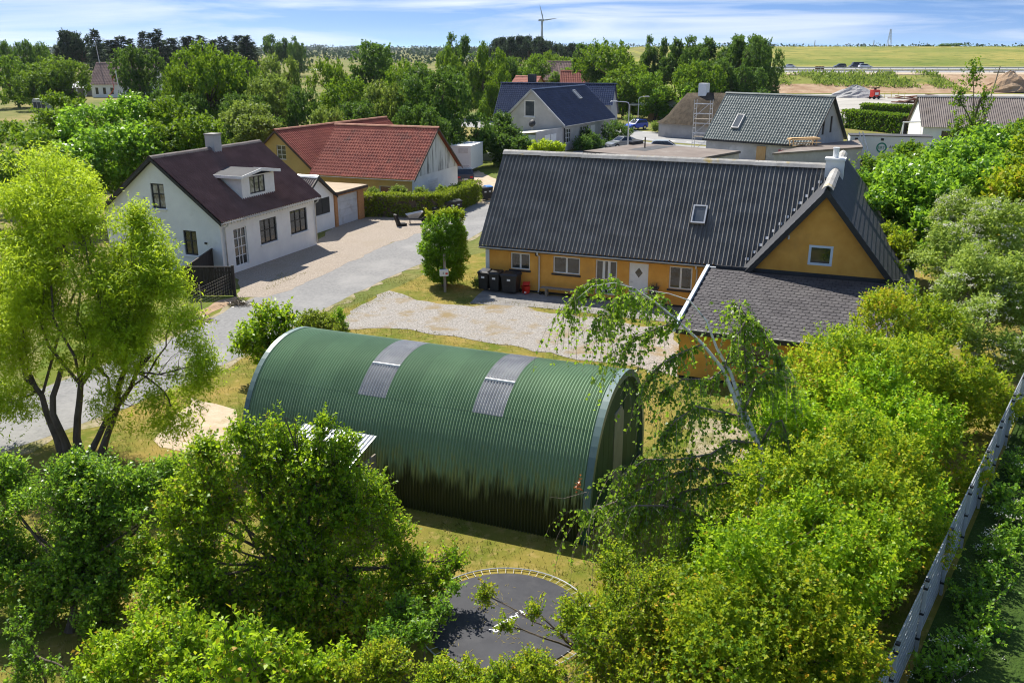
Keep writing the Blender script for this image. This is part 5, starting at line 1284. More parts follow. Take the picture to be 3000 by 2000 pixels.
# ------------------------------------------------------------------ the big willow by the lane
wl_l = [(130, 560, 28, 1.3), (40, 690, 28, 1.6), (235, 655, 27, 1.25), (385, 715, 26.5, 0.95), (455, 810, 26, 1.05), (330, 830, 26, 1.4), (150, 830, 26.5, 1.5), (505, 930, 25.8, 0.95),
        (420, 1000, 25.5, 1.2), (565, 1070, 25.2, 0.8), (250, 980, 25.5, 1.2), (70, 980, 26, 1.3), (500, 1190, 25, 0.9), (360, 1180, 25.2, 0.8), (20, 1180, 26, 1.0), (-60, 850, 27.5, 1.6), (190, 575, 29, 1.1), (90, 530, 30, 1.1), (395, 640, 26.6, 0.4, 0.6)]
wb = G(250, 1335)
ws = [((wb.x - 0.5, wb.y, 0), D(180, 1080, 26)[:], 0.13), ((wb.x - 0.2, wb.y + 0.1, 0), D(270, 1050, 25.8)[:], 0.13), ((wb.x + 0.5, wb.y - 0.1, 0), D(370, 1000, 25.6)[:], 0.11),
      ((wb.x + 0.1, wb.y, 0), D(440, 1040, 25.4)[:], 0.10), ((wb.x - 0.8, wb.y + 0.2, 0), D(90, 1100, 26.2)[:], 0.12)]
bush('willow_tree', wl_l, 15500, 9, 0.62, 0.13, 0.036, MAT['leaf_willow'], 'large bright corkscrew willow with several twisted stems beside the lane at left', 'tree', 101, base=(wb.x, wb.y, 0), stems=ws, curl=0.22, sub=7,
     droop=0.35, up=0.25, shell=0.8, gap=0.10, nf=1.5, sticks=False, wob=0.7)

# ------------------------------------------------------------------ fruit trees and shrubs below the camera
ap_l = [(830, 1330, 17.4, 0.75), (700, 1370, 17.4, 0.7), (960, 1360, 17.5, 0.65), (590, 1450, 17, 0.75), (830, 1510, 17, 1.0), (1030, 1470, 17.4, 0.8), (1120, 1570, 17.4, 0.65), (690, 1610, 16.6, 1.0),
        (550, 1630, 16.6, 0.65), (920, 1690, 16.5, 1.0), (1080, 1730, 16.9, 0.85), (1190, 1660, 17.2, 0.5), (790, 1800, 16.1, 0.9), (1010, 1860, 16.3, 0.75), (1240, 1740, 17.4, 0.35),
        (835, 1225, 17.5, 0.28, 0.42), (715, 1265, 17.5, 0.28, 0.36), (935, 1250, 17.5, 0.28, 0.4), (1010, 1310, 17.5, 0.3), (600, 1320, 17.3, 0.32), (1100, 1440, 17.6, 0.35), (520, 1500, 17, 0.4), (1330, 1640, 17.6, 0.28), (1290, 1700, 17.3, 0.32), (640, 1760, 16.2, 0.7), (560, 1800, 15.6, 0.6), (900, 1420, 17.2, 0.7), (760, 1440, 17.2, 0.7), (450, 1620, 16.8, 0.5), (880, 1880, 15.6, 0.6), (1160, 1800, 16.6, 0.5), (500, 1720, 16, 0.6), (600, 1880, 15, 0.55), (740, 1900, 15, 0.6), (450, 1830, 15.3, 0.5), (1060, 1800, 15.8, 0.6), (1240, 1820, 16.4, 0.3)]
b_ = G(868, 1850)
bush('apple_tree', ap_l, 8000, 12, 0.40, 0.082, 0.050, MAT['leaf_apple'], 'broad bright green apple tree standing in front of the green hut', 'tree', 102, base=(b_.x, b_.y, 0), r0=0.10, shell=0.95, gap=0.34, nf=1.6, up=0.6, fork=0.35, sub=6, low=0.15)
dk_l = [(150, 1440, 18, 0.8), (310, 1430, 18, 0.75), (70, 1540, 17.5, 0.8), (250, 1570, 17.5, 0.85), (400, 1540, 17.6, 0.65), (60, 1690, 17, 0.75), (210, 1690, 17, 0.75), (360, 1720, 16.8, 0.65), (460, 1420, 18.2, 0.5), (540, 1390, 18.6, 0.45), (-40, 1600, 17.5, 0.8), (120, 1790, 16.6, 0.5), (300, 1820, 16.2, 0.5), (420, 1660, 17, 0.55), (20, 1400, 18.3, 0.5), (230, 1380, 18.4, 0.45)]
b_ = G(205, 1850)
bush('fruit_tree', dk_l, 6000, 11, 0.38, 0.074, 0.048, MAT['leaf_fruit'], 'darker glossy fruit tree left of the bright apple tree', 'tree', 103, base=(b_.x, b_.y, 0), r0=0.10, shell=0.65, gap=0.2, nf=1.6, fork=0.4, sub=6, low=0.2)
nl = [(560, 1880, 12.9, 0.50), (720, 1930, 12.4, 0.5), (430, 1930, 12.8, 0.45), (860, 1960, 12.6, 0.45), (600, 2020, 12.0, 0.55), (330, 2000, 12.8, 0.4), (760, 2040, 12.0, 0.5), (950, 2010, 12.8, 0.4), (460, 1860, 13.8, 0.4), (300, 1920, 13.6, 0.35), (1010, 1950, 13.4, 0.35)]
bush('cherry_bush', nl, 2300, 12, 0.36, 0.085, 0.052, MAT['leaf_apple'], 'leafy shrub at the bottom edge below the apple tree', 'shrub', 104, r0=0.05, shell=0.6, gap=0.2, nf=2.0, up=0.7)
bush('young_apple_tree', [(680, 1850, 10.6, 0.16, 0.3), (640, 1930, 10.5, 0.22), (740, 1930, 10.5, 0.2), (690, 2020, 10.4, 0.28)], 90, 9, 0.45, 0.105, 0.060, MAT['leaf_apple'], 'young apple tree with large pale leaves on upright twigs at the bottom', 'tree', 105, r0=0.04, shell=0.7, gap=0.8, up=1.2, fork=0.8, stick=0.006)
bush('sapling', [(60, 1830, 14.6, 0.2, 0.25), (75, 1920, 14.2, 0.25, 0.35), (60, 2000, 14, 0.3), (140, 1960, 14, 0.25), (230, 1990, 13.6, 0.25)], 210, 10, 0.3, 0.07, 0.045, MAT['leaf_dark'], 'slender sapling in the lower left corner of the lawn', 'sapling', 106, r0=0.035, shell=0.8, gap=0.5, up=0.9, fork=0.8)
ht = [(1120, 1960, 12.9, 0.42), (1290, 2010, 12.4, 0.42), (1480, 2020, 12.4, 0.42), (1660, 1990, 12.6, 0.5), (1000, 1990, 12.8, 0.3), (1560, 1960, 12.9, 0.28), (1380, 1975, 12.9, 0.2)]
bush('hawthorn_bush', ht, 1900, 13, 0.30, 0.052, 0.036, MAT['leaf_hawthorn'], 'yellowish hawthorn bush along the bottom edge in front of the trampoline', 'shrub', 107, r0=0.05, shell=0.6, gap=0.18, nf=2.2, up=0.6)
ht2 = [(1760, 1880, 13.4, 0.55), (1850, 1780, 13.9, 0.6), (1980, 1880, 13.5, 0.75), (1920, 1720, 14.4, 0.45), (1700, 1800, 14.0, 0.38), (1860, 1990, 12.9, 0.6), (1640, 1850, 13.8, 0.22), (1580, 1800, 14.2, 0.22), (1480, 1830, 14.2, 0.14), (1420, 1740, 15, 0.14, 0.25), (1800, 1650, 15, 0.35)]
bush('hawthorn_bush', ht2, 2600, 13, 0.30, 0.055, 0.038, MAT['leaf_hawthorn'], 'hawthorn bush with thin twigs reaching over the trampoline from the right', 'shrub', 108, r0=0.05, shell=0.6, gap=0.2, nf=2.0, up=0.5)
bush('hawthorn_bush', [(1290, 1790, 15.4, 0.2), (1230, 1850, 14.9, 0.28), (1190, 1790, 15.6, 0.3), (1330, 1720, 16, 0.14), (1130, 1880, 14.6, 0.35)], 420, 12, 0.32, 0.07, 0.045, MAT['leaf_dark'], 'loose dark twigs spreading over the left rim of the trampoline', 'shrub', 109, r0=0.03, shell=0.8, gap=0.5, up=0.4)
# hedgerow along the wire mesh fence
hedge_sets = [
    ([(2230, 1960, 14.0, 1.0), (2420, 1930, 14.3, 0.95), (2090, 1830, 14.4, 0.85), (2310, 1770, 15.0, 0.9), (2120, 1980, 13.4, 0.8)], 4800, 'hawthorn', 'dense hawthorn at the lower right foot of the mesh fence'),
    ([(2280, 1620, 16.4, 1.0), (2470, 1690, 16.0, 0.95), (2560, 1600, 17.2, 0.85), (2150, 1640, 15.6, 0.75), (2380, 1560, 17.0, 0.9)], 4200, 'dark', 'darker green hedge bush right below the leaning birch trunk'),
    ([(2400, 1420, 18.8, 1.1), (2570, 1470, 18.6, 0.9), (2640, 1380, 20.2, 0.85), (2250, 1430, 18.5, 0.75), (2480, 1330, 20.4, 0.95)], 4300, 'hawthorn', 'sunlit hawthorn in the middle of the hedge beside the mesh fence'),
    ([(2450, 1230, 22.4, 1.15), (2640, 1250, 22.4, 0.95), (2310, 1270, 21.4, 0.95), (2740, 1230, 23.8, 0.75), (2560, 1160, 23.8, 0.95)], 4200, 'dark', 'green hedge bush between the birch and the fence bend'),
    ([(2370, 1130, 23.6, 0.95), (2520, 1080, 25.0, 1.1), (2440, 1030, 26.2, 0.75), (2640, 1080, 25.6, 1.0), (2300, 1180, 22.6, 0.6)], 4300, 'hawthorn', 'yellow green hawthorn just in front of the lean-to wall'),
    ([(2600, 960, 28.2, 1.0), (2750, 1060, 26.6, 1.0), (2720, 950, 29.5, 1.0), (2600, 890, 29.2, 0.45), (2840, 1110, 26.6, 0.7), (2560, 880, 29.0, 0.3), (2660, 860, 30, 0.35)], 4300, 'hawthorn', 'tall hawthorn at the right corner of the lean-to roof'),
]
_f0 = np.array([5.5, 11.8]); _ft = np.array([0.577, 0.817]); _fn = np.array([-0.817, 0.577])
rh = np.random.default_rng(118)
for i, (L, n, k, lab) in enumerate(hedge_sets):
    L = lobes_px([(a[0], a[1], a[2] - 1.3, *a[3:]) for a in L]); t0 = np.mean([(np.array(l[:2]) - _f0) @ _ft for l in L])
    for q in range(7):      # the lower growth that closes the row down to the fence
        c = _f0 + _ft * (t0 + rh.uniform(-1.9, 1.9)) + _fn * (0.75 + 0.62 * q + rh.uniform(-0.2, 0.2)); r = rh.uniform(0.75, 1.0)
        L.append((c[0], c[1], rh.uniform(0.9, 1.5), r, r, r * 1.1))
    bush('hedgerow_bush', L, int(n * 1.25), 11, 0.36, 0.072 + 0.002 * i, 0.050 + 0.002 * i, MAT['leaf_hawthorn' if k == 'hawthorn' else 'leaf_apple'], lab, 'shrub', 120 + i, group='hedgerow along the mesh fence', px=False, sticks=False, r0=0.06, shell=0.5, gap=0.32, nf=1.5, up=0.55)
fl = [(2850, 830, 33.5, 1.4), (2770, 740, 36.0, 1.2), (2920, 700, 37.5, 1.6), (2960, 860, 33, 1.3), (2880, 960, 30.5, 1.1), (2960, 1040, 29.5, 0.9), (2790, 860, 32.5, 0.7), (2820, 640, 40, 1.2)]
e = bush('elder_bush', fl, 5200, 9, 0.42, 0.12, 0.072, MAT['leaf_elder'], 'pale flowering elder mass at the right edge beside the house', 'shrub', 140, r0=0.08, shell=0.5, gap=0.25, nf=1.1, up=0.4, sticks=False)
rng = np.random.default_rng(141)
P, d = crown_points([(l[0] - e.location.x, l[1] - e.location.y, l[2], l[3]) for l in lobes_px(fl)], 900, rng, 0.1, 0.1, 1.2)
k = 12; C = P[:, None] + d[:, None] * 0.12 + rng.normal(0, 0.075, (len(P), k, 3)) * np.array([1, 1, 0.35])
leaf_obj('flower_heads', C.reshape(-1, 3), unit(rng.normal(0, 1, (len(P) * k, 3))), np.tile([[0, 0, 1.0]], (len(P) * k, 1)) + rng.normal(0, 0.3, (len(P) * k, 3)), 0.055, 0.05, rng.random(len(P) * k), MAT['blossom'], e)
tr_r = [([(2660, 585, 47, 1.8), (2575, 640, 45, 1.2), (2720, 620, 45.5, 1.5), (2625, 535, 49, 1.1), (2680, 700, 43, 1.3), (2540, 560, 50, 0.9)], 3600, 'leaf_dark', 'dark leafy tree behind the right slope of the gable roof'),
        ([(2830, 500, 53, 1.9), (2760, 490, 55, 1.3), (2900, 460, 55, 1.6), (2880, 570, 49, 1.7), (2780, 570, 50, 1.6), (2950, 540, 50, 1.5)], 4200, 'leaf_dark', 'broad dark tree with glossy leaves at the upper right'),
        ([(2960, 600, 46, 1.6), (3010, 520, 50, 1.8), (2940, 680, 43, 1.0)], 2400, 'leaf_hawthorn', 'yellow green tree cut by the right picture edge'),
        ([(2965, 440, 66, 1.5), (3020, 410, 68, 1.6), (2905, 455, 62, 1.1), (2840, 420, 63, 0.8)], 1900, 'leaf_far_a', 'light green tree in front of the brown barn roof'),
        ([(2530, 520, 60, 1.2), (2600, 505, 61, 1.1), (2660, 460, 64, 0.9), (2700, 500, 60, 1.2), (2640, 520, 58, 1.1)], 1600, 'leaf_far_a', 'green bushes below the white container at the chimney')]
for i, (L, n, m_, lab) in enumerate(tr_r):
    bush('garden_tree', L, n, 7, 0.7, 0.235, 0.155, MAT[m_], lab, 'tree', 150 + i, r0=0.14, shell=0.5, gap=0.32, nf=0.8, up=0.4, sticks=False)
bush('sparse_tree', [(2850, 215, 60, 0.7, 0.9), (2810, 290, 60, 0.45, 0.9), (2890, 280, 60, 0.45, 0.9), (2850, 360, 60, 0.9, 1.1), (2800, 380, 60, 0.5), (2900, 400, 60, 0.6)], 260, 8, 0.5, 0.17, 0.11, MAT['leaf_far_a'], 'half bare young tree rising in front of the brown roof', 'tree', 160, base=tuple(D(2855, 560, 60).xy) + (0,), r0=0.12, shell=0.9, gap=0.6, up=0.8, fork=0.85, sub=9, curl=0.08)
bush('garden_shrub', [(2620, 770, 39.5, 0.55), (2640, 720, 41.5, 0.6), (2600, 690, 43, 0.5)], 500, 11, 0.4, 0.11, 0.07, MAT['leaf_hawthorn'], 'yellowish shrub close to the right eave of the gable wing', 'shrub', 161, r0=0.05, gap=0.3)

# ------------------------------------------------------------------ leaning birch
bir = empty('birch_tree', (*G(2215, 1760).xy, 0), 0, 'leaning white birch with hanging leafy strands beside the hut end', 'tree')
bo = np.array(bir.location[:])
rng = np.random.default_rng(170)
def bp(x, y, Y): return np.array(D(x, y, Y)[:]) - bo
trunk = [np.zeros(3), bp(2218, 1620, 18.2), bp(2222, 1510, 18.6), bp(2234, 1393, 19.0), bp(2226, 1301, 19.3), bp(2174, 1221, 19.6), bp(2119, 1083, 20.0), bp(2059, 1008, 20.2), bp(1985, 939, 20.3), bp(1916, 882, 20.3), bp(1858, 845, 20.3), bp(1800, 828, 20.2), bp(1735, 838, 20.1), bp(1690, 875, 20.0)]
tr_r_ = [0.12, 0.10, 0.09, 0.08, 0.072, 0.06, 0.046, 0.036, 0.028, 0.020, 0.014, 0.010, 0.007, 0.004]
MB().tube(trunk, tr_r_, 10).build('trunk', MAT['birch_bark'], bir, True)
stem2 = [bp(2210, 1270, 19.4), bp(2170, 1180, 19.8), bp(2140, 1090, 20.0), bp(2100, 1020, 20.2), bp(2070, 940, 20.4), bp(2020, 880, 20.5), bp(1960, 860, 20.5), bp(1900, 850, 20.4)]
MB().tube(stem2, [0.055, 0.048, 0.04, 0.032, 0.024, 0.016, 0.01, 0.005], 8).build('trunk', MAT['birch_bark'], bir, True)
br = [  # boughs: start index on trunk, list of points
    (10, [(1800, 820, 20.4), (1740, 815, 20.3), (1690, 850, 20.2), (1660, 910, 20.1)]), (9, [(1850, 860, 20.0), (1800, 880, 19.8), (1750, 930, 19.7)]),
    (8, [(1930, 960, 20.0), (1860, 985, 19.8), (1800, 1030, 19.7)]), (8, [(1960, 880, 20.6), (1890, 860, 20.7), (1820, 890, 20.7), (1770, 950, 20.7)]),
    (7, [(2000, 1030, 19.9), (1930, 1070, 19.6), (1880, 1130, 19.5)]), (6, [(2150, 1000, 20.0), (2190, 930, 20.1), (2215, 940, 20.1), (2260, 1010, 20.0), (2300, 1090, 20.0)]),
    (6, [(2080, 1110, 19.8), (2000, 1110, 19.6), (1940, 1150, 19.5)]), (5, [(2210, 1130, 19.6), (2250, 1090, 19.5), (2300, 1110, 19.4)]),
    (5, [(2130, 1210, 19.4), (2040, 1190, 19.2), (1980, 1230, 19.1), (1930, 1290, 19.0)]), (4, [(2260, 1240, 19.2), (2290, 1230, 19.2), (2310, 1290, 19.1)]),
    (4, [(2150, 1290, 19.0), (2080, 1330, 18.6), (1990, 1345, 18.4), (1890, 1345, 18.3), (1810, 1400, 18.2)]), (3, [(2150, 1390, 18.8), (2060, 1370, 18.5), (1960, 1390, 18.3), (1880, 1430, 18.2), (1800, 1470, 18.1), (1720, 1500, 18.0)]),
    (3, [(2100, 1420, 18.6), (2000, 1440, 18.3), (1900, 1500, 18.0), (1850, 1560, 17.9)]), (2, [(2150, 1520, 18.2), (2060, 1540, 18.0), (1980, 1600, 17.8)]),
    (3, [(2290, 1420, 18.9), (2340, 1470, 18.8), (2350, 1540, 18.7)]), (2, [(2290, 1560, 18.3), (2360, 1590, 18.2), (2420, 1620, 18.1), (2460, 1700, 18.0)]),
    (2, [(2120, 1560, 18.4), (2030, 1500, 18.2), (1940, 1480, 18.0), (1860, 1480, 17.8), (1780, 1520, 17.7)]), (5, [(2190, 1150, 20), (2180, 1010, 20.3), (2185, 920, 20.5), (2150, 885, 20.5)])]
bm = MB(); A_, B_ = [], []; LP, LD, LT = [], [], []
for s, pts in br:
    P = [trunk[s]] + [bp(*p) for p in pts]
    Q = [p[:] for p in smooth_line([(0, 0)], 1)] if False else P
    r0 = tr_r_[s] * 0.42 + 0.004
    bm.tube(P, [r0 * (1 - 0.8 * i / (len(P) - 1)) + 0.002 for i in range(len(P))], 5)
    for i in range(len(P) - 1):
        a, b = np.array(P[i]), np.array(P[i + 1]); L = np.linalg.norm(b - a); w = (i + 0.6) / len(P)
        for q in range(int(L * (22 + 40 * w))):
            st = a + (b - a) * rng.random(); ln = rng.uniform(0.2, 1.0) ** 1.4 * (0.7 + 1.1 * w)
            vd = unit((b - a) / L * 0.45 + rng.normal(0, 0.42, 3) + np.array([0.05, 0, -0.05]))
            p = st; n = 5
            for k in range(n):
                vd = unit(vd + np.array([0, 0, -0.5])); e_ = p + vd * ln / n * 1.25
                A_.append(p); B_.append(e_)
                for z in range(2): LP.append(p + (e_ - p) * rng.random()); LD.append(vd); LT.append(w)
                p = e_
twigs_mesh(np.array(A_), np.array(B_), 0.0045, 0.003, bm)
bm.build('branches', MAT['birch_twig'], bir)
LP, LD = np.array(LP), np.array(LD); n = len(LP)
dd = unit(LD * 0.4 + rng.normal(0, 0.6, (n, 3)) + np.array([0, 0, -0.45])); sz = 0.095 * rng.uniform(0.7, 1.3, n)
leaf_obj('crown', LP + dd * 0.01, dd, unit(rng.normal(0, 1, (n, 3)) + np.array([0, -0.3, 0.5])), sz, sz * 0.8, np.clip(0.5 + rng.normal(0, 0.25, n), 0, 1), MAT['leaf_birch'], bir)
p = bp(1695, 1420, 18.0); q = rng.normal(0, 0.07, (26, 3)) * np.array([0.5, 0.5, 1.6]) + p
leaf_obj('dead_leaves', q, unit(rng.normal(0, 1, (26, 3)) + np.array([0, 0, -1.0])), rng.normal(0, 1, (26, 3)), 0.07, 0.05, rng.random(26), MAT['dry_leaf'], bir)
tw_ = MB(); tw_.tube([bp(1720, 1500, 18.0), bp(1700, 1430, 18.0), bp(1670, 1360, 18.0), bp(1655, 1320, 18.0)], [0.008, 0.006, 0.004, 0.002], 4)
tw_.tube([bp(1720, 1440, 18.0), bp(1650, 1460, 18.0), bp(1610, 1455, 18.0)], [0.006, 0.004, 0.002], 4); tw_.build('bare_twig', MAT['birch_twig'], bir)

# ------------------------------------------------------------------ small planting in the yard
tp_ = G(1300, 850)
bush('clipped_shrub', [(tp_.x, tp_.y + 0.8, 1.1, 1.05, 1.05, 0.95), (tp_.x, tp_.y + 0.8, 2.1, 1.2, 1.2, 1.1), (tp_.x, tp_.y + 0.8, 3.0, 1.05, 1.05, 0.9)], 3600, 12, 0.26, 0.085, 0.055, MAT['leaf_topiary'], 'tall egg-shaped clipped evergreen beside the letter box post', 'shrub', 180, px=False, base=(tp_.x, tp_.y + 0.8, 0), r0=0.14, fork=0.3, shell=0.28, gap=0.55, up=0.2, wob=0.45, sticks=False)
bush('shoot_tuft', [(tp_.x - 0.7, tp_.y + 0.8, 3.65, 0.16, 0.16, 0.3), (tp_.x + 0.6, tp_.y + 0.7, 3.75, 0.4, 0.3, 0.3), (tp_.x + 0.1, tp_.y + 0.8, 3.75, 0.4, 0.35, 0.25), (tp_.x + 1.0, tp_.y + 0.8, 3.6, 0.12, 0.12, 0.32)], 330, 10, 0.26, 0.09, 0.055, MAT['leaf_hawthorn'], 'fresh yellowish shoots on top of the clipped evergreen', 'shrub', 181, px=False, base=(tp_.x, tp_.y + 0.8, 2.9), r0=0.02, shell=0.9, gap=0.8, up=1.0, low=None, fork=0.2) if False else None
ct_ = bpy.data.objects.get('clipped_shrub')
foliage(ct_, [(-0.75, 0, 3.75, 0.16, 0.16, 0.3), (0.55, 0, 3.85, 0.42, 0.3, 0.3), (0.0, 0, 3.8, 0.4, 0.35, 0.25), (1.0, 0, 3.7, 0.12, 0.12, 0.32)], 340, 10, 0.26, 0.09, 0.055, MAT['leaf_hawthorn'], np.random.default_rng(181), shell=0.9, gap=0.8, up=1.0, name='fresh_shoots', sticks=False)
bush('cherry_tree', [(770, 925, 32.5, 0.5, 0.45), (830, 930, 32.3, 0.55, 0.5), (740, 985, 32.0, 0.6), (840, 1000, 32.0, 0.6), (785, 1030, 31.8, 0.65), (715, 1010, 32, 0.35)], 620, 11, 0.5, 0.15, 0.075, MAT['leaf_apple'], 'young cherry tree with large drooping leaves at the left end of the hut', 'tree', 182, r0=0.06, shell=0.8, gap=0.35, droop=0.3, up=0.5, fork=0.7)
bush('low_hedge', [(905, 970, 38.6, 0.45), (945, 968, 38.4, 0.5), (975, 970, 38.0, 0.42), (1000, 990, 37.2, 0.3)], 560, 12, 0.25, 0.08, 0.05, MAT['leaf_hedge'], 'short rounded hedge stub between the lane and the hut', 'hedge', 183, r0=0.04, shell=0.35, gap=0.8)
bush('thin_shrub', [(995, 925, 37.6, 0.22, 0.35), (1005, 960, 37.4, 0.26, 0.4)], 110, 10, 0.25, 0.075, 0.05, MAT['leaf_topiary'], 'thin upright shrub beside the short hedge stub', 'shrub', 184, r0=0.03, shell=0.9, gap=0.6, up=0.9)

# ------------------------------------------------------------------ clipped hedges
def hedge(name, pts, w, h, n, ll, label, seed, m='leaf_hedge', top_extra=None, lpt=10):
    rng = np.random.default_rng(seed); o = empty(name, (pts[0][0], pts[0][1], 0), 0, label, 'hedge')
    core = MB(); CP, CD, = [], []
    tot = sum(math.dist(pts[i], pts[i + 1]) for i in range(len(pts) - 1))
    for i in range(len(pts) - 1):
        a = np.array([*pts[i], 0.0]) - np.array([*pts[0], 0]); b = np.array([*pts[i + 1], 0.0]) - np.array([*pts[0], 0]); L = np.linalg.norm(b - a); t = (b - a) / L; q = np.array([-t[1], t[0], 0])
        core.obox(a - q * (w / 2 - 0.14) + t * (-0.1 if i else 0.1), t * L, q * (w - 0.28), (0, 0, h - 0.16))
        k = int(n * L / tot); s = rng.random(k) * (L + w) - w / 2; f = rng.random(k)
        per = 2 * h + w; u = f * per
        side = np.where(u < h, -1, np.where(u < h + w, 0, 1))
        pos = a + t * s[:, None]
        z = np.where(side == -1, u, np.where(side == 0, h, u - h - w)); lat = np.where(side == 0, u - h - w / 2, side * w / 2)
        nrm = q * side[:, None] + np.array([0, 0, 1.0]) * (side == 0)[:, None]
        pos = pos + q * lat[:, None] + np.array([0, 0, 1.0]) * z[:, None]
        pos += nrm * (0.05 * noise3(pos * 2.5, seed) - 0.05 + rng.normal(0, 0.02, k))[:, None]
        CP.append(pos); CD.append(nrm)
    core.build('branches', MAT['bark'], o)
    P = np.concatenate(CP); d = np.concatenate(CD); k = len(P)
    base = P[:, None] + rng.normal(0, 0.06, (k, lpt, 3)); side = rng.normal(0, 1, (k, lpt, 3))
    ld = unit(d[:, None] * 0.6 + side * 0.7 + np.array([0, 0, 0.3])); nr = unit(d[:, None] * 0.8 + np.array([0, 0, 0.5]) + rng.normal(0, 0.5, (k, lpt, 3)))
    lv = np.clip(0.5 + 0.25 * noise3(P * 1.1, 9)[:, None] + rng.normal(0, 0.15, (k, lpt)), 0, 1)
    sz = ll * rng.uniform(0.7, 1.3, k * lpt)
    leaf_obj('foliage', base.reshape(-1, 3), ld.reshape(-1, 3), nr.reshape(-1, 3), sz, sz * 0.6, lv.reshape(-1), MAT[m], o)
    return o
hd = hedge('clipped_hedge', [(-11.3, 67.0), (-5.6, 66.6), (-3.2, 73.2)], 1.1, 1.65, 2600, 0.13, 'clipped hedge turning the corner in front of the red-roofed building', 200)
bush('tall_weeds', [(-10.5, 68.0, 1.5, 0.5, 0.4, 0.4), (-8.6, 68.0, 1.6, 0.6, 0.4, 0.35), (-6.9, 68.2, 1.5, 0.5, 0.4, 0.4), (-5.4, 69, 1.5, 0.4, 0.4, 0.35)], 420, 10, 0.4, 0.15, 0.08, MAT['leaf_far_c'], 'pale nettles growing up behind the clipped hedge', 'plants', 201, px=False, r0=0.02, shell=0.8, gap=0.5, up=0.8)
hedge('clipped_hedge', [G(2490, 375).xy[:], G(2640, 392).xy[:]], 2.2, 2.6, 1500, 0.3, 'clipped green hedge behind the white site container', 202, m='leaf_far_a')
hedge('clipped_hedge', [G(2540, 348).xy[:], G(2720, 356).xy[:]], 2.4, 2.4, 1400, 0.32, 'second green hedge below the construction site', 203, m='leaf_far_a')
bush('shrub_row', [(1855, 312, 175, 2.0), (1910, 318, 172, 2.0), (1960, 322, 170, 1.8), (1830, 300, 178, 1.8)], 1500, 10, 0.8, 0.32, 0.2, MAT['leaf_far_c'], 'bushy hedge behind the carport across the street', 'hedge', 204, r0=0.08, gap=0.4, nf=0.6, sticks=False)
bush('roadside_plants', [(1925, 372, 136, 0.8, 0.6), (1965, 380, 134, 0.9, 0.6), (2000, 384, 132, 0.9, 0.7), (2035, 388, 130, 0.8, 0.7), (1845, 350, 140, 0.8, 0.6)], 700, 9, 0.6, 0.25, 0.12, MAT['leaf_far_c'], 'overgrown yellow green weeds along the far side of the street', 'plants', 205, r0=0.03, gap=0.6, nf=0.8, up=0.8, low=None, sticks=False)
bush('front_shrub', [(1705, 425, 112, 1.1), (1735, 420, 114, 1.1)], 420, 10, 0.5, 0.2, 0.12, MAT['leaf_far_b'], 'round dark shrub below the windows of the blue-tiled house', 'shrub', 206, r0=0.05, gap=0.5, sticks=False)
bush('front_shrub', [(1718, 410, 115, 0.7, 1.6)], 260, 10, 0.4, 0.2, 0.1, MAT['leaf_far_b'], 'small pointed conifer between the shrubs of the blue-tiled house', 'shrub', 207, r0=0.05, gap=0.5, up=0.8, sticks=False)
bush('front_shrub', [(1800, 392, 119, 1.7), (1820, 400, 118, 1.5), (1775, 425, 115, 0.9)], 620, 10, 0.5, 0.2, 0.12, MAT['leaf_far_b'], 'dark shrub at the street corner of the blue-tiled house', 'shrub', 208, r0=0.05, gap=0.5, sticks=False)
bush('dark_bush', [(1455, 395, 99, 1.7, 1.5), (1470, 365, 100, 1.0, 1.2), (1420, 410, 97, 1.5), (1495, 410, 98, 1.3), (1470, 435, 96, 1.5), (1525, 435, 95, 1.0)], 2200, 10, 0.7, 0.26, 0.16, MAT['leaf_far_b'], 'dark bush in front of the annex of the blue-tiled house', 'shrub', 209, r0=0.1, gap=0.3, nf=0.7, sticks=False)
bush('bright_bush', [(1560, 436, 82, 0.6), (1595, 440, 82, 0.8), (1630, 442, 82, 0.7)], 420, 10, 0.4, 0.2, 0.1, MAT['leaf_willow'], 'light green bush right behind the black ridge', 'shrub', 210, r0=0.04, gap=0.5)
# bushes behind the white house
bb = [([(130, 470, 66, 2.2), (40, 440, 70, 2.0), (60, 540, 60, 1.8), (170, 560, 58, 1.8), (-20, 520, 62, 2)], 2600, 'leaf_far_a', 'green bushes at the left edge behind the willow'),
      ([(260, 400, 68, 2.3), (380, 370, 70, 2.3), (320, 460, 64, 2.2), (230, 500, 62, 1.8), (420, 460, 65, 2.0)], 3600, 'leaf_dark', 'large bush with silvery leaf tips behind the white house gable'),
      ([(500, 380, 70, 2.2), (560, 420, 68, 1.9), (480, 450, 66, 2.0), (600, 400, 72, 1.5)], 2600, 'leaf_far_a', 'sunlit bush behind the chimney of the white house'),
      ([(170, 335, 85, 1.8), (220, 360, 82, 1.8), (150, 380, 82, 1.6)], 1400, 'leaf_far_a', 'round green bush at the end of the dry meadow'),
      ([(720, 350, 90, 2.2, 1.7), (680, 380, 88, 1.6), (770, 390, 88, 1.6), (730, 400, 87, 1.8)], 1700, 'leaf_far_c', 'pale grey green shrub between the roofs and the tall trees')]
for i, (L, n, m_, lab) in enumerate(bb):
    bush('bush', L, n, 7, 0.6, 0.255, 0.165, MAT[m_], lab, 'shrub', 220 + i, r0=0.12, shell=0.45, gap=0.28, nf=0.75, up=0.4, sticks=False)

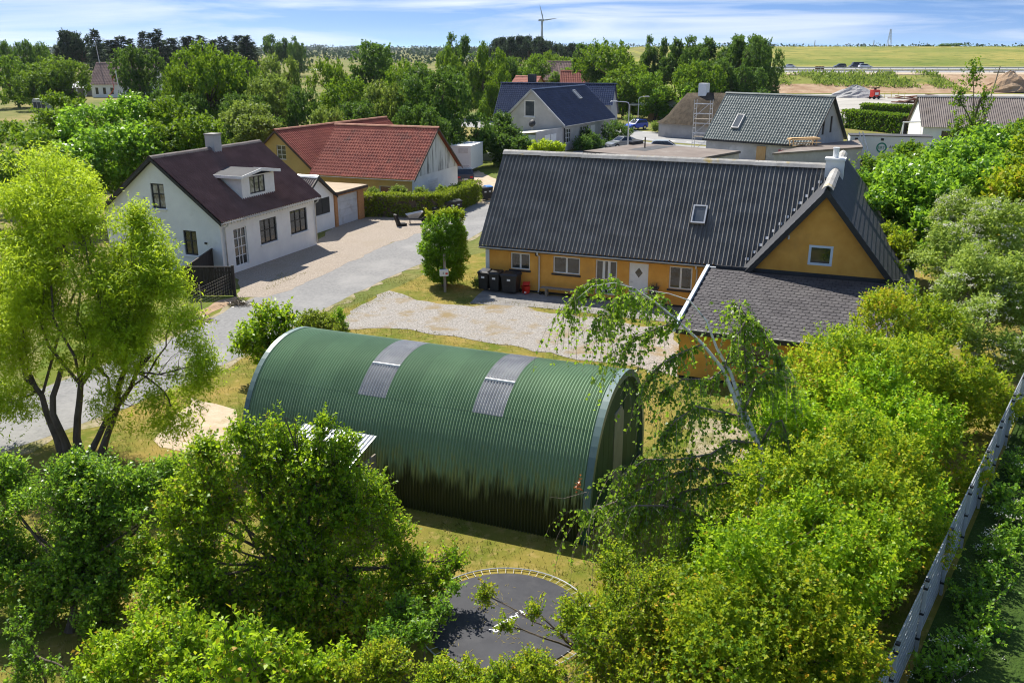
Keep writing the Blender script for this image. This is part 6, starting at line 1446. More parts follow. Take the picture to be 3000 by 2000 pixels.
# ------------------------------------------------------------------ tree templates (unit height 10 m) and the trees behind the village
def template(kind, seed, m):
    rng = np.random.default_rng(seed); o = empty('template', (0, 0, 0))
    if kind == 'round':
        lob = [(rng.normal(0, 1.9), rng.normal(0, 1.9), rng.uniform(3.0, 8.2), rng.uniform(1.3, 2.1)) for _ in range(15)]
        lob = [(x * (1.25 - abs(z - 5) / 8), y * (1.25 - abs(z - 5) / 8), z, r) for x, y, z, r in lob] + [(0, 0, 8.4, 1.4), (2.2, 0, 2.2, 1.5), (-2.2, 0.5, 2.3, 1.5), (0, -2.0, 2.0, 1.6), (0.5, 2, 2.4, 1.5), (0, -1, 5, 2.2)]
        limbs(o, (0, 0, 0), (0, 0, 4.0), lob, 0.25, rng, MAT['bark'], sub=3)
        foliage(o, lob, 1800, 8, 0.7, 0.33, 0.24, m, rng, shell=0.45, gap=0.2, nf=0.75, up=0.4, sticks=False, low=0.3, upn=0.45, outn=0.9)
    elif kind == 'open':
        lob = [(rng.normal(0, 1.7), rng.normal(0, 1.7), rng.uniform(4.0, 9.0), rng.uniform(0.9, 1.4)) for _ in range(18)]
        limbs(o, (0, 0, 0), (0, 0, 5.0), lob, 0.24, rng, MAT['bark'], sub=3)
        foliage(o, lob, 1500, 8, 0.7, 0.32, 0.22, m, rng, shell=0.6, gap=0.2, nf=0.9, up=0.3, sticks=False)
    elif kind == 'weep':
        lob = [(rng.normal(0, 1.3), rng.normal(0, 1.3), z, r, r, r * 1.9) for z, r in ((8.2, 0.8), (7.0, 1.1), (6.3, 1.2), (5.2, 1.3), (4.4, 1.3), (3.6, 1.3), (2.6, 1.2), (5.0, 1.2), (3.2, 1.2), (6.6, 0.9), (1.9, 1.3))]
        limbs(o, (0, 0, 0), (0, 0, 6.0), lob, 0.25, rng, MAT['bark'], sub=2)
        foliage(o, lob, 1700, 8, 1.0, 0.34, 0.16, m, rng, shell=0.5, gap=0.15, nf=0.7, droop=1.3, up=0.0, out=0.4, sticks=False, low=0.2)
    elif kind == 'spruce':
        C, Dd = [], []
        MB().tube([(0, 0, 0), (0, 0, 9.9)], [0.2, 0.02], 6).build('trunk', MAT['bark'], o)
        for z in np.arange(1.0, 9.9, 0.34):
            R0 = 1.95 * (1 - z / 10.2) ** 0.85 + 0.1
            for k in range(9):
                if rng.random() < 0.16: continue
                a = rng.uniform(0, 6.28); d = np.array([math.cos(a), math.sin(a), -0.12 + 0.25 * (z / 10)]); r = R0 * rng.uniform(0.65, 1.12)
                for t in np.arange(0.12, 1.0, 0.17 / max(r, 0.4) ** 0.5):
                    for _ in range(2): C.append(np.array([0, 0, z]) + d * r * t + rng.normal(0, 0.06, 3)); Dd.append(d + rng.normal(0, 0.5, 3) + np.array([0, 0, -0.25]))
        C, Dd = np.array(C), unit(np.array(Dd)); n = len(C)
        leaf_obj('crown', C, Dd, np.tile([[0, 0, 1.0]], (n, 1)) + rng.normal(0, 0.3, (n, 3)), 0.46 * rng.uniform(0.6, 1.2, n), 0.17, rng.random(n), m, o)
    elif kind == 'column':
        lob = [(rng.normal(0, 0.25), rng.normal(0, 0.25), z, 1.0 if 2 < z < 7.5 else 0.65, 1.0 if 2 < z < 7.5 else 0.65, 1.1) for z in (0.8, 1.8, 2.8, 3.8, 4.8, 5.8, 6.8, 7.8, 8.7, 9.3)]
        limbs(o, (0, 0, 0), (0, 0, 6.0), lob, 0.2, rng, MAT['bark'], sub=2)
        foliage(o, lob, 1200, 8, 0.6, 0.3, 0.2, m, rng, shell=0.4, gap=0.3, nf=1.0, up=0.9, sticks=False)
    return o
TP = {'ra': template('round', 301, MAT['leaf_far_a']), 'rb': template('round', 302, MAT['leaf_far_b']), 'rc': template('round', 303, MAT['leaf_far_c']), 'rd': template('round', 304, MAT['leaf_far_a']),
      'oa': template('open', 305, MAT['leaf_far_b']), 'w': template('weep', 306, MAT['leaf_far_a']), 's': template('spruce', 307, MAT['leaf_conifer']), 's2': template('spruce', 308, MAT['leaf_conifer']),
      'p': template('open', 309, MAT['leaf_conifer']), 'c': template('column', 310, MAT['leaf_far_b']), 'cy': template('column', 311, MAT['leaf_topiary'])}
rt = random.Random(77)
TPW = {}
for k_, t_ in TP.items():       # breadth of each crown as built
    me_ = [c for c in t_.children if c.name.startswith('crown')][0].data
    co = np.empty(len(me_.vertices) * 3, np.float32); me_.vertices.foreach_get('co', co); co = co.reshape(-1, 3)
    TPW[k_] = 2.0 * float(np.percentile(np.abs(co[:, :2]), 95))
def plant(k, x, top, wpx, Y, name, label, group=None, cat='tree', hmin=3.0):
    p = D(x, top, Y); h = max(p.z, hmin); w = wpx * Y / FPX
    o = copy_tree(TP[k]); o.name = name
    gz = float(terrain(p.x, p.y))
    o.location = (p.x, p.y, gz - 0.05); o.rotation_euler = (0, 0, rt.uniform(0, 6.28))
    wt = TPW[k]
    o.scale = (w / wt, w / wt, (h - gz) / 9.9)
    tag(o, label, cat, group)
    return o
# each: kind, x, top, width (photo pixels), distance, label
single = [
    ('rb', 395, 132, 150, 150, 'dark round tree standing over the white cottage'),
    ('ra', 595, 116, 190, 118, 'tallest bright green tree behind the white house chimney'), ('rd', 525, 180, 110, 116, 'left shoulder tree of the bright green clump'), ('ra', 675, 150, 150, 122, 'right shoulder tree of the bright green clump'),
    ('rc', 800, 148, 120, 140, 'yellowish tree right of the bright green clump'), ('rc', 790, 205, 160, 112, 'greyish leafy tree in front of the yellowish one'), ('rb', 860, 250, 120, 108, 'dark tree in the gap above the red ridge'),
    ('rb', 1072, 118, 190, 150, 'big round dark green crown alone on the skyline'), ('ra', 985, 165, 110, 145, 'lower left flank of the round skyline crown'), ('ra', 980, 222, 150, 118, 'leafy tree below the round skyline crown'),
    ('rb', 1215, 182, 230, 104, 'broad dark tree in the centre with brownish tips'), ('rb', 1300, 205, 180, 97, 'dark tree left of the grey annex roof'), ('rc', 1110, 225, 140, 100, 'pale flowering bush tree left of the broad dark tree'),
    ('rc', 950, 300, 130, 94, 'pale green bush tree above the red tile ridge'), ('rb', 1060, 290, 160, 98, 'dark filler tree right behind the red roof'), ('ra', 1180, 170, 120, 128, 'light crown peering over the broad dark tree'),
    ('oa', 1335, 98, 80, 205, 'open crowned tree rising above the weeping trees'), ('w', 1330, 128, 90, 168, 'left weeping tree with hanging branches'), ('w', 1410, 115, 130, 160, 'right weeping tree with yellowish hanging branches'), ('w', 1450, 190, 80, 150, 'small weeping tree above the grey ridge'),
    ('ra', 1815, 113, 150, 186, 'bright round tree behind the street lamp'), ('oa', 1735, 128, 90, 200, 'open dark tree left of the bright round tree'), ('oa', 1925, 106, 70, 200, 'narrow dark tree right of the bright round tree'), ('oa', 1985, 107, 95, 195, 'tall open tree at the middle of the street trees'),
    ('rb', 2040, 133, 90, 188, 'lower dark tree between the open trees'), ('oa', 2110, 105, 130, 190, 'tall dark tree near the thatched roof'), ('oa', 2165, 104, 110, 184, 'twin topped dark tree beside the tall one'), ('rb', 2215, 102, 120, 176, 'tallest dark tree at the end of the street trees'),
    ('rb', 2245, 135, 80, 180, 'right edge tree of the street trees against the motorway'), ('ra', 1830, 180, 140, 166, 'light green tree behind the carport'), ('rd', 1925, 206, 130, 160, 'leafy tree behind the garden shed'), ('ra', 2050, 172, 130, 160, 'bright tree left of the white chimney'),
    ('rb', 2125, 170, 140, 166, 'dark tree behind the white chimney'), ('rb', 2190, 190, 120, 164, 'dark tree behind the new tile ridge'), ('cy', 2013, 260, 26, 150, 'slim bright cypress beside the thatched roof'), ('cy', 2028, 268, 20, 148, 'second slim cypress beside the thatched roof'),
    ('rb', 15, 118, 80, 235, 'dark tree at the far left picture edge'), ('rb', 65, 115, 85, 230, 'dark twin crown near the far left edge'), ('rd', 30, 155, 120, 195, 'lower leafy tree at the far left'), ('ra', 130, 160, 150, 186, 'broad tree behind the white tent'),
    ('rd', 185, 170, 110, 184, 'light tree right of the tent'), ('p', 228, 92, 90, 300, 'tall grey green tree on the left skyline'), ('s', 275, 88, 60, 290, 'tall pointed spruce on the left skyline'), ('rb', 110, 128, 60, 260, 'rounded crown between the left skyline trees'),
    ('p', 195, 100, 70, 300, 'feathery tree left of the pointed spruce'), ('s2', 165, 138, 40, 280, 'short spruce in the left tree line'),
    ('oa', 800, 102, 62, 420, 'left tree of the far pair on the skyline'), ('oa', 850, 108, 50, 420, 'middle tree of the far skyline pair'), ('rb', 872, 121, 46, 400, 'right rounded tree of the far skyline pair'),
    ('rb', 470, 260, 120, 120, 'dark tree low behind the flagpole'), ('rb', 700, 270, 150, 105, 'dark tree in the shade behind the pale shrub'), ('rb', 560, 270, 140, 108, 'shaded tree behind the sunlit bush'), ('rb', 1290, 345, 130, 92, 'dark leafy shrub tree over the white box trailer'), ('rb', 1230, 300, 150, 93, 'shaded tree right of the red ridge'),
    ('ra', 2780, 126, 60, 640, 'large bush on the crest of the grass hill'), ('ra', 2390, 137, 34, 560, 'small round bush on the left crest of the hill')]
for k, x, t, w, Y, lab in single: plant(k, x, t, w, Y, 'pine_tree' if k in 'sp' else ('spruce_tree' if k == 's2' else 'broadleaf_tree'), lab)
spr, pin, blt = [], [], []
for x, t in ((323, 119), (353, 108), (378, 115), (417, 94), (442, 98), (459, 87), (480, 119), (506, 113), (536, 110), (557, 108), (591, 106), (655, 108), (680, 124), (702, 106), (718, 106), (300, 128), (620, 118), (735, 125)):
    spr.append(plant('s' if rt.random() < 0.6 else 's2', x + rt.uniform(-4, 4), t, rt.uniform(52, 78), 330 + rt.uniform(-12, 12), 'spruce_tree', 'spruce', 'row of spruces on the left skyline'))
for x, t in ((1455, 114), (1478, 111), (1500, 110), (1523, 107), (1548, 107), (1574, 109), (1600, 114), (1625, 121), (1652, 128), (1675, 138), (1490, 118), (1560, 116), (1610, 124)):
    pin.append(plant('p', x + rt.uniform(-4, 4), t, rt.uniform(52, 75), 450 + rt.uniform(-20, 20), 'pine_tree', 'pine', 'pine wood below the wind turbine'))
for x, t in ((1480, 162), (1525, 164), (1565, 153), (1605, 147), (1650, 162), (1695, 159), (1728, 157), (1500, 190), (1580, 190), (1660, 195), (1720, 185), (1625, 175)):
    blt.append(plant(rt.choice(['ra', 'rd', 'rb']), x, t, rt.uniform(70, 95), 250 + rt.uniform(-20, 10), 'broadleaf_tree', 'tree', 'tree belt below the pine wood'))
ORD = 'first second third fourth fifth sixth seventh eighth ninth tenth eleventh twelfth thirteenth fourteenth fifteenth sixteenth seventeenth eighteenth'.split()
for lst, txt in ((spr, '%s spruce from the left in the dark skyline row'), (pin, '%s pine from the left in the wood below the wind turbine'), (blt, '%s green tree from the left in the belt below the pine wood')):
    for i, o in enumerate(sorted(lst, key=lambda q: q.location.x / q.location.y)): o['label'] = txt % ORD[i]
for t in TP.values():
    for c in list(t.children): bpy.data.objects.remove(c)
    bpy.data.objects.remove(t)
# far woods on the plain: one mass of crowns
rng = np.random.default_rng(400)
C, S = [], []
for Y, zt, n, xr in ((760, 7, 90, (-420, 200)), (1100, 9, 200, (-620, 420)), (1600, 11, 330, (-1000, 900)), (2300, 13, 430, (-1600, 1500)), (3200, 15, 520, (-2300, 2200))):
    xx = rng.uniform(*xr, n); yy = Y * rng.uniform(0.85, 1.15, n); keep = noise3(np.stack([xx / 160, yy / 160, xx * 0], 1), 8) > -0.15
    keep &= ~((xx > 20) & (yy < 1500))
    for x_, y_ in zip(xx[keep], yy[keep]):
        h = zt * rng.uniform(0.5, 1.1); g = float(terrain(x_, y_))
        for _ in range(24): C.append((x_ + rng.normal(0, h * 1.3), y_ + rng.normal(0, h * 0.6), g + h * (0.12 + 0.8 * rng.random()))); S.append(h * 0.55)
for i in range(170):   # bushes on the hill crest
    x_ = rng.uniform(120, 460); y_ = 600 + rng.uniform(0, 160); g = float(terrain(x_, y_)); h = rng.uniform(1.0, 3.6)
    for _ in range(14): C.append((x_ + rng.normal(0, 3), y_ + rng.normal(0, 2), g + h * rng.random())); S.append(1.6)
C = np.array(C); n = len(C); S = np.array(S)
tag(leaf_obj('far_woods', C, unit(rng.normal(0, 1, (n, 3))), rng.normal(0, 1, (n, 3)) + np.array([0, 0, 1.0]), S, S * 0.8, rng.random(n), MAT['leaf_wood']), 'hazy woods and hedgerows across the far plain', 'woods', kind='stuff')
# rough growth on the motorway embankment
n = 15000; x_ = rng.uniform(62, 190, n); y_ = rng.uniform(259, 284, n); k = noise3(np.stack([x_ / 5, y_ / 5, x_ * 0], 1), 4) + rng.normal(0, 0.2, n) > 0.0
k &= ~((x_ < 126) & (y_ < 268 - (x_ - 66) * 0.1)) & ~((x_ > 128) & (x_ < 176)); x_, y_ = x_[k], y_[k]; n = len(x_)
C = np.stack([x_, y_, terrain(x_, y_) + rng.random(n) * 0.35], 1)
tag(leaf_obj('embankment_scrub', C, unit(rng.normal(0, 0.5, (n, 3)) + np.array([0, 0, 0.9])), rng.normal(0, 1, (n, 3)), 0.9 * rng.uniform(0.5, 1.5, n), 0.45, rng.random(n), MAT['leaf_far_c']), 'tall weeds covering the slope below the motorway', 'weeds', kind='stuff')

X, Y, Z3 = Vector((1, 0, 0)), Vector((0, 1, 0)), Vector((0, 0, 1))

# ------------------------------------------------------------------ bins, bench and small things in the yards
mat('bin_black', (0.016, 0.016, 0.018), (0.026, 0.026, 0.028), 3.0, 0.45, 0.4)
mat('red_plastic', (0.55, 0.025, 0.015), (0.62, 0.04, 0.02), 2.0, 0.4, 0.4)
mat('blue_plastic', (0.04, 0.16, 0.42), (0.06, 0.20, 0.5), 2.0, 0.4, 0.4)
mat('rubber', (0.012, 0.012, 0.013), (0.02, 0.02, 0.02), 3.0, 0.75, 0.3)
mat('paper_white', (0.75, 0.75, 0.74))
def wheelie_bin(loc, rz, label, w=0.56, d=0.68, h=1.0, lid='bin_black', group=None, marks=True):
    o = empty('wheelie_bin', loc, rz, label, 'bin', group)
    b = MB(); t, s = 1.0, 0.82
    lo = [(-w / 2 * s, -d / 2 * s, 0.10), (w / 2 * s, -d / 2 * s, 0.10), (w / 2 * s, d / 2 * s, 0.10), (-w / 2 * s, d / 2 * s, 0.10)]; hi = [(-w / 2, -d / 2, h), (w / 2, -d / 2, h), (w / 2, d / 2, h), (-w / 2, d / 2, h)]
    b.add(lo + hi, [(3, 2, 1, 0), (0, 1, 5, 4), (1, 2, 6, 5), (2, 3, 7, 6), (3, 0, 4, 7), (4, 5, 6, 7)])
    b.box(-w / 2 - 0.025, -d / 2 - 0.025, h - 0.07, w / 2 + 0.025, d / 2 + 0.025, h - 0.03)
    b.build('body', MAT['bin_black'], o)
    l = MB(); l.add([(-w / 2 - .03, -d / 2 - .05, h), (w / 2 + .03, -d / 2 - .05, h), (w / 2 + .03, d / 2 + .03, h), (-w / 2 - .03, d / 2 + .03, h), (-w / 2 + .03, -d / 2 + .03, h + .06), (w / 2 - .03, -d / 2 + .03, h + .06), (w / 2 - .03, d / 2 - .04, h + .09), (-w / 2 + .03, d / 2 - .04, h + .09)],
          [(0, 1, 5, 4), (1, 2, 6, 5), (2, 3, 7, 6), (3, 0, 4, 7), (4, 5, 6, 7), (3, 2, 1, 0)])
    l.build('lid', MAT[lid], o)
    MB().tube([(-w / 2 + .06, d / 2 + .06, h - .02), (w / 2 - .06, d / 2 + .06, h - .02)], 0.018, 6).build('handle', MAT['bin_black'], o)
    for s_ in (-1, 1): MB().tube([(s_ * (w / 2 - .06), d / 2 - .06, .10), (s_ * (w / 2 - .01), d / 2 - .06, .10)], 0.10, 12).build('wheel', MAT['rubber'], o)
    if marks: MB().box(-0.09, -d / 2 * 0.965 - 0.02, 0.70, 0.09, -d / 2 * 0.965 - 0.012, 0.80).build('sticker', MAT['paper_white'], o)
    return o
def A2W(u, v, z=0): return tuple(RA @ Vector((u, v, z)))
wheelie_bin(A2W(0.15, -0.55, 0.022), thA, 'left black wheelie bin of the three at the yellow house corner')
wheelie_bin(A2W(0.78, -0.60, 0.022), thA, 'middle black wheelie bin of the three at the yellow house')
wheelie_bin(A2W(1.62, -0.62, 0.022), thA, 'wide black wheelie bin nearest the red tub', w=0.86, d=0.72)
for i, (p, w, lab) in enumerate(((G(1298, 632), 0.86, 'left wide black bin of the three against the clipped hedge'), (G(1322, 630), 0.6, 'middle black bin against the clipped hedge'), (G(1340, 627), 0.6, 'right black bin against the clipped hedge'))):
    wheelie_bin((p.x, p.y, 0.014), R_(20), lab, w=w)
wheelie_bin((*G(1275, 638).xy, 0.014), R_(10), 'small black box bin left of the bins at the hedge', w=0.42, d=0.42, h=0.75)
wheelie_bin((*G(1418, 588).xy, 0.014), R_(24), 'left black bin at the far end of the hedge', h=1.05)
wheelie_bin((*G(1431, 586).xy, 0.014), R_(24), 'black bin with blue lid at the far end of the hedge', h=1.1, lid='blue_plastic')
tub = empty('tub', A2W(2.35, -0.42, 0.022), thA + 0.2, 'red plastic tub on the patio beside the black bins', 'tub')
MB().lathe([(0.17, 0), (0.22, 0.36), (0.25, 0.36), (0.25, 0.40), (0.22, 0.40), (0.19, 0.05)], n=4).build('body', MAT['red_plastic'], tub)
MB().obox((-0.17, -0.02, 0.40), (0.36, 0, 0.03), (0, 0.2, 0.14), (0, -0.01, 0.02)).build('lid', MAT['red_plastic'], tub)
MB().box(-0.05, -0.185, 0.06, 0.05, -0.178, 0.14).build('sticker', MAT['paper_white'], tub)
bn = empty('bench', A2W(3.2, -0.62, 0.022), thA, 'long weathered wooden bench against the yellow wall', 'bench')
for k in range(2): MB().box(0, k * 0.17, 0.40, 2.6, k * 0.17 + 0.155, 0.445).build('seat_plank', MAT['grey_wood'], bn)
for x_ in (0.25, 2.25):
    for y_ in (0.02, 0.24): MB().box(x_, y_, 0, x_ + 0.09, y_ + 0.07, 0.40).build('leg', MAT['grey_wood'], bn)
    MB().box(x_ + 0.02, 0.09, 0.30, x_ + 0.07, 0.24, 0.37).build('cross_bar', MAT['grey_wood'], bn)
pt = empty('flower_pot', A2W(8.95, -0.30, 0.022), 0, 'grey flower pot with dry plant beside the white front door', 'pot')
MB().lathe([(0.16, 0), (0.22, 0.85), (0.25, 0.85), (0.25, 0.92), (0.21, 0.92), (0.2, 0.86)], n=14).build('pot', MAT['grey_felt'], pt)
rng = np.random.default_rng(500)
n = 60; leaf_obj('dry_plant', rng.normal(0, 0.08, (n, 3)) * np.array([1, 1, 0.2]) + np.array([0, 0, 0.9]), unit(rng.normal(0, 1, (n, 3)) + np.array([0.5, 0, 0.7])), rng.normal(0, 1, (n, 3)), 0.28, 0.03, rng.random(n), MAT['dry_twig'], pt)
shoes = empty('shoes', A2W(3.05, -0.35, 0.022), thA, 'dark pair of clogs standing below the downpipe', 'shoes')
for s_ in (0, 0.16): MB().prism([(s_, 0, 0), (s_ + .1, 0, 0), (s_ + .1, .26, 0), (s_, .26, 0)], (0, 0, 0.08)).build('shoe', MAT['rubber'], shoes)
bf = bush('bedding_plant', [(A2W(-0.35, -0.5)[0], A2W(-0.35, -0.5)[1], 0.3, 0.22, 0.22, 0.3)], 80, 9, 0.22, 0.09, 0.05, MAT['leaf_far_c'], 'small green plant beside the corner of the bins', 'plant', 501, px=False, r0=0.015, shell=0.9, gap=0.9, low=0.02)
# letter box post
pb = G(1304, 856)
lb = empty('letter_box_post', (pb.x, pb.y, 0), R_(12), 'weathered wooden post carrying a white letter box by the clipped evergreen', 'letter box')
MB().box(-0.06, -0.05, 0, 0.06, 0.05, 2.05).build('post', MAT['grey_wood'], lb)
MB().prism([(-0.27, -0.28, 0.92), (0.16, -0.28, 0.92), (0.16, -0.28, 1.24), (-0.27, -0.28, 1.24)], (0, 0.22, 0)).build('letter_box', MAT['white_paint'], lb)
text('6', 0.16, MAT['dark_print'], lb, Matrix.Translation((-0.1, -0.283, 1.08)) @ rot, 'house_number')
MB().box(0.0, -0.286, 1.0, 0.12, -0.281, 1.10).build('red_sticker', MAT['red_plastic'], lb)
# wheelbarrow and car seat on the forecourt
wp = G(1212, 655)
wbw = empty('wheelbarrow', (wp.x, wp.y, 0.018), R_(15), 'grey metal wheelbarrow parked on the gravel before the hedge', 'wheelbarrow')
tr0 = [(-0.30, -0.22, 0.38), (0.30, -0.16, 0.38), (0.30, 0.16, 0.38), (-0.30, 0.22, 0.38)]; tr1 = [(-0.55, -0.36, 0.66), (0.68, -0.30, 0.86), (0.68, 0.30, 0.86), (-0.55, 0.36, 0.66)]
MB().add(tr0 + tr1, [(0, 1, 2, 3), (0, 4, 5, 1), (1, 5, 6, 2), (2, 6, 7, 3), (3, 7, 4, 0)]).build('tray', MAT['zinc'], wbw)
for s_ in (-1, 1): MB().tube([(0.75, 0.06 * s_, 0.2), (0.1, 0.2 * s_, 0.36), (-0.5, 0.26 * s_, 0.42), (-0.95, 0.29 * s_, 0.55)], 0.02, 6).build('handle', MAT['black_trim'], wbw); MB().tube([(-0.2, 0.2 * s_, 0.38), (-0.28, 0.24 * s_, 0.0)], 0.018, 6).build('leg', MAT['black_trim'], wbw)
MB().tube([(0.75, -0.05, 0.2), (0.75, 0.05, 0.2)], 0.2, 14).build('wheel', MAT['rubber'], wbw)
MB().lathe([(0.16, 0), (0.2, 0.06), (0.1, 0.12)], (0.05, 0, 0.42), 9).build('weeds', MAT['green_lawn'], wbw)
sp_ = G(1176, 662)
st = empty('car_seat', (sp_.x, sp_.y, 0.018), R_(30), 'loose black car seat lying on the gravel beside the wheelbarrow', 'seat')
MB().prism([(-0.3, -0.25, 0.0), (0.3, -0.25, 0.0), (0.34, -0.25, 0.16), (-0.25, -0.25, 0.2)], (0, 0.5, 0)).build('cushion', MAT['rubber'], st)
MB().prism([(-0.3, -0.24, 0.1), (-0.12, -0.24, 0.16), (-0.38, -0.2, 0.85), (-0.5, -0.2, 0.8)], (0, 0.48, 0)).build('backrest', MAT['rubber'], st)
# things against the white gable of the farm building
def R2W(u, v, z=0): return tuple(RR @ Vector((u, v, z)))
gr_ = empty('trellis', R2W(9.12, 2.6, 0), thR, 'wire grid panel leaning on the streaked white gable', 'trellis')
for k in range(9): MB().obox((0.0 + 0.18, k * 0.2, 0), (-0.14, 0, 2.0), (0, 0.02, 0), (0.02, 0, 0)).build('wire', MAT['zinc'], gr_)
for k in range(10): MB().obox((0.18 - 0.014 * k, 0, 0.2 * k + 0.02), (0, 1.62, 0), (0, 0, 0.02), (0.02, 0, 0)).build('wire', MAT['zinc'], gr_)
pn = empty('board', R2W(9.25, 1.6, 0), thR, 'pale board leaning against the white gable', 'board'); MB().obox((0, 1.7, 0), (-0.15, 0, 1.3), (0, 0.6, 0), (0.03, 0, 0)).build('panel', MAT['blue_white_board'], pn)
for k, (v, lab) in enumerate(((1.1, 'dark plank leaning near the corner of the white gable'), (5.6, 'dark barrel standing against the white gable'))):
    if k == 0: o = empty('plank', R2W(9.2, v, 0), thR, lab, 'plank'); MB().obox((0, 0, 0), (-0.12, 0.5, 1.1), (0, 0.25, 0), (0.04, 0, 0)).build('plank_board', MAT['tarred_wood'], o)
    else: o = empty('barrel', R2W(9.5, v, 0), thR, lab, 'barrel'); MB().lathe([(0.32, 0), (0.38, 0.4), (0.36, 0.85), (0.3, 0.86)], n=14).build('drum', MAT['grey_felt'], o)
# black board fence and wire fence by the white house
fb = empty('board_fence', (0, 0, 0), 0, 'low tarred board fence folded around the corner of the white house', 'fence')
def boards(p, q, h, m, parent, w=0.13, gap=0.012, cap=True, th=0.025):
    p, q = Vector((*p[:2], 0)), Vector((*q[:2], 0)); L = (q - p).length; t = (q - p) / L; n = int(L / w); nn = Vector((-t.y, t.x, 0))
    me = MB().box(0, 0, 0.04, L / n - gap, th, h).mesh('board', m)
    for i in range(n):
        M = Matrix((t, nn, Z3)).transposed().to_4x4(); M.translation = p + t * (L / n * i) + Z3 * rs.uniform(-0.015, 0.015); link('board', me, parent, M)
    for z in (0.35, h - 0.3): MB().obox(p + nn * th + Z3 * z, t * L, nn * 0.04, Z3 * 0.09).build('rail', m, parent)
    if cap: MB().obox(p - nn * 0.03 + Z3 * (h + 0.017), t * L, nn * 0.09, Z3 * 0.035).build('cap_board', m, parent)
c1, c2_, c3 = G(548, 868), G(690, 868), G(650, 792)
boards(c1, c2_, 1.5, MAT['tarred_wood'], fb); boards(Vector((c1.x + 0.1, c1.y + 0.2, 0)), c3, 1.5, MAT['tarred_wood'], fb)
for c in (c1, c2_): MB().box(c.x - 0.06, c.y - 0.1, 0, c.x + 0.06, c.y + 0.02, 1.62).build('post', MAT['tarred_wood'], fb)
wf = empty('wire_fence', (0, 0, 0), 0, 'thin wire stock fence between the board fence and the lane', 'fence')
e0, e1, e2 = G(690, 862), G(592, 912), G(500, 965)
for e in (e1, e2): MB().tube([(e.x, e.y, 0), (e.x, e.y, 1.3)], 0.035, 6).build('post', MAT['grey_wood'], wf)
wr = MB()
for a, b in ((e0, e1), (e1, e2)):
    for k in range(8): wr.tube([(a.x, a.y, 0.08 + k * 0.155), (b.x, b.y, 0.08 + k * 0.155)], 0.004, 3, cap=False)
    L = (b - a).length
    for k in range(int(L / 0.2)): c = a.lerp(b, k / int(L / 0.2)); wr.tube([(c.x, c.y, 0.08), (c.x, c.y, 1.17)], 0.003, 3, cap=False)
tag(wr.build('wire_netting', mat('rusty_wire', (0.30, 0.25, 0.20), (0.4, 0.34, 0.28), 5.0, 0.6, 0.4), wf), kind='stuff')
for i, (px_, py_, r, lab) in enumerate(((578, 945, 0.45, 'heap of cut brushwood at the lane edge near the willow'), (698, 893, 0.4, 'heap of dry cuttings at the foot of the board fence'))):
    c = G(px_, py_); n = 420; o = empty('brush_heap', (c.x, c.y, 0), 0, lab, 'brushwood')
    P = rng.normal(0, 1, (n, 3)) * np.array([r * 0.7, r * 0.5, 0]); P[:, 2] = np.abs(rng.normal(0, 0.16, n)) * (1 - np.minimum(1, np.hypot(P[:, 0], P[:, 1]) / (2 * r)))
    leaf_obj('twigs', P, unit(rng.normal(0, 1, (n, 3)) * np.array([1, 1, 0.35])), rng.normal(0, 1, (n, 3)), 0.35 * rng.uniform(0.4, 1.2, n), 0.03, rng.random(n), MAT['dry_twig'], o)
# ------------------------------------------------------------------ trampoline sunk into the lawn
tc = G(1445, 1800); TRr = 1.95
tc = Vector((0.0 - 0.15, 16.95, 0))
tramp = empty('trampoline', (tc.x, tc.y, 0.0), 0, 'round in-ground trampoline with worn white lettering on its black mat', 'trampoline')
mat('tramp_mat', (0.026, 0.027, 0.034), (0.038, 0.039, 0.047), 2.0, 0.65, 0.25, c3=(0.055, 0.055, 0.06), s3=1.6, t3=(0.5, 0.75), bump=0.15, bscale=60)
n = 64; ring_ = [(TRr * math.cos(2 * PI * k / n), TRr * math.sin(2 * PI * k / n)) for k in range(n)]
MB().add([(x_ * 0.905, y_ * 0.905, 0.03) for x_, y_ in ring_], [tuple(range(n))]).build('mat', MAT['tramp_mat'], tramp)
MB().add([(x_ * 1.0, y_ * 1.0, 0.008) for x_, y_ in ring_], [tuple(range(n))]).build('pit', MAT['lawn'], tramp)
rim = MB()
for k in range(n):
    a, b = ring_[k], ring_[(k + 1) % n]; rim.tube([(*a, 0.055), (*b, 0.055)], 0.016, 6, cap=False)
rim.build('rim', MAT['zinc'], tramp)
spg = MB().tube([(TRr * 0.90, 0, 0.04), (TRr * 0.99, 0, 0.055)], 0.006, 5).mesh('spring', MAT['pipe_grey'])
for k in range(60): link('spring', spg, tramp, Matrix.Rotation(2 * PI * k / 60, 4, 'Z'))
text('RANGER', 0.27, MAT['white_print'], tramp, Matrix.Translation((*(G(1487, 1822) - tc).xy, 0.032)) @ Matrix.Rotation(R_(180 + 46), 4, 'Z'), sp=0.95)
text('EXIT', 0.12, MAT['white_print'], tramp, Matrix.Translation((-0.02, -0.18, 0.032)) @ Matrix.Rotation(R_(180 + 46), 4, 'Z')) if False else None
P = rng.normal(0, 0.75, (150, 3)) * np.array([1, 1, 0]); P[:, 2] = 0.036
leaf_obj('dry_grass', P, unit(rng.normal(0, 1, (150, 3)) * np.array([1, 1, 0.02])), np.tile([[0, 0, 1.0]], (150, 1)), 0.16 * rng.uniform(0.3, 1.6, 150), 0.012, 0.7 + 0.3 * rng.random(150), MAT['grass_blade'], tramp)
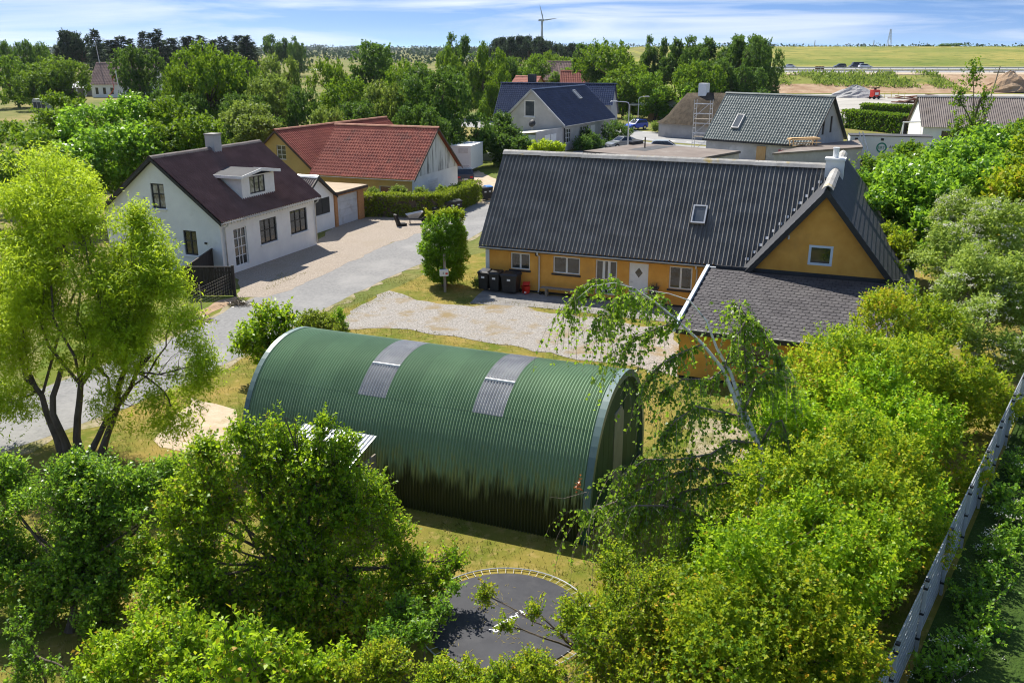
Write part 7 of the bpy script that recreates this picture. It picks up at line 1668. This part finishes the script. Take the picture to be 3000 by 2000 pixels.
# ------------------------------------------------------------------ welded mesh fence on the right
mf = empty('mesh_fence', (0, 0, 0), 0, 'long grey welded mesh fence running up the right side', 'fence')
f0, f1 = Vector((5.55, 11.8, 0)), Vector((19.75, 31.9, 0)); fL = (f1 - f0).length; ft = (f1 - f0) / fL; npn = int(fL / 2.5); fn = Vector((-ft.y, ft.x, 0))
mat('fence_grey', (0.42, 0.45, 0.48), (0.50, 0.53, 0.56), 1.0, 0.5, 0.5)
pmb = MB(); FH = 1.55
for k in range(50): pmb.obox((0.02 + k * 0.049, 0, 0.08), X * 0.008, Y * 0.008, Z3 * FH)
for k in range(9): pmb.obox((0.0, -0.009, 0.1 + k * 0.19), X * 2.46, Y * 0.008, Z3 * 0.012); pmb.obox((0.0, 0.009, 0.1 + k * 0.19), X * 2.46, Y * 0.008, Z3 * 0.012)
pme = pmb.mesh('mesh_panel', MAT['fence_grey']); pos_ = MB().box(-0.04, -0.03, 0, 0.04, 0.03, FH + 0.14).mesh('post', MAT['fence_grey']); capm = MB().box(-0.05, -0.04, FH + 0.14, 0.05, 0.04, FH + 0.18).mesh('post_cap', MAT['black_trim'])
for i in range(npn + 1):
    M = Matrix((ft, fn, Z3)).transposed().to_4x4(); M.translation = f0 + ft * (2.5 * i)
    po = link('post', pos_, mf, M @ Matrix.Translation((-0.02, -0.05, 0))); link('post_cap', capm, po)
    for z in (0.3, 0.9, 1.5): MB().box(-0.055, -0.035, z, 0.055, 0.05, z + 0.05).build('clip', MAT['black_trim'], po)
    if i < npn: tag(link('mesh_panel', pme, mf, M), kind='stuff')
# weeds and cow parsley along the fence
wv = [(f0 + ft * t + fn * -0.5) for t in np.arange(1.5, 24, 1.15)]
for i in range(0, len(wv), 5):
    seg = wv[i:i + 5]
    o = bush('fence_weeds', [(p.x + rng.normal(0.35, 0.15), p.y + rng.normal(0, 0.15), 0.3, 0.5, 0.5, 0.35) for p in seg], 330, 10, 0.32, 0.10, 0.06, MAT['leaf_dark'], ('nettles and white umbels at the near end of the mesh fence', 'weeds with white umbels along the middle of the mesh fence', 'weeds along the upper mesh fence', 'weeds at the far end of the mesh fence')[i // 5], 'plants', 520 + i, px=False, r0=0.01, shell=0.9, gap=0.6, low=0.02, up=0.7)
    n = 26; c = np.array([[p.x - o.location.x, p.y - o.location.y, 0.65] for p in seg])
    hc = c[rng.integers(0, len(c), n)] + rng.normal(0, 0.3, (n, 3)) * np.array([1, 1, 0.4]) + np.array([0.35, 0, 0]); q = (hc[:, None] + rng.normal(0, 0.05, (n, 9, 3)) * np.array([1, 1, 0.2])).reshape(-1, 3)
    leaf_obj('flower_heads', q, unit(rng.normal(0, 1, (len(q), 3))), np.tile([[0, 0, 1.0]], (len(q), 1)), 0.035, 0.03, rng.random(len(q)), MAT['blossom'], o)
# ------------------------------------------------------------------ flagpole, lamps, poles
fp = D(373, 330, 95)
fpo = empty('flagpole', (fp.x, fp.y, 0), 0, 'white flagpole with a red and white pennant above the bushes', 'flagpole')
ftop = D(356, 212, 95).z
MB().tube([(0, 0, 0), (-0.65, 0, ftop)], [0.09, 0.045], 8).build('pole', MAT['white_paint'], fpo)
MB().lathe([(0.02, 0), (0.09, 0.06), (0.02, 0.14)], (-0.65, 0, ftop), 8).build('finial', MAT['white_paint'], fpo)
pv = []; pf = []; npn_ = 14
for i in range(npn_ + 1):
    t = i / npn_; x_ = -0.75 - 0.9 * t - 0.22 * math.sin(t * 9); z_ = ftop - 0.25 - 2.55 * t; w_ = 0.42 * (1 - t * 0.8)
    for s_ in (0.0, 0.42, 0.58, 1.0): pv.append((x_ + w_ * (s_ - 0.5) * 0.55, 0.25 * math.sin(t * 7 + s_ * 2), z_ + w_ * (s_ - 0.5) * 0.6))
for i in range(npn_):
    for s_ in range(3): pf.append((i * 4 + s_, i * 4 + s_ + 1, i * 4 + s_ + 5, i * 4 + s_ + 4))
pe = MB(); pe.v = pv; pe.f = pf; pe.m = [0, 1, 0] * npn_
pe.build('pennant', [mat('flag_red', (0.55, 0.02, 0.03)), MAT['white_paint']], fpo)
def lamp(px_, py_, h, rz, label, arm=1.5):
    c = G(px_, py_); o = empty('street_lamp', (c.x, c.y, 0), rz, label, 'street lamp')
    MB().tube([(0, 0, 0), (0, 0, h * 0.6), (0, 0, h - 0.35), (-0.12, 0, h - 0.08), (-0.5, 0, h), (-arm, 0, h + 0.05)], [0.08, 0.065, 0.05, 0.045, 0.04, 0.035], 8).build('pole', MAT['aluminium'], o)
    MB().prism([(-arm - 0.75, -0.13, h + 0.0), (-arm + 0.05, -0.13, h), (-arm + 0.05, -0.1, h + 0.16), (-arm - 0.6, -0.08, h + 0.16)], (0, 0.26, 0)).build('lamp_head', MAT['pipe_grey'], o)
lamp(1838, 447, 5.9, R_(0), 'curved street lamp in front of the blue-tiled house')
lamp(1868, 372, 4.6, R_(180), 'distant street lamp beside the blue car', 1.0)
def pole(px_, pyt, Y, label, r=0.12, lean=0.0, name='utility_pole'):
    c = D(px_, pyt, Y); o = empty(name, (c.x, c.y, 0), 0, label, 'pole')
    MB().tube([(-lean, 0, 0), (0, 0, c.z)], [r, r * 0.75], 8).build('shaft', MAT['grey_wood'], o)
    MB().box(-0.45, -0.05, c.z - 0.5, 0.45, 0.05, c.z - 0.4).build('cross_arm', MAT['grey_wood'], o)
pole(1753, 160, 205, 'wooden utility pole behind the red-roofed houses', 0.14)
pole(2930, 195, 75, 'tall leaning dark pole in front of the brown barn roof', 0.06, 1.6)
# ------------------------------------------------------------------ vehicles
mat('chrome', (0.6, 0.6, 0.62), None, rough=0.2, metal=0.9)
mat('tail_red', (0.45, 0.01, 0.01), None, rough=0.2, spec=0.6)
mat('headlight', (0.6, 0.62, 0.65), None, rough=0.1, spec=0.7)
def car(name, loc, rz, c, label, kind='hatch', L=4.1, Wd=1.75, H=1.48, cat='car'):
    o = empty(name, loc, rz, label, cat); pm = MAT.get('paint_%s' % str(c)) or mat('paint_%s' % str(c), c, tuple(x * 1.1 for x in c), 1.0, 0.22, 0.6, coat=0.6)
    h = Wd / 2; r = 0.33; a, b = -L / 2, L / 2
    # x runs to the front; side profile with wheel arches cut in
    def arch_pts(cx, z0):
        return [(cx + (r + 0.06) * math.cos(t), z0 + (r + 0.06) * math.sin(t)) for t in np.linspace(0, PI, 7)]
    fx, rx = b - 0.82, a + 0.80
    belt = {'hatch': 0.92, 'suv': 1.02, 'van': 1.05, 'pickup': 0.98, 'sedan': 0.88}[kind]
    hood = belt - 0.05
    low = [(b - 0.02, 0.28)] + arch_pts(fx, 0.33) + arch_pts(rx, 0.33) + [(a + 0.02, 0.30)]
    top = [(a, 0.62), (a + 0.04, belt), (b - 1.25, belt + 0.02), (b - 0.5, hood - 0.10), (b - 0.08, hood - 0.26), (b, 0.5)]
    poly = [(p[0], p[1]) for p in low] + top
    P = [(x_, z_) for x_, z_ in poly]; n_ = len(P); v = []
    for s_ in (-1, 1):
        for x_, z_ in P: v.append((x_, s_ * (h - (0.07 if z_ > belt - 0.1 else 0.0) - (0.12 if x_ > b - 0.1 or x_ < a + 0.03 else 0)), z_))
    f = [tuple(range(n_)), tuple(range(n_, 2 * n_))[::-1]] + [(i, n_ + i, n_ + (i + 1) % n_, (i + 1) % n_) for i in range(n_)]
    MB().add(v, f).build('body', pm, o)
    if kind in ('hatch', 'suv'): cab = [(a + 0.10, belt), (a + 0.42, H - 0.06), (a + 0.9, H), (b - 1.95, H), (b - 1.08, belt)]
    elif kind == 'van': cab = [(a + 0.03, belt), (a + 0.12, H - 0.05), (a + 0.4, H), (b - 1.45, H), (b - 0.85, belt)]
    elif kind == 'pickup': cab = [(a + 1.6, belt), (a + 1.7, H - 0.05), (a + 1.9, H), (b - 1.95, H), (b - 1.15, belt)]
    else: cab = [(a + 0.55, belt), (a + 1.1, H - 0.05), (a + 1.5, H), (b - 2.0, H), (b - 1.1, belt)]
    ti = 0.16; hc = lambda z_: h - 0.08 - ti * (z_ - belt) / (H - belt)
    v = [(x_, s_ * hc(z_), z_) for s_ in (-1, 1) for x_, z_ in cab]; k = len(cab)
    MB().add(v, [tuple(range(k)), tuple(range(k, 2 * k))[::-1]] + [(i, k + i, k + (i + 1) % k, (i + 1) % k) for i in range(k)]).build('cabin', pm, o)
    g = MB(); ins = 0.08
    c0 = np.mean(np.array(cab), 0)
    for s_ in (-1, 1):
        q = [(c0[0] + (x_ - c0[0]) * 0.90, c0[1] + (z_ - c0[1]) * 0.74) for x_, z_ in cab]
        g.prism([(x_, s_ * (hc(z_) + 0.004), z_) for x_, z_ in q], (0, s_ * 0.006, 0))
    g.build('side_window', MAT['car_glass'], o)
    for nm, (p_, q_) in (('windscreen', (cab[-1], cab[-2])), ('rear_window', (cab[0], cab[1]))):
        d_ = np.array(q_) - np.array(p_); nrm = np.array([d_[1], -d_[0]]) if nm == 'windscreen' else np.array([-d_[1], d_[0]]); nrm = nrm / np.linalg.norm(nrm) * 0.008
        A0, B0 = np.array(p_) + d_ * 0.12 + nrm, np.array(p_) + d_ * 0.92 + nrm; w0, w1 = hc(A0[1]) - 0.07, hc(B0[1]) - 0.07
        MB().add([(A0[0], -w0, A0[1]), (A0[0], w0, A0[1]), (B0[0], w1, B0[1]), (B0[0], -w1, B0[1])], [(0, 1, 2, 3)]).build(nm, MAT['car_glass'], o)
    for cx in (fx, rx):
        for s_ in (-1, 1):
            wh = MB().tube([(cx, s_ * (h - 0.2), r), (cx, s_ * (h - 0.01), r)], r, 18).build('wheel', MAT['rubber'], o)
            MB().tube([(cx, s_ * (h - 0.02), r), (cx, s_ * (h + 0.002), r)], r * 0.62, 14).build('rim', MAT['aluminium'], wh)
    for s_ in (-1, 1):
        MB().obox((b - 0.14, s_ * (h - 0.42) - 0.16, hood - 0.36), (0.06, 0, 0), (0, 0.32, 0), (-0.10, 0, 0.13)).build('headlight', MAT['headlight'], o)
        MB().obox((a - 0.012, s_ * (h - 0.32) - 0.14, 0.72), (0.03, 0, 0), (0, 0.28, 0), (0.02, 0, 0.15)).build('tail_light', MAT['tail_red'], o)
        MB().box(b - 1.38, s_ * (h + 0.0) - 0.09, belt + 0.0, b - 1.2, s_ * (h + 0.0) + 0.09, belt + 0.13).build('door_mirror', pm, o)
    MB().box(a - 0.02, -0.26, 0.55, a - 0.001, 0.26, 0.66).build('number_plate', MAT['paper_white'], o)
    MB().box(b - 0.001, -0.26, 0.36, b + 0.015, 0.26, 0.47).build('number_plate', MAT['paper_white'], o)
    if kind == 'pickup': MB().box(a + 0.1, -h + 0.12, belt - 0.02, a + 1.55, h - 0.12, belt + 0.03).build('load_bed', MAT['rubber'], o)
    return o
p = G(1362, 541); car('parked_car', (p.x - 0.3, p.y + 1.2, 0.018), R_(100), (0.02, 0.024, 0.045), 'dark blue estate car parked beside the white gable', 'suv', 4.5, 1.8, 1.55)
p = G(1835, 437); car('parked_car', (p.x - 0.3, p.y + 0.5, 0.02), R_(208), (0.16, 0.17, 0.18), 'grey pickup parked under the street lamp', 'pickup', 4.7, 1.75, 1.5, 'pickup')
p = G(1925, 446); car('parked_car', (p.x + 1.0, p.y - 1.0, 0.02), R_(-10), (0.62, 0.66, 0.7), 'white car whose roof shows behind the flat garage', 'hatch', 4.2, 1.8, 1.5)
p = G(1862, 380); car('parked_car', (p.x, p.y, 0.02), R_(215), (0.02, 0.06, 0.50), 'bright blue hatchback parked across the street', 'hatch', 3.9, 1.72, 1.52)
bx = empty('box_trailer', (*G(1350, 512).xy, 0), R_(-14), 'tall white box trailer parked behind the red-roofed building', 'trailer')
MB().box(-1.6, 0, 0.5, 1.05, 4.4, 2.75).build('box', MAT['container_white'], bx); MB().box(-1.63, -0.03, 2.75, 1.08, 4.43, 2.82).build('roof', MAT['white_paint'], bx)
MB().box(-0.2, -0.02, 2.1, 0.8, -0.003, 2.6).build('vent_frame', MAT['pipe_grey'], bx)
for x_ in (-1.3, 0.6): MB().tube([(x_, 1.5, 0.32), (x_ + 0.22, 1.5, 0.32)], 0.32, 14).build('wheel', MAT['rubber'], bx)
bg = empty('brick_pile', (*G(1445, 472).xy, 0), R_(-20), 'low pile of grey blocks behind the white box trailer', 'blocks')
for k in range(4): MB().box(-2 + 0.12 * k, 0, k * 0.2, 1.6 - 0.3 * k, 0.9, k * 0.2 + 0.19).build('block_course', MAT['cement_render'], bg)
sk = empty('sack_heap', (*G(1480, 478).xy, 0), 0, 'heap of blue sacks beside the end of the black roof', 'sacks')
for a_, b_2, c_2 in ((0, 0, 0.25), (0.5, 0.2, 0.25), (0.2, 0.1, 0.6)): MB().lathe([(0.1, -0.25), (0.42, -0.1), (0.42, 0.1), (0.12, 0.27)], (a_, b_2, c_2), 8).build('sack', MAT['blue_white_board'], sk)
mz = lambda y: float(terrain(150, y)) + 0.12
for px_, py_, Yd, c, kd, L, H, rz, lab, cat in ((2310, 197, 338, (0.70, 0.71, 0.72), 'sedan', 4.6, 1.45, 180, 'white car alone on the motorway at left', 'car'), (2460, 196, 338, (0.03, 0.03, 0.035), 'suv', 4.4, 1.65, 180, 'black car ahead of the dark van on the motorway', 'car'),
        (2508, 196, 342, (0.03, 0.035, 0.045), 'van', 5.2, 2.1, 180, 'dark van on the motorway', 'van'), (2535, 197, 334, (0.66, 0.68, 0.70), 'suv', 4.7, 1.65, 0, 'pale suv overlapping the dark van on the motorway', 'car')):
    c3 = D(px_, py_, Yd); car('motorway_van' if kd == 'van' else 'motorway_car', (c3.x, Yd, mz(Yd)), R_(rz), c, lab, kd, L, 1.85, H, cat)
# guard rails along the carriageways
for i, (yy, x0_, lab) in enumerate(((286.5, 66, 'near guard rail of the motorway'), (322, 66, 'guard rail between the carriageways'))):
    o = empty('guard_rail', (0, 0, 0), 0, lab, 'guard rail'); z0 = float(terrain(150, yy)) + 0.1
    for k in range(40): MB().box(x0_ + k * 4, yy - 0.06, z0 - 0.4, x0_ + k * 4 + 0.14, yy + 0.06, z0 + 0.78).build('post', MAT['zinc'], o)
    MB().box(x0_, yy - 0.14, z0 + 0.5, x0_ + 160, yy - 0.07, z0 + 0.82).build('beam', MAT['zinc'], o)
for k, x_ in enumerate((2392, 2401, 2410)):
    c = D(x_, 202, 324); o = empty('drum', (c.x, 324, float(terrain(c.x, 324)) + 0.03), 0, ('left', 'middle', 'right')[k] + ' rusty drum of the three beside the motorway', 'drum')
    MB().lathe([(0.5, 0), (0.5, 0.5), (0.53, 0.52), (0.5, 0.54), (0.5, 1.05), (0.45, 1.1)], n=12).build('barrel', mat('rust%d' % k, (0.16, 0.08, 0.05), (0.22, 0.12, 0.08), 1.0), o)
# building site
def heap(name, loc, rx_, ry_, h, m, label, seed):
    r = np.random.default_rng(seed); v = []; f = []; n1, n2 = 22, 8
    for j in range(n2 + 1):
        t = j / n2
        for i in range(n1):
            a_ = 2 * PI * i / n1; w_ = (1 - t) * (1 + 0.22 * math.sin(a_ * 2 + seed) + r.normal(0, 0.05)); v.append((rx_ * w_ * math.cos(a_), ry_ * w_ * math.sin(a_), h * (1 - (1 - t) ** 1.25) * (1 + r.normal(0, 0.04))))
    for j in range(n2):
        for i in range(n1): f.append((j * n1 + i, j * n1 + (i + 1) % n1, (j + 1) * n1 + (i + 1) % n1, (j + 1) * n1 + i))
    o = empty(name, loc, 0, label, 'heap'); MB().add(v, f).build('mound', m, o); return o
heap('gravel_heap', (*G(2505, 286).xy, 0.02), 6.5, 4, 3.0, mat('heap_grey', (0.30, 0.30, 0.30), (0.40, 0.39, 0.38), 0.8, 0.95, 0.1, bump=0.6, bscale=4, dist=0.2), 'grey gravel heap on the building site', 3)
heap('earth_heap', (*D(2955, 246, 262).xy, 0.3), 9, 5, 5.5, MAT['bare_earth'], 'brown earth heap on the slope at the right edge', 5)
lo = empty('site_machine', (*G(2561, 291).xy, 0.02), R_(20), 'small red machine standing beside the gravel heap', 'machine')
MB().box(-0.9, -0.7, 0.5, 0.9, 0.7, 2.2).build('body', MAT['red_plastic'], lo); MB().box(-0.5, -0.72, 1.0, 0.5, -0.701, 1.6).build('grille', MAT['paper_white'], lo)
MB().tube([(-1.2, 0, 2.6), (1.2, 0, 2.6)], 0.14, 6).build('boom', MAT['rubber'], lo); MB().box(-0.2, -0.2, 2.2, 0.2, 0.2, 2.6).build('mast', MAT['rubber'], lo)
for x_ in (-0.7, 0.7):
    for y_ in (-0.75, 0.65): MB().tube([(x_, y_, 0.4), (x_, y_ + 0.12, 0.4)], 0.4, 12).build('wheel', MAT['rubber'], lo)
bar = empty('barrier', (*G(2600, 288).xy, 0.02), R_(-8), 'yellow safety netting barrier beside the red machine', 'barrier')
for k in range(6): MB().box(-4 + k * 1.6, -0.04, 0, -3.9 + k * 1.6, 0.04, 1.5).build('stake', mat('yellow_net%d' % k, (0.60, 0.48, 0.08)), bar)
for z_ in (0.3, 0.7, 1.1, 1.45): MB().box(-4, -0.02, z_, 4.1, 0.02, z_ + 0.06).build('strip', MAT['yellow_net0'], bar)
sp = empty('steel_pile', (*G(2690, 302).xy, 0.02), R_(-8), 'pile of rusty sheet piles on the building site', 'steel')
rp = random.Random(9)
for k in range(22): MB().box(-3.5, -0.3, 0, 3.5, 0.3, 0.16).build('sheet_pile', mat('rust_steel%d' % k, (0.18 + rp.random() * 0.08, 0.08, 0.045)) if k < 3 else MAT['rust_steel%d' % (k % 3)], sp, mw=Matrix.Translation((rp.uniform(-4, 5), rp.uniform(-2, 2), 0.1 + (k // 5) * 0.35)) @ Matrix.Rotation(rp.uniform(-0.5, 0.5), 4, 'Z') @ Matrix.Rotation(rp.uniform(-0.12, 0.12), 4, 'Y'))
wfn = empty('plank_fence', (0, 0, 0), 0, 'new upright plank fence right of the white container', 'fence')
boards(D(2668, 405, 109), D(2712, 420, 107), 2.1, MAT['fresh_wood'], wfn, 0.16, 0.015); 
sw_ = empty('swing_frame', (*D(2640, 400, 118).xy, 0), R_(-8), 'white metal swing frame between the hedges and the fence', 'swing')
MB().tube([(0, 0, 2.9), (5.2, 0, 3.1)], 0.09, 8).build('top_bar', MAT['white_paint'], sw_)
for q in (((5.0, 0, 3.1), (5.4, -0.8, 0)), ((5.0, 0, 3.1), (5.4, 0.8, 0)), ((0.1, 0, 2.9), (-0.1, -0.8, 0)), ((0.1, 0, 2.9), (-0.1, 0.8, 0))): MB().tube(q, 0.07, 8).build('leg', MAT['white_paint'], sw_)
# ------------------------------------------------------------------ wind turbine and masts on the horizon
mat('turbine_grey', (0.30, 0.34, 0.36), (0.36, 0.40, 0.42), 0.1, 0.5, 0.4)
wt = D(1588, 60, 1400); wt_o = empty('wind_turbine', (wt.x, wt.y, 0), 0, 'three bladed wind turbine rising behind the pine wood', 'wind turbine')
hz = wt.z
MB().tube([(0, 0, 0), (0, 0, hz - 1)], [2.6, 1.3], 12).build('tower', MAT['turbine_grey'], wt_o, True)
MB().prism([(-5.5, -1.4, hz - 1.4), (3.0, -1.4, hz - 1.4), (3.0, -1.2, hz + 1.6), (-5.0, -1.2, hz + 1.3)], (0, 2.8, 0)).build('nacelle', MAT['turbine_grey'], wt_o)
hub = MB().lathe([(0.3, 0), (1.4, 0.6), (1.5, 2.0), (1.3, 2.8)], (0, 0, 0), 10).build('hub', MAT['turbine_grey'], wt_o, mw=Matrix.Translation((1.5, -4.2, hz)) @ Matrix.Rotation(-PI / 2, 4, 'X'))
for a_ in (104, 8, 262):
    ca, sa = math.cos(R_(a_)), math.sin(R_(a_)); k_ = 1.0 if a_ != 262 else 1.0; Lb = 24 if a_ != 262 else 22
    q = Vector((-sa, 0, ca)); dv_ = Vector((ca, 0, sa)); c = Vector((1.5, -3.2, hz))
    MB().add([c + q * 0.6, c - q * 0.6, c + dv_ * Lb * 0.25 - q * 1.3, c + dv_ * Lb, c + dv_ * Lb * 0.25 + q * 0.7, c + dv_ * Lb * 0.25 + Vector((0, -0.5, 0))], [(0, 1, 2, 5), (5, 2, 3), (0, 5, 4), (4, 5, 3)]).build('blade', MAT['turbine_grey'], wt_o)
def mast(px_, py_, Y, label, w=3.0):
    c = D(px_, py_, Y); o = empty('lattice_mast', (c.x, c.y, 0), 0, label, 'mast'); h = c.z; mb = MB()
    for sx2, sy2 in ((-1, -1), (1, -1), (1, 1), (-1, 1)): mb.tube([(sx2 * w, sy2 * w, 0), (sx2 * w * 0.15, sy2 * w * 0.15, h)], 0.35, 4)
    k = 9
    for i in range(k):
        z0, z1 = h * i / k, h * (i + 1) / k; w0, w1 = w * (1 - 0.85 * i / k), w * (1 - 0.85 * (i + 1) / k)
        for s_ in (-1, 1): mb.tube([(-w0, s_ * w0, z0), (w1, s_ * w1, z1)], 0.2, 3); mb.tube([(s_ * w0, -w0, z0), (s_ * w1, w1, z1)], 0.2, 3)
    mb.build('lattice', MAT['turbine_grey'], o)
mast(2610, 86, 1500, 'tall lattice mast on the right horizon', 4.0)
mast(2561, 118, 1900, 'shorter mast left of the tall lattice mast', 1.6); mast(2388, 118, 1900, 'thin mast on the horizon above the motorway cars', 1.4)
# ------------------------------------------------------------------ grass blades over the near lawns
rng = np.random.default_rng(600)
def inpoly(x, y, P):
    c = np.zeros(len(x), bool)
    for i in range(len(P)):
        x1, y1 = P[i][:2]; x2, y2 = P[(i + 1) % len(P)][:2]
        m = ((y1 > y) != (y2 > y)); c ^= m & (x < (x2 - x1) * (y - y1) / (y2 - y1 + 1e-12) + x1)
    return c
yard = [G(1030, 930), G(1150, 865), G(1220, 880), G(1380, 898), G(1480, 890), G(1560, 905), G(1700, 930), G(1960, 962), G(1990, 1010), G(1985, 1105), G(1900, 1085), G(1800, 1065), G(1650, 1045), G(1500, 1012), G(1330, 985), G(1200, 965), G(1080, 962), G(1000, 965), G(960, 990)]
laneL = smooth_line(lane_pts, 4)
n = 120000; x_ = rng.uniform(-13, 12, n); y_ = 11 + 38 * rng.random(n) ** 1.4
k = ~inpoly(x_, y_, yard) & ((x_ - tc.x) ** 2 + (y_ - tc.y) ** 2 > 2.0 ** 2)
lane_d = np.min([np.hypot(x_ - p.x, y_ - p.y) for p in smooth_line(lane_pts, 10)], 0); k &= lane_d > 2.45
hx = (x_ - ON[0]) * math.cos(-thN) - (y_ - ON[1]) * math.sin(-thN); hy = (x_ - ON[0]) * math.sin(-thN) + (y_ - ON[1]) * math.cos(-thN); k &= ~((hx > -0.1) & (hx < HL + 0.1) & (np.abs(hy) < 2.85))
ax = (x_ - OA[0]) * math.cos(-thA) - (y_ - OA[1]) * math.sin(-thA); ay = (x_ - OA[0]) * math.sin(-thA) + (y_ - OA[1]) * math.cos(-thA); k &= ~((ax > -0.1) & (ay > -2.2)) & ~((ax > 12) & (ay > -9.9))
k &= ((x_ - 5.55) * 0.817 - (y_ - 11.8) * 0.577) < -0.1
k &= ~inpoly(x_, y_, [G(560, 1165), G(690, 1200), G(720, 1330), G(560, 1340), G(450, 1290)])
dens = noise3(np.stack([x_ * 0.9, y_ * 0.9, x_ * 0], 1), 21); k &= dens + rng.normal(0, 0.35, n) > -0.35
x_, y_, dens = x_[k], y_[k], dens[k]; n = len(x_)
tone = np.clip(0.55 - 0.35 * dens + rng.normal(0, 0.22, n), 0, 1)
tag(leaf_obj('grass', np.stack([x_, y_, np.full(n, 0.004)], 1), unit(rng.normal(0, 0.55, (n, 3)) + np.array([0, 0, 0.75])), rng.normal(0, 1, (n, 3)), 0.085 * rng.uniform(0.5, 1.7, n), 0.02, tone, MAT['grass_blade']), 'short dry summer grass of the near lawn', 'grass', kind='stuff')

# ------------------------------------------------------------------ summer haze over the plain
hzm = bpy.data.materials.new('haze_air'); hzm.use_nodes = True
hn = hzm.node_tree; hn.nodes.remove(hn.nodes['Principled BSDF'])
hv_ = hn.nodes.new('ShaderNodeVolumePrincipled'); hv_.inputs['Color'].default_value = (0.72, 0.82, 0.95, 1); hv_.inputs['Density'].default_value = 0.00005; hv_.inputs['Anisotropy'].default_value = 0.3
hn.links.new(hv_.outputs[0], hn.nodes['Material Output'].inputs['Volume'])
tag(MB().box(-6600, -250, -1.5, 6600, 9200, 150).build('haze', hzm), 'thin blue summer haze over the whole plain', 'haze', kind='stuff')
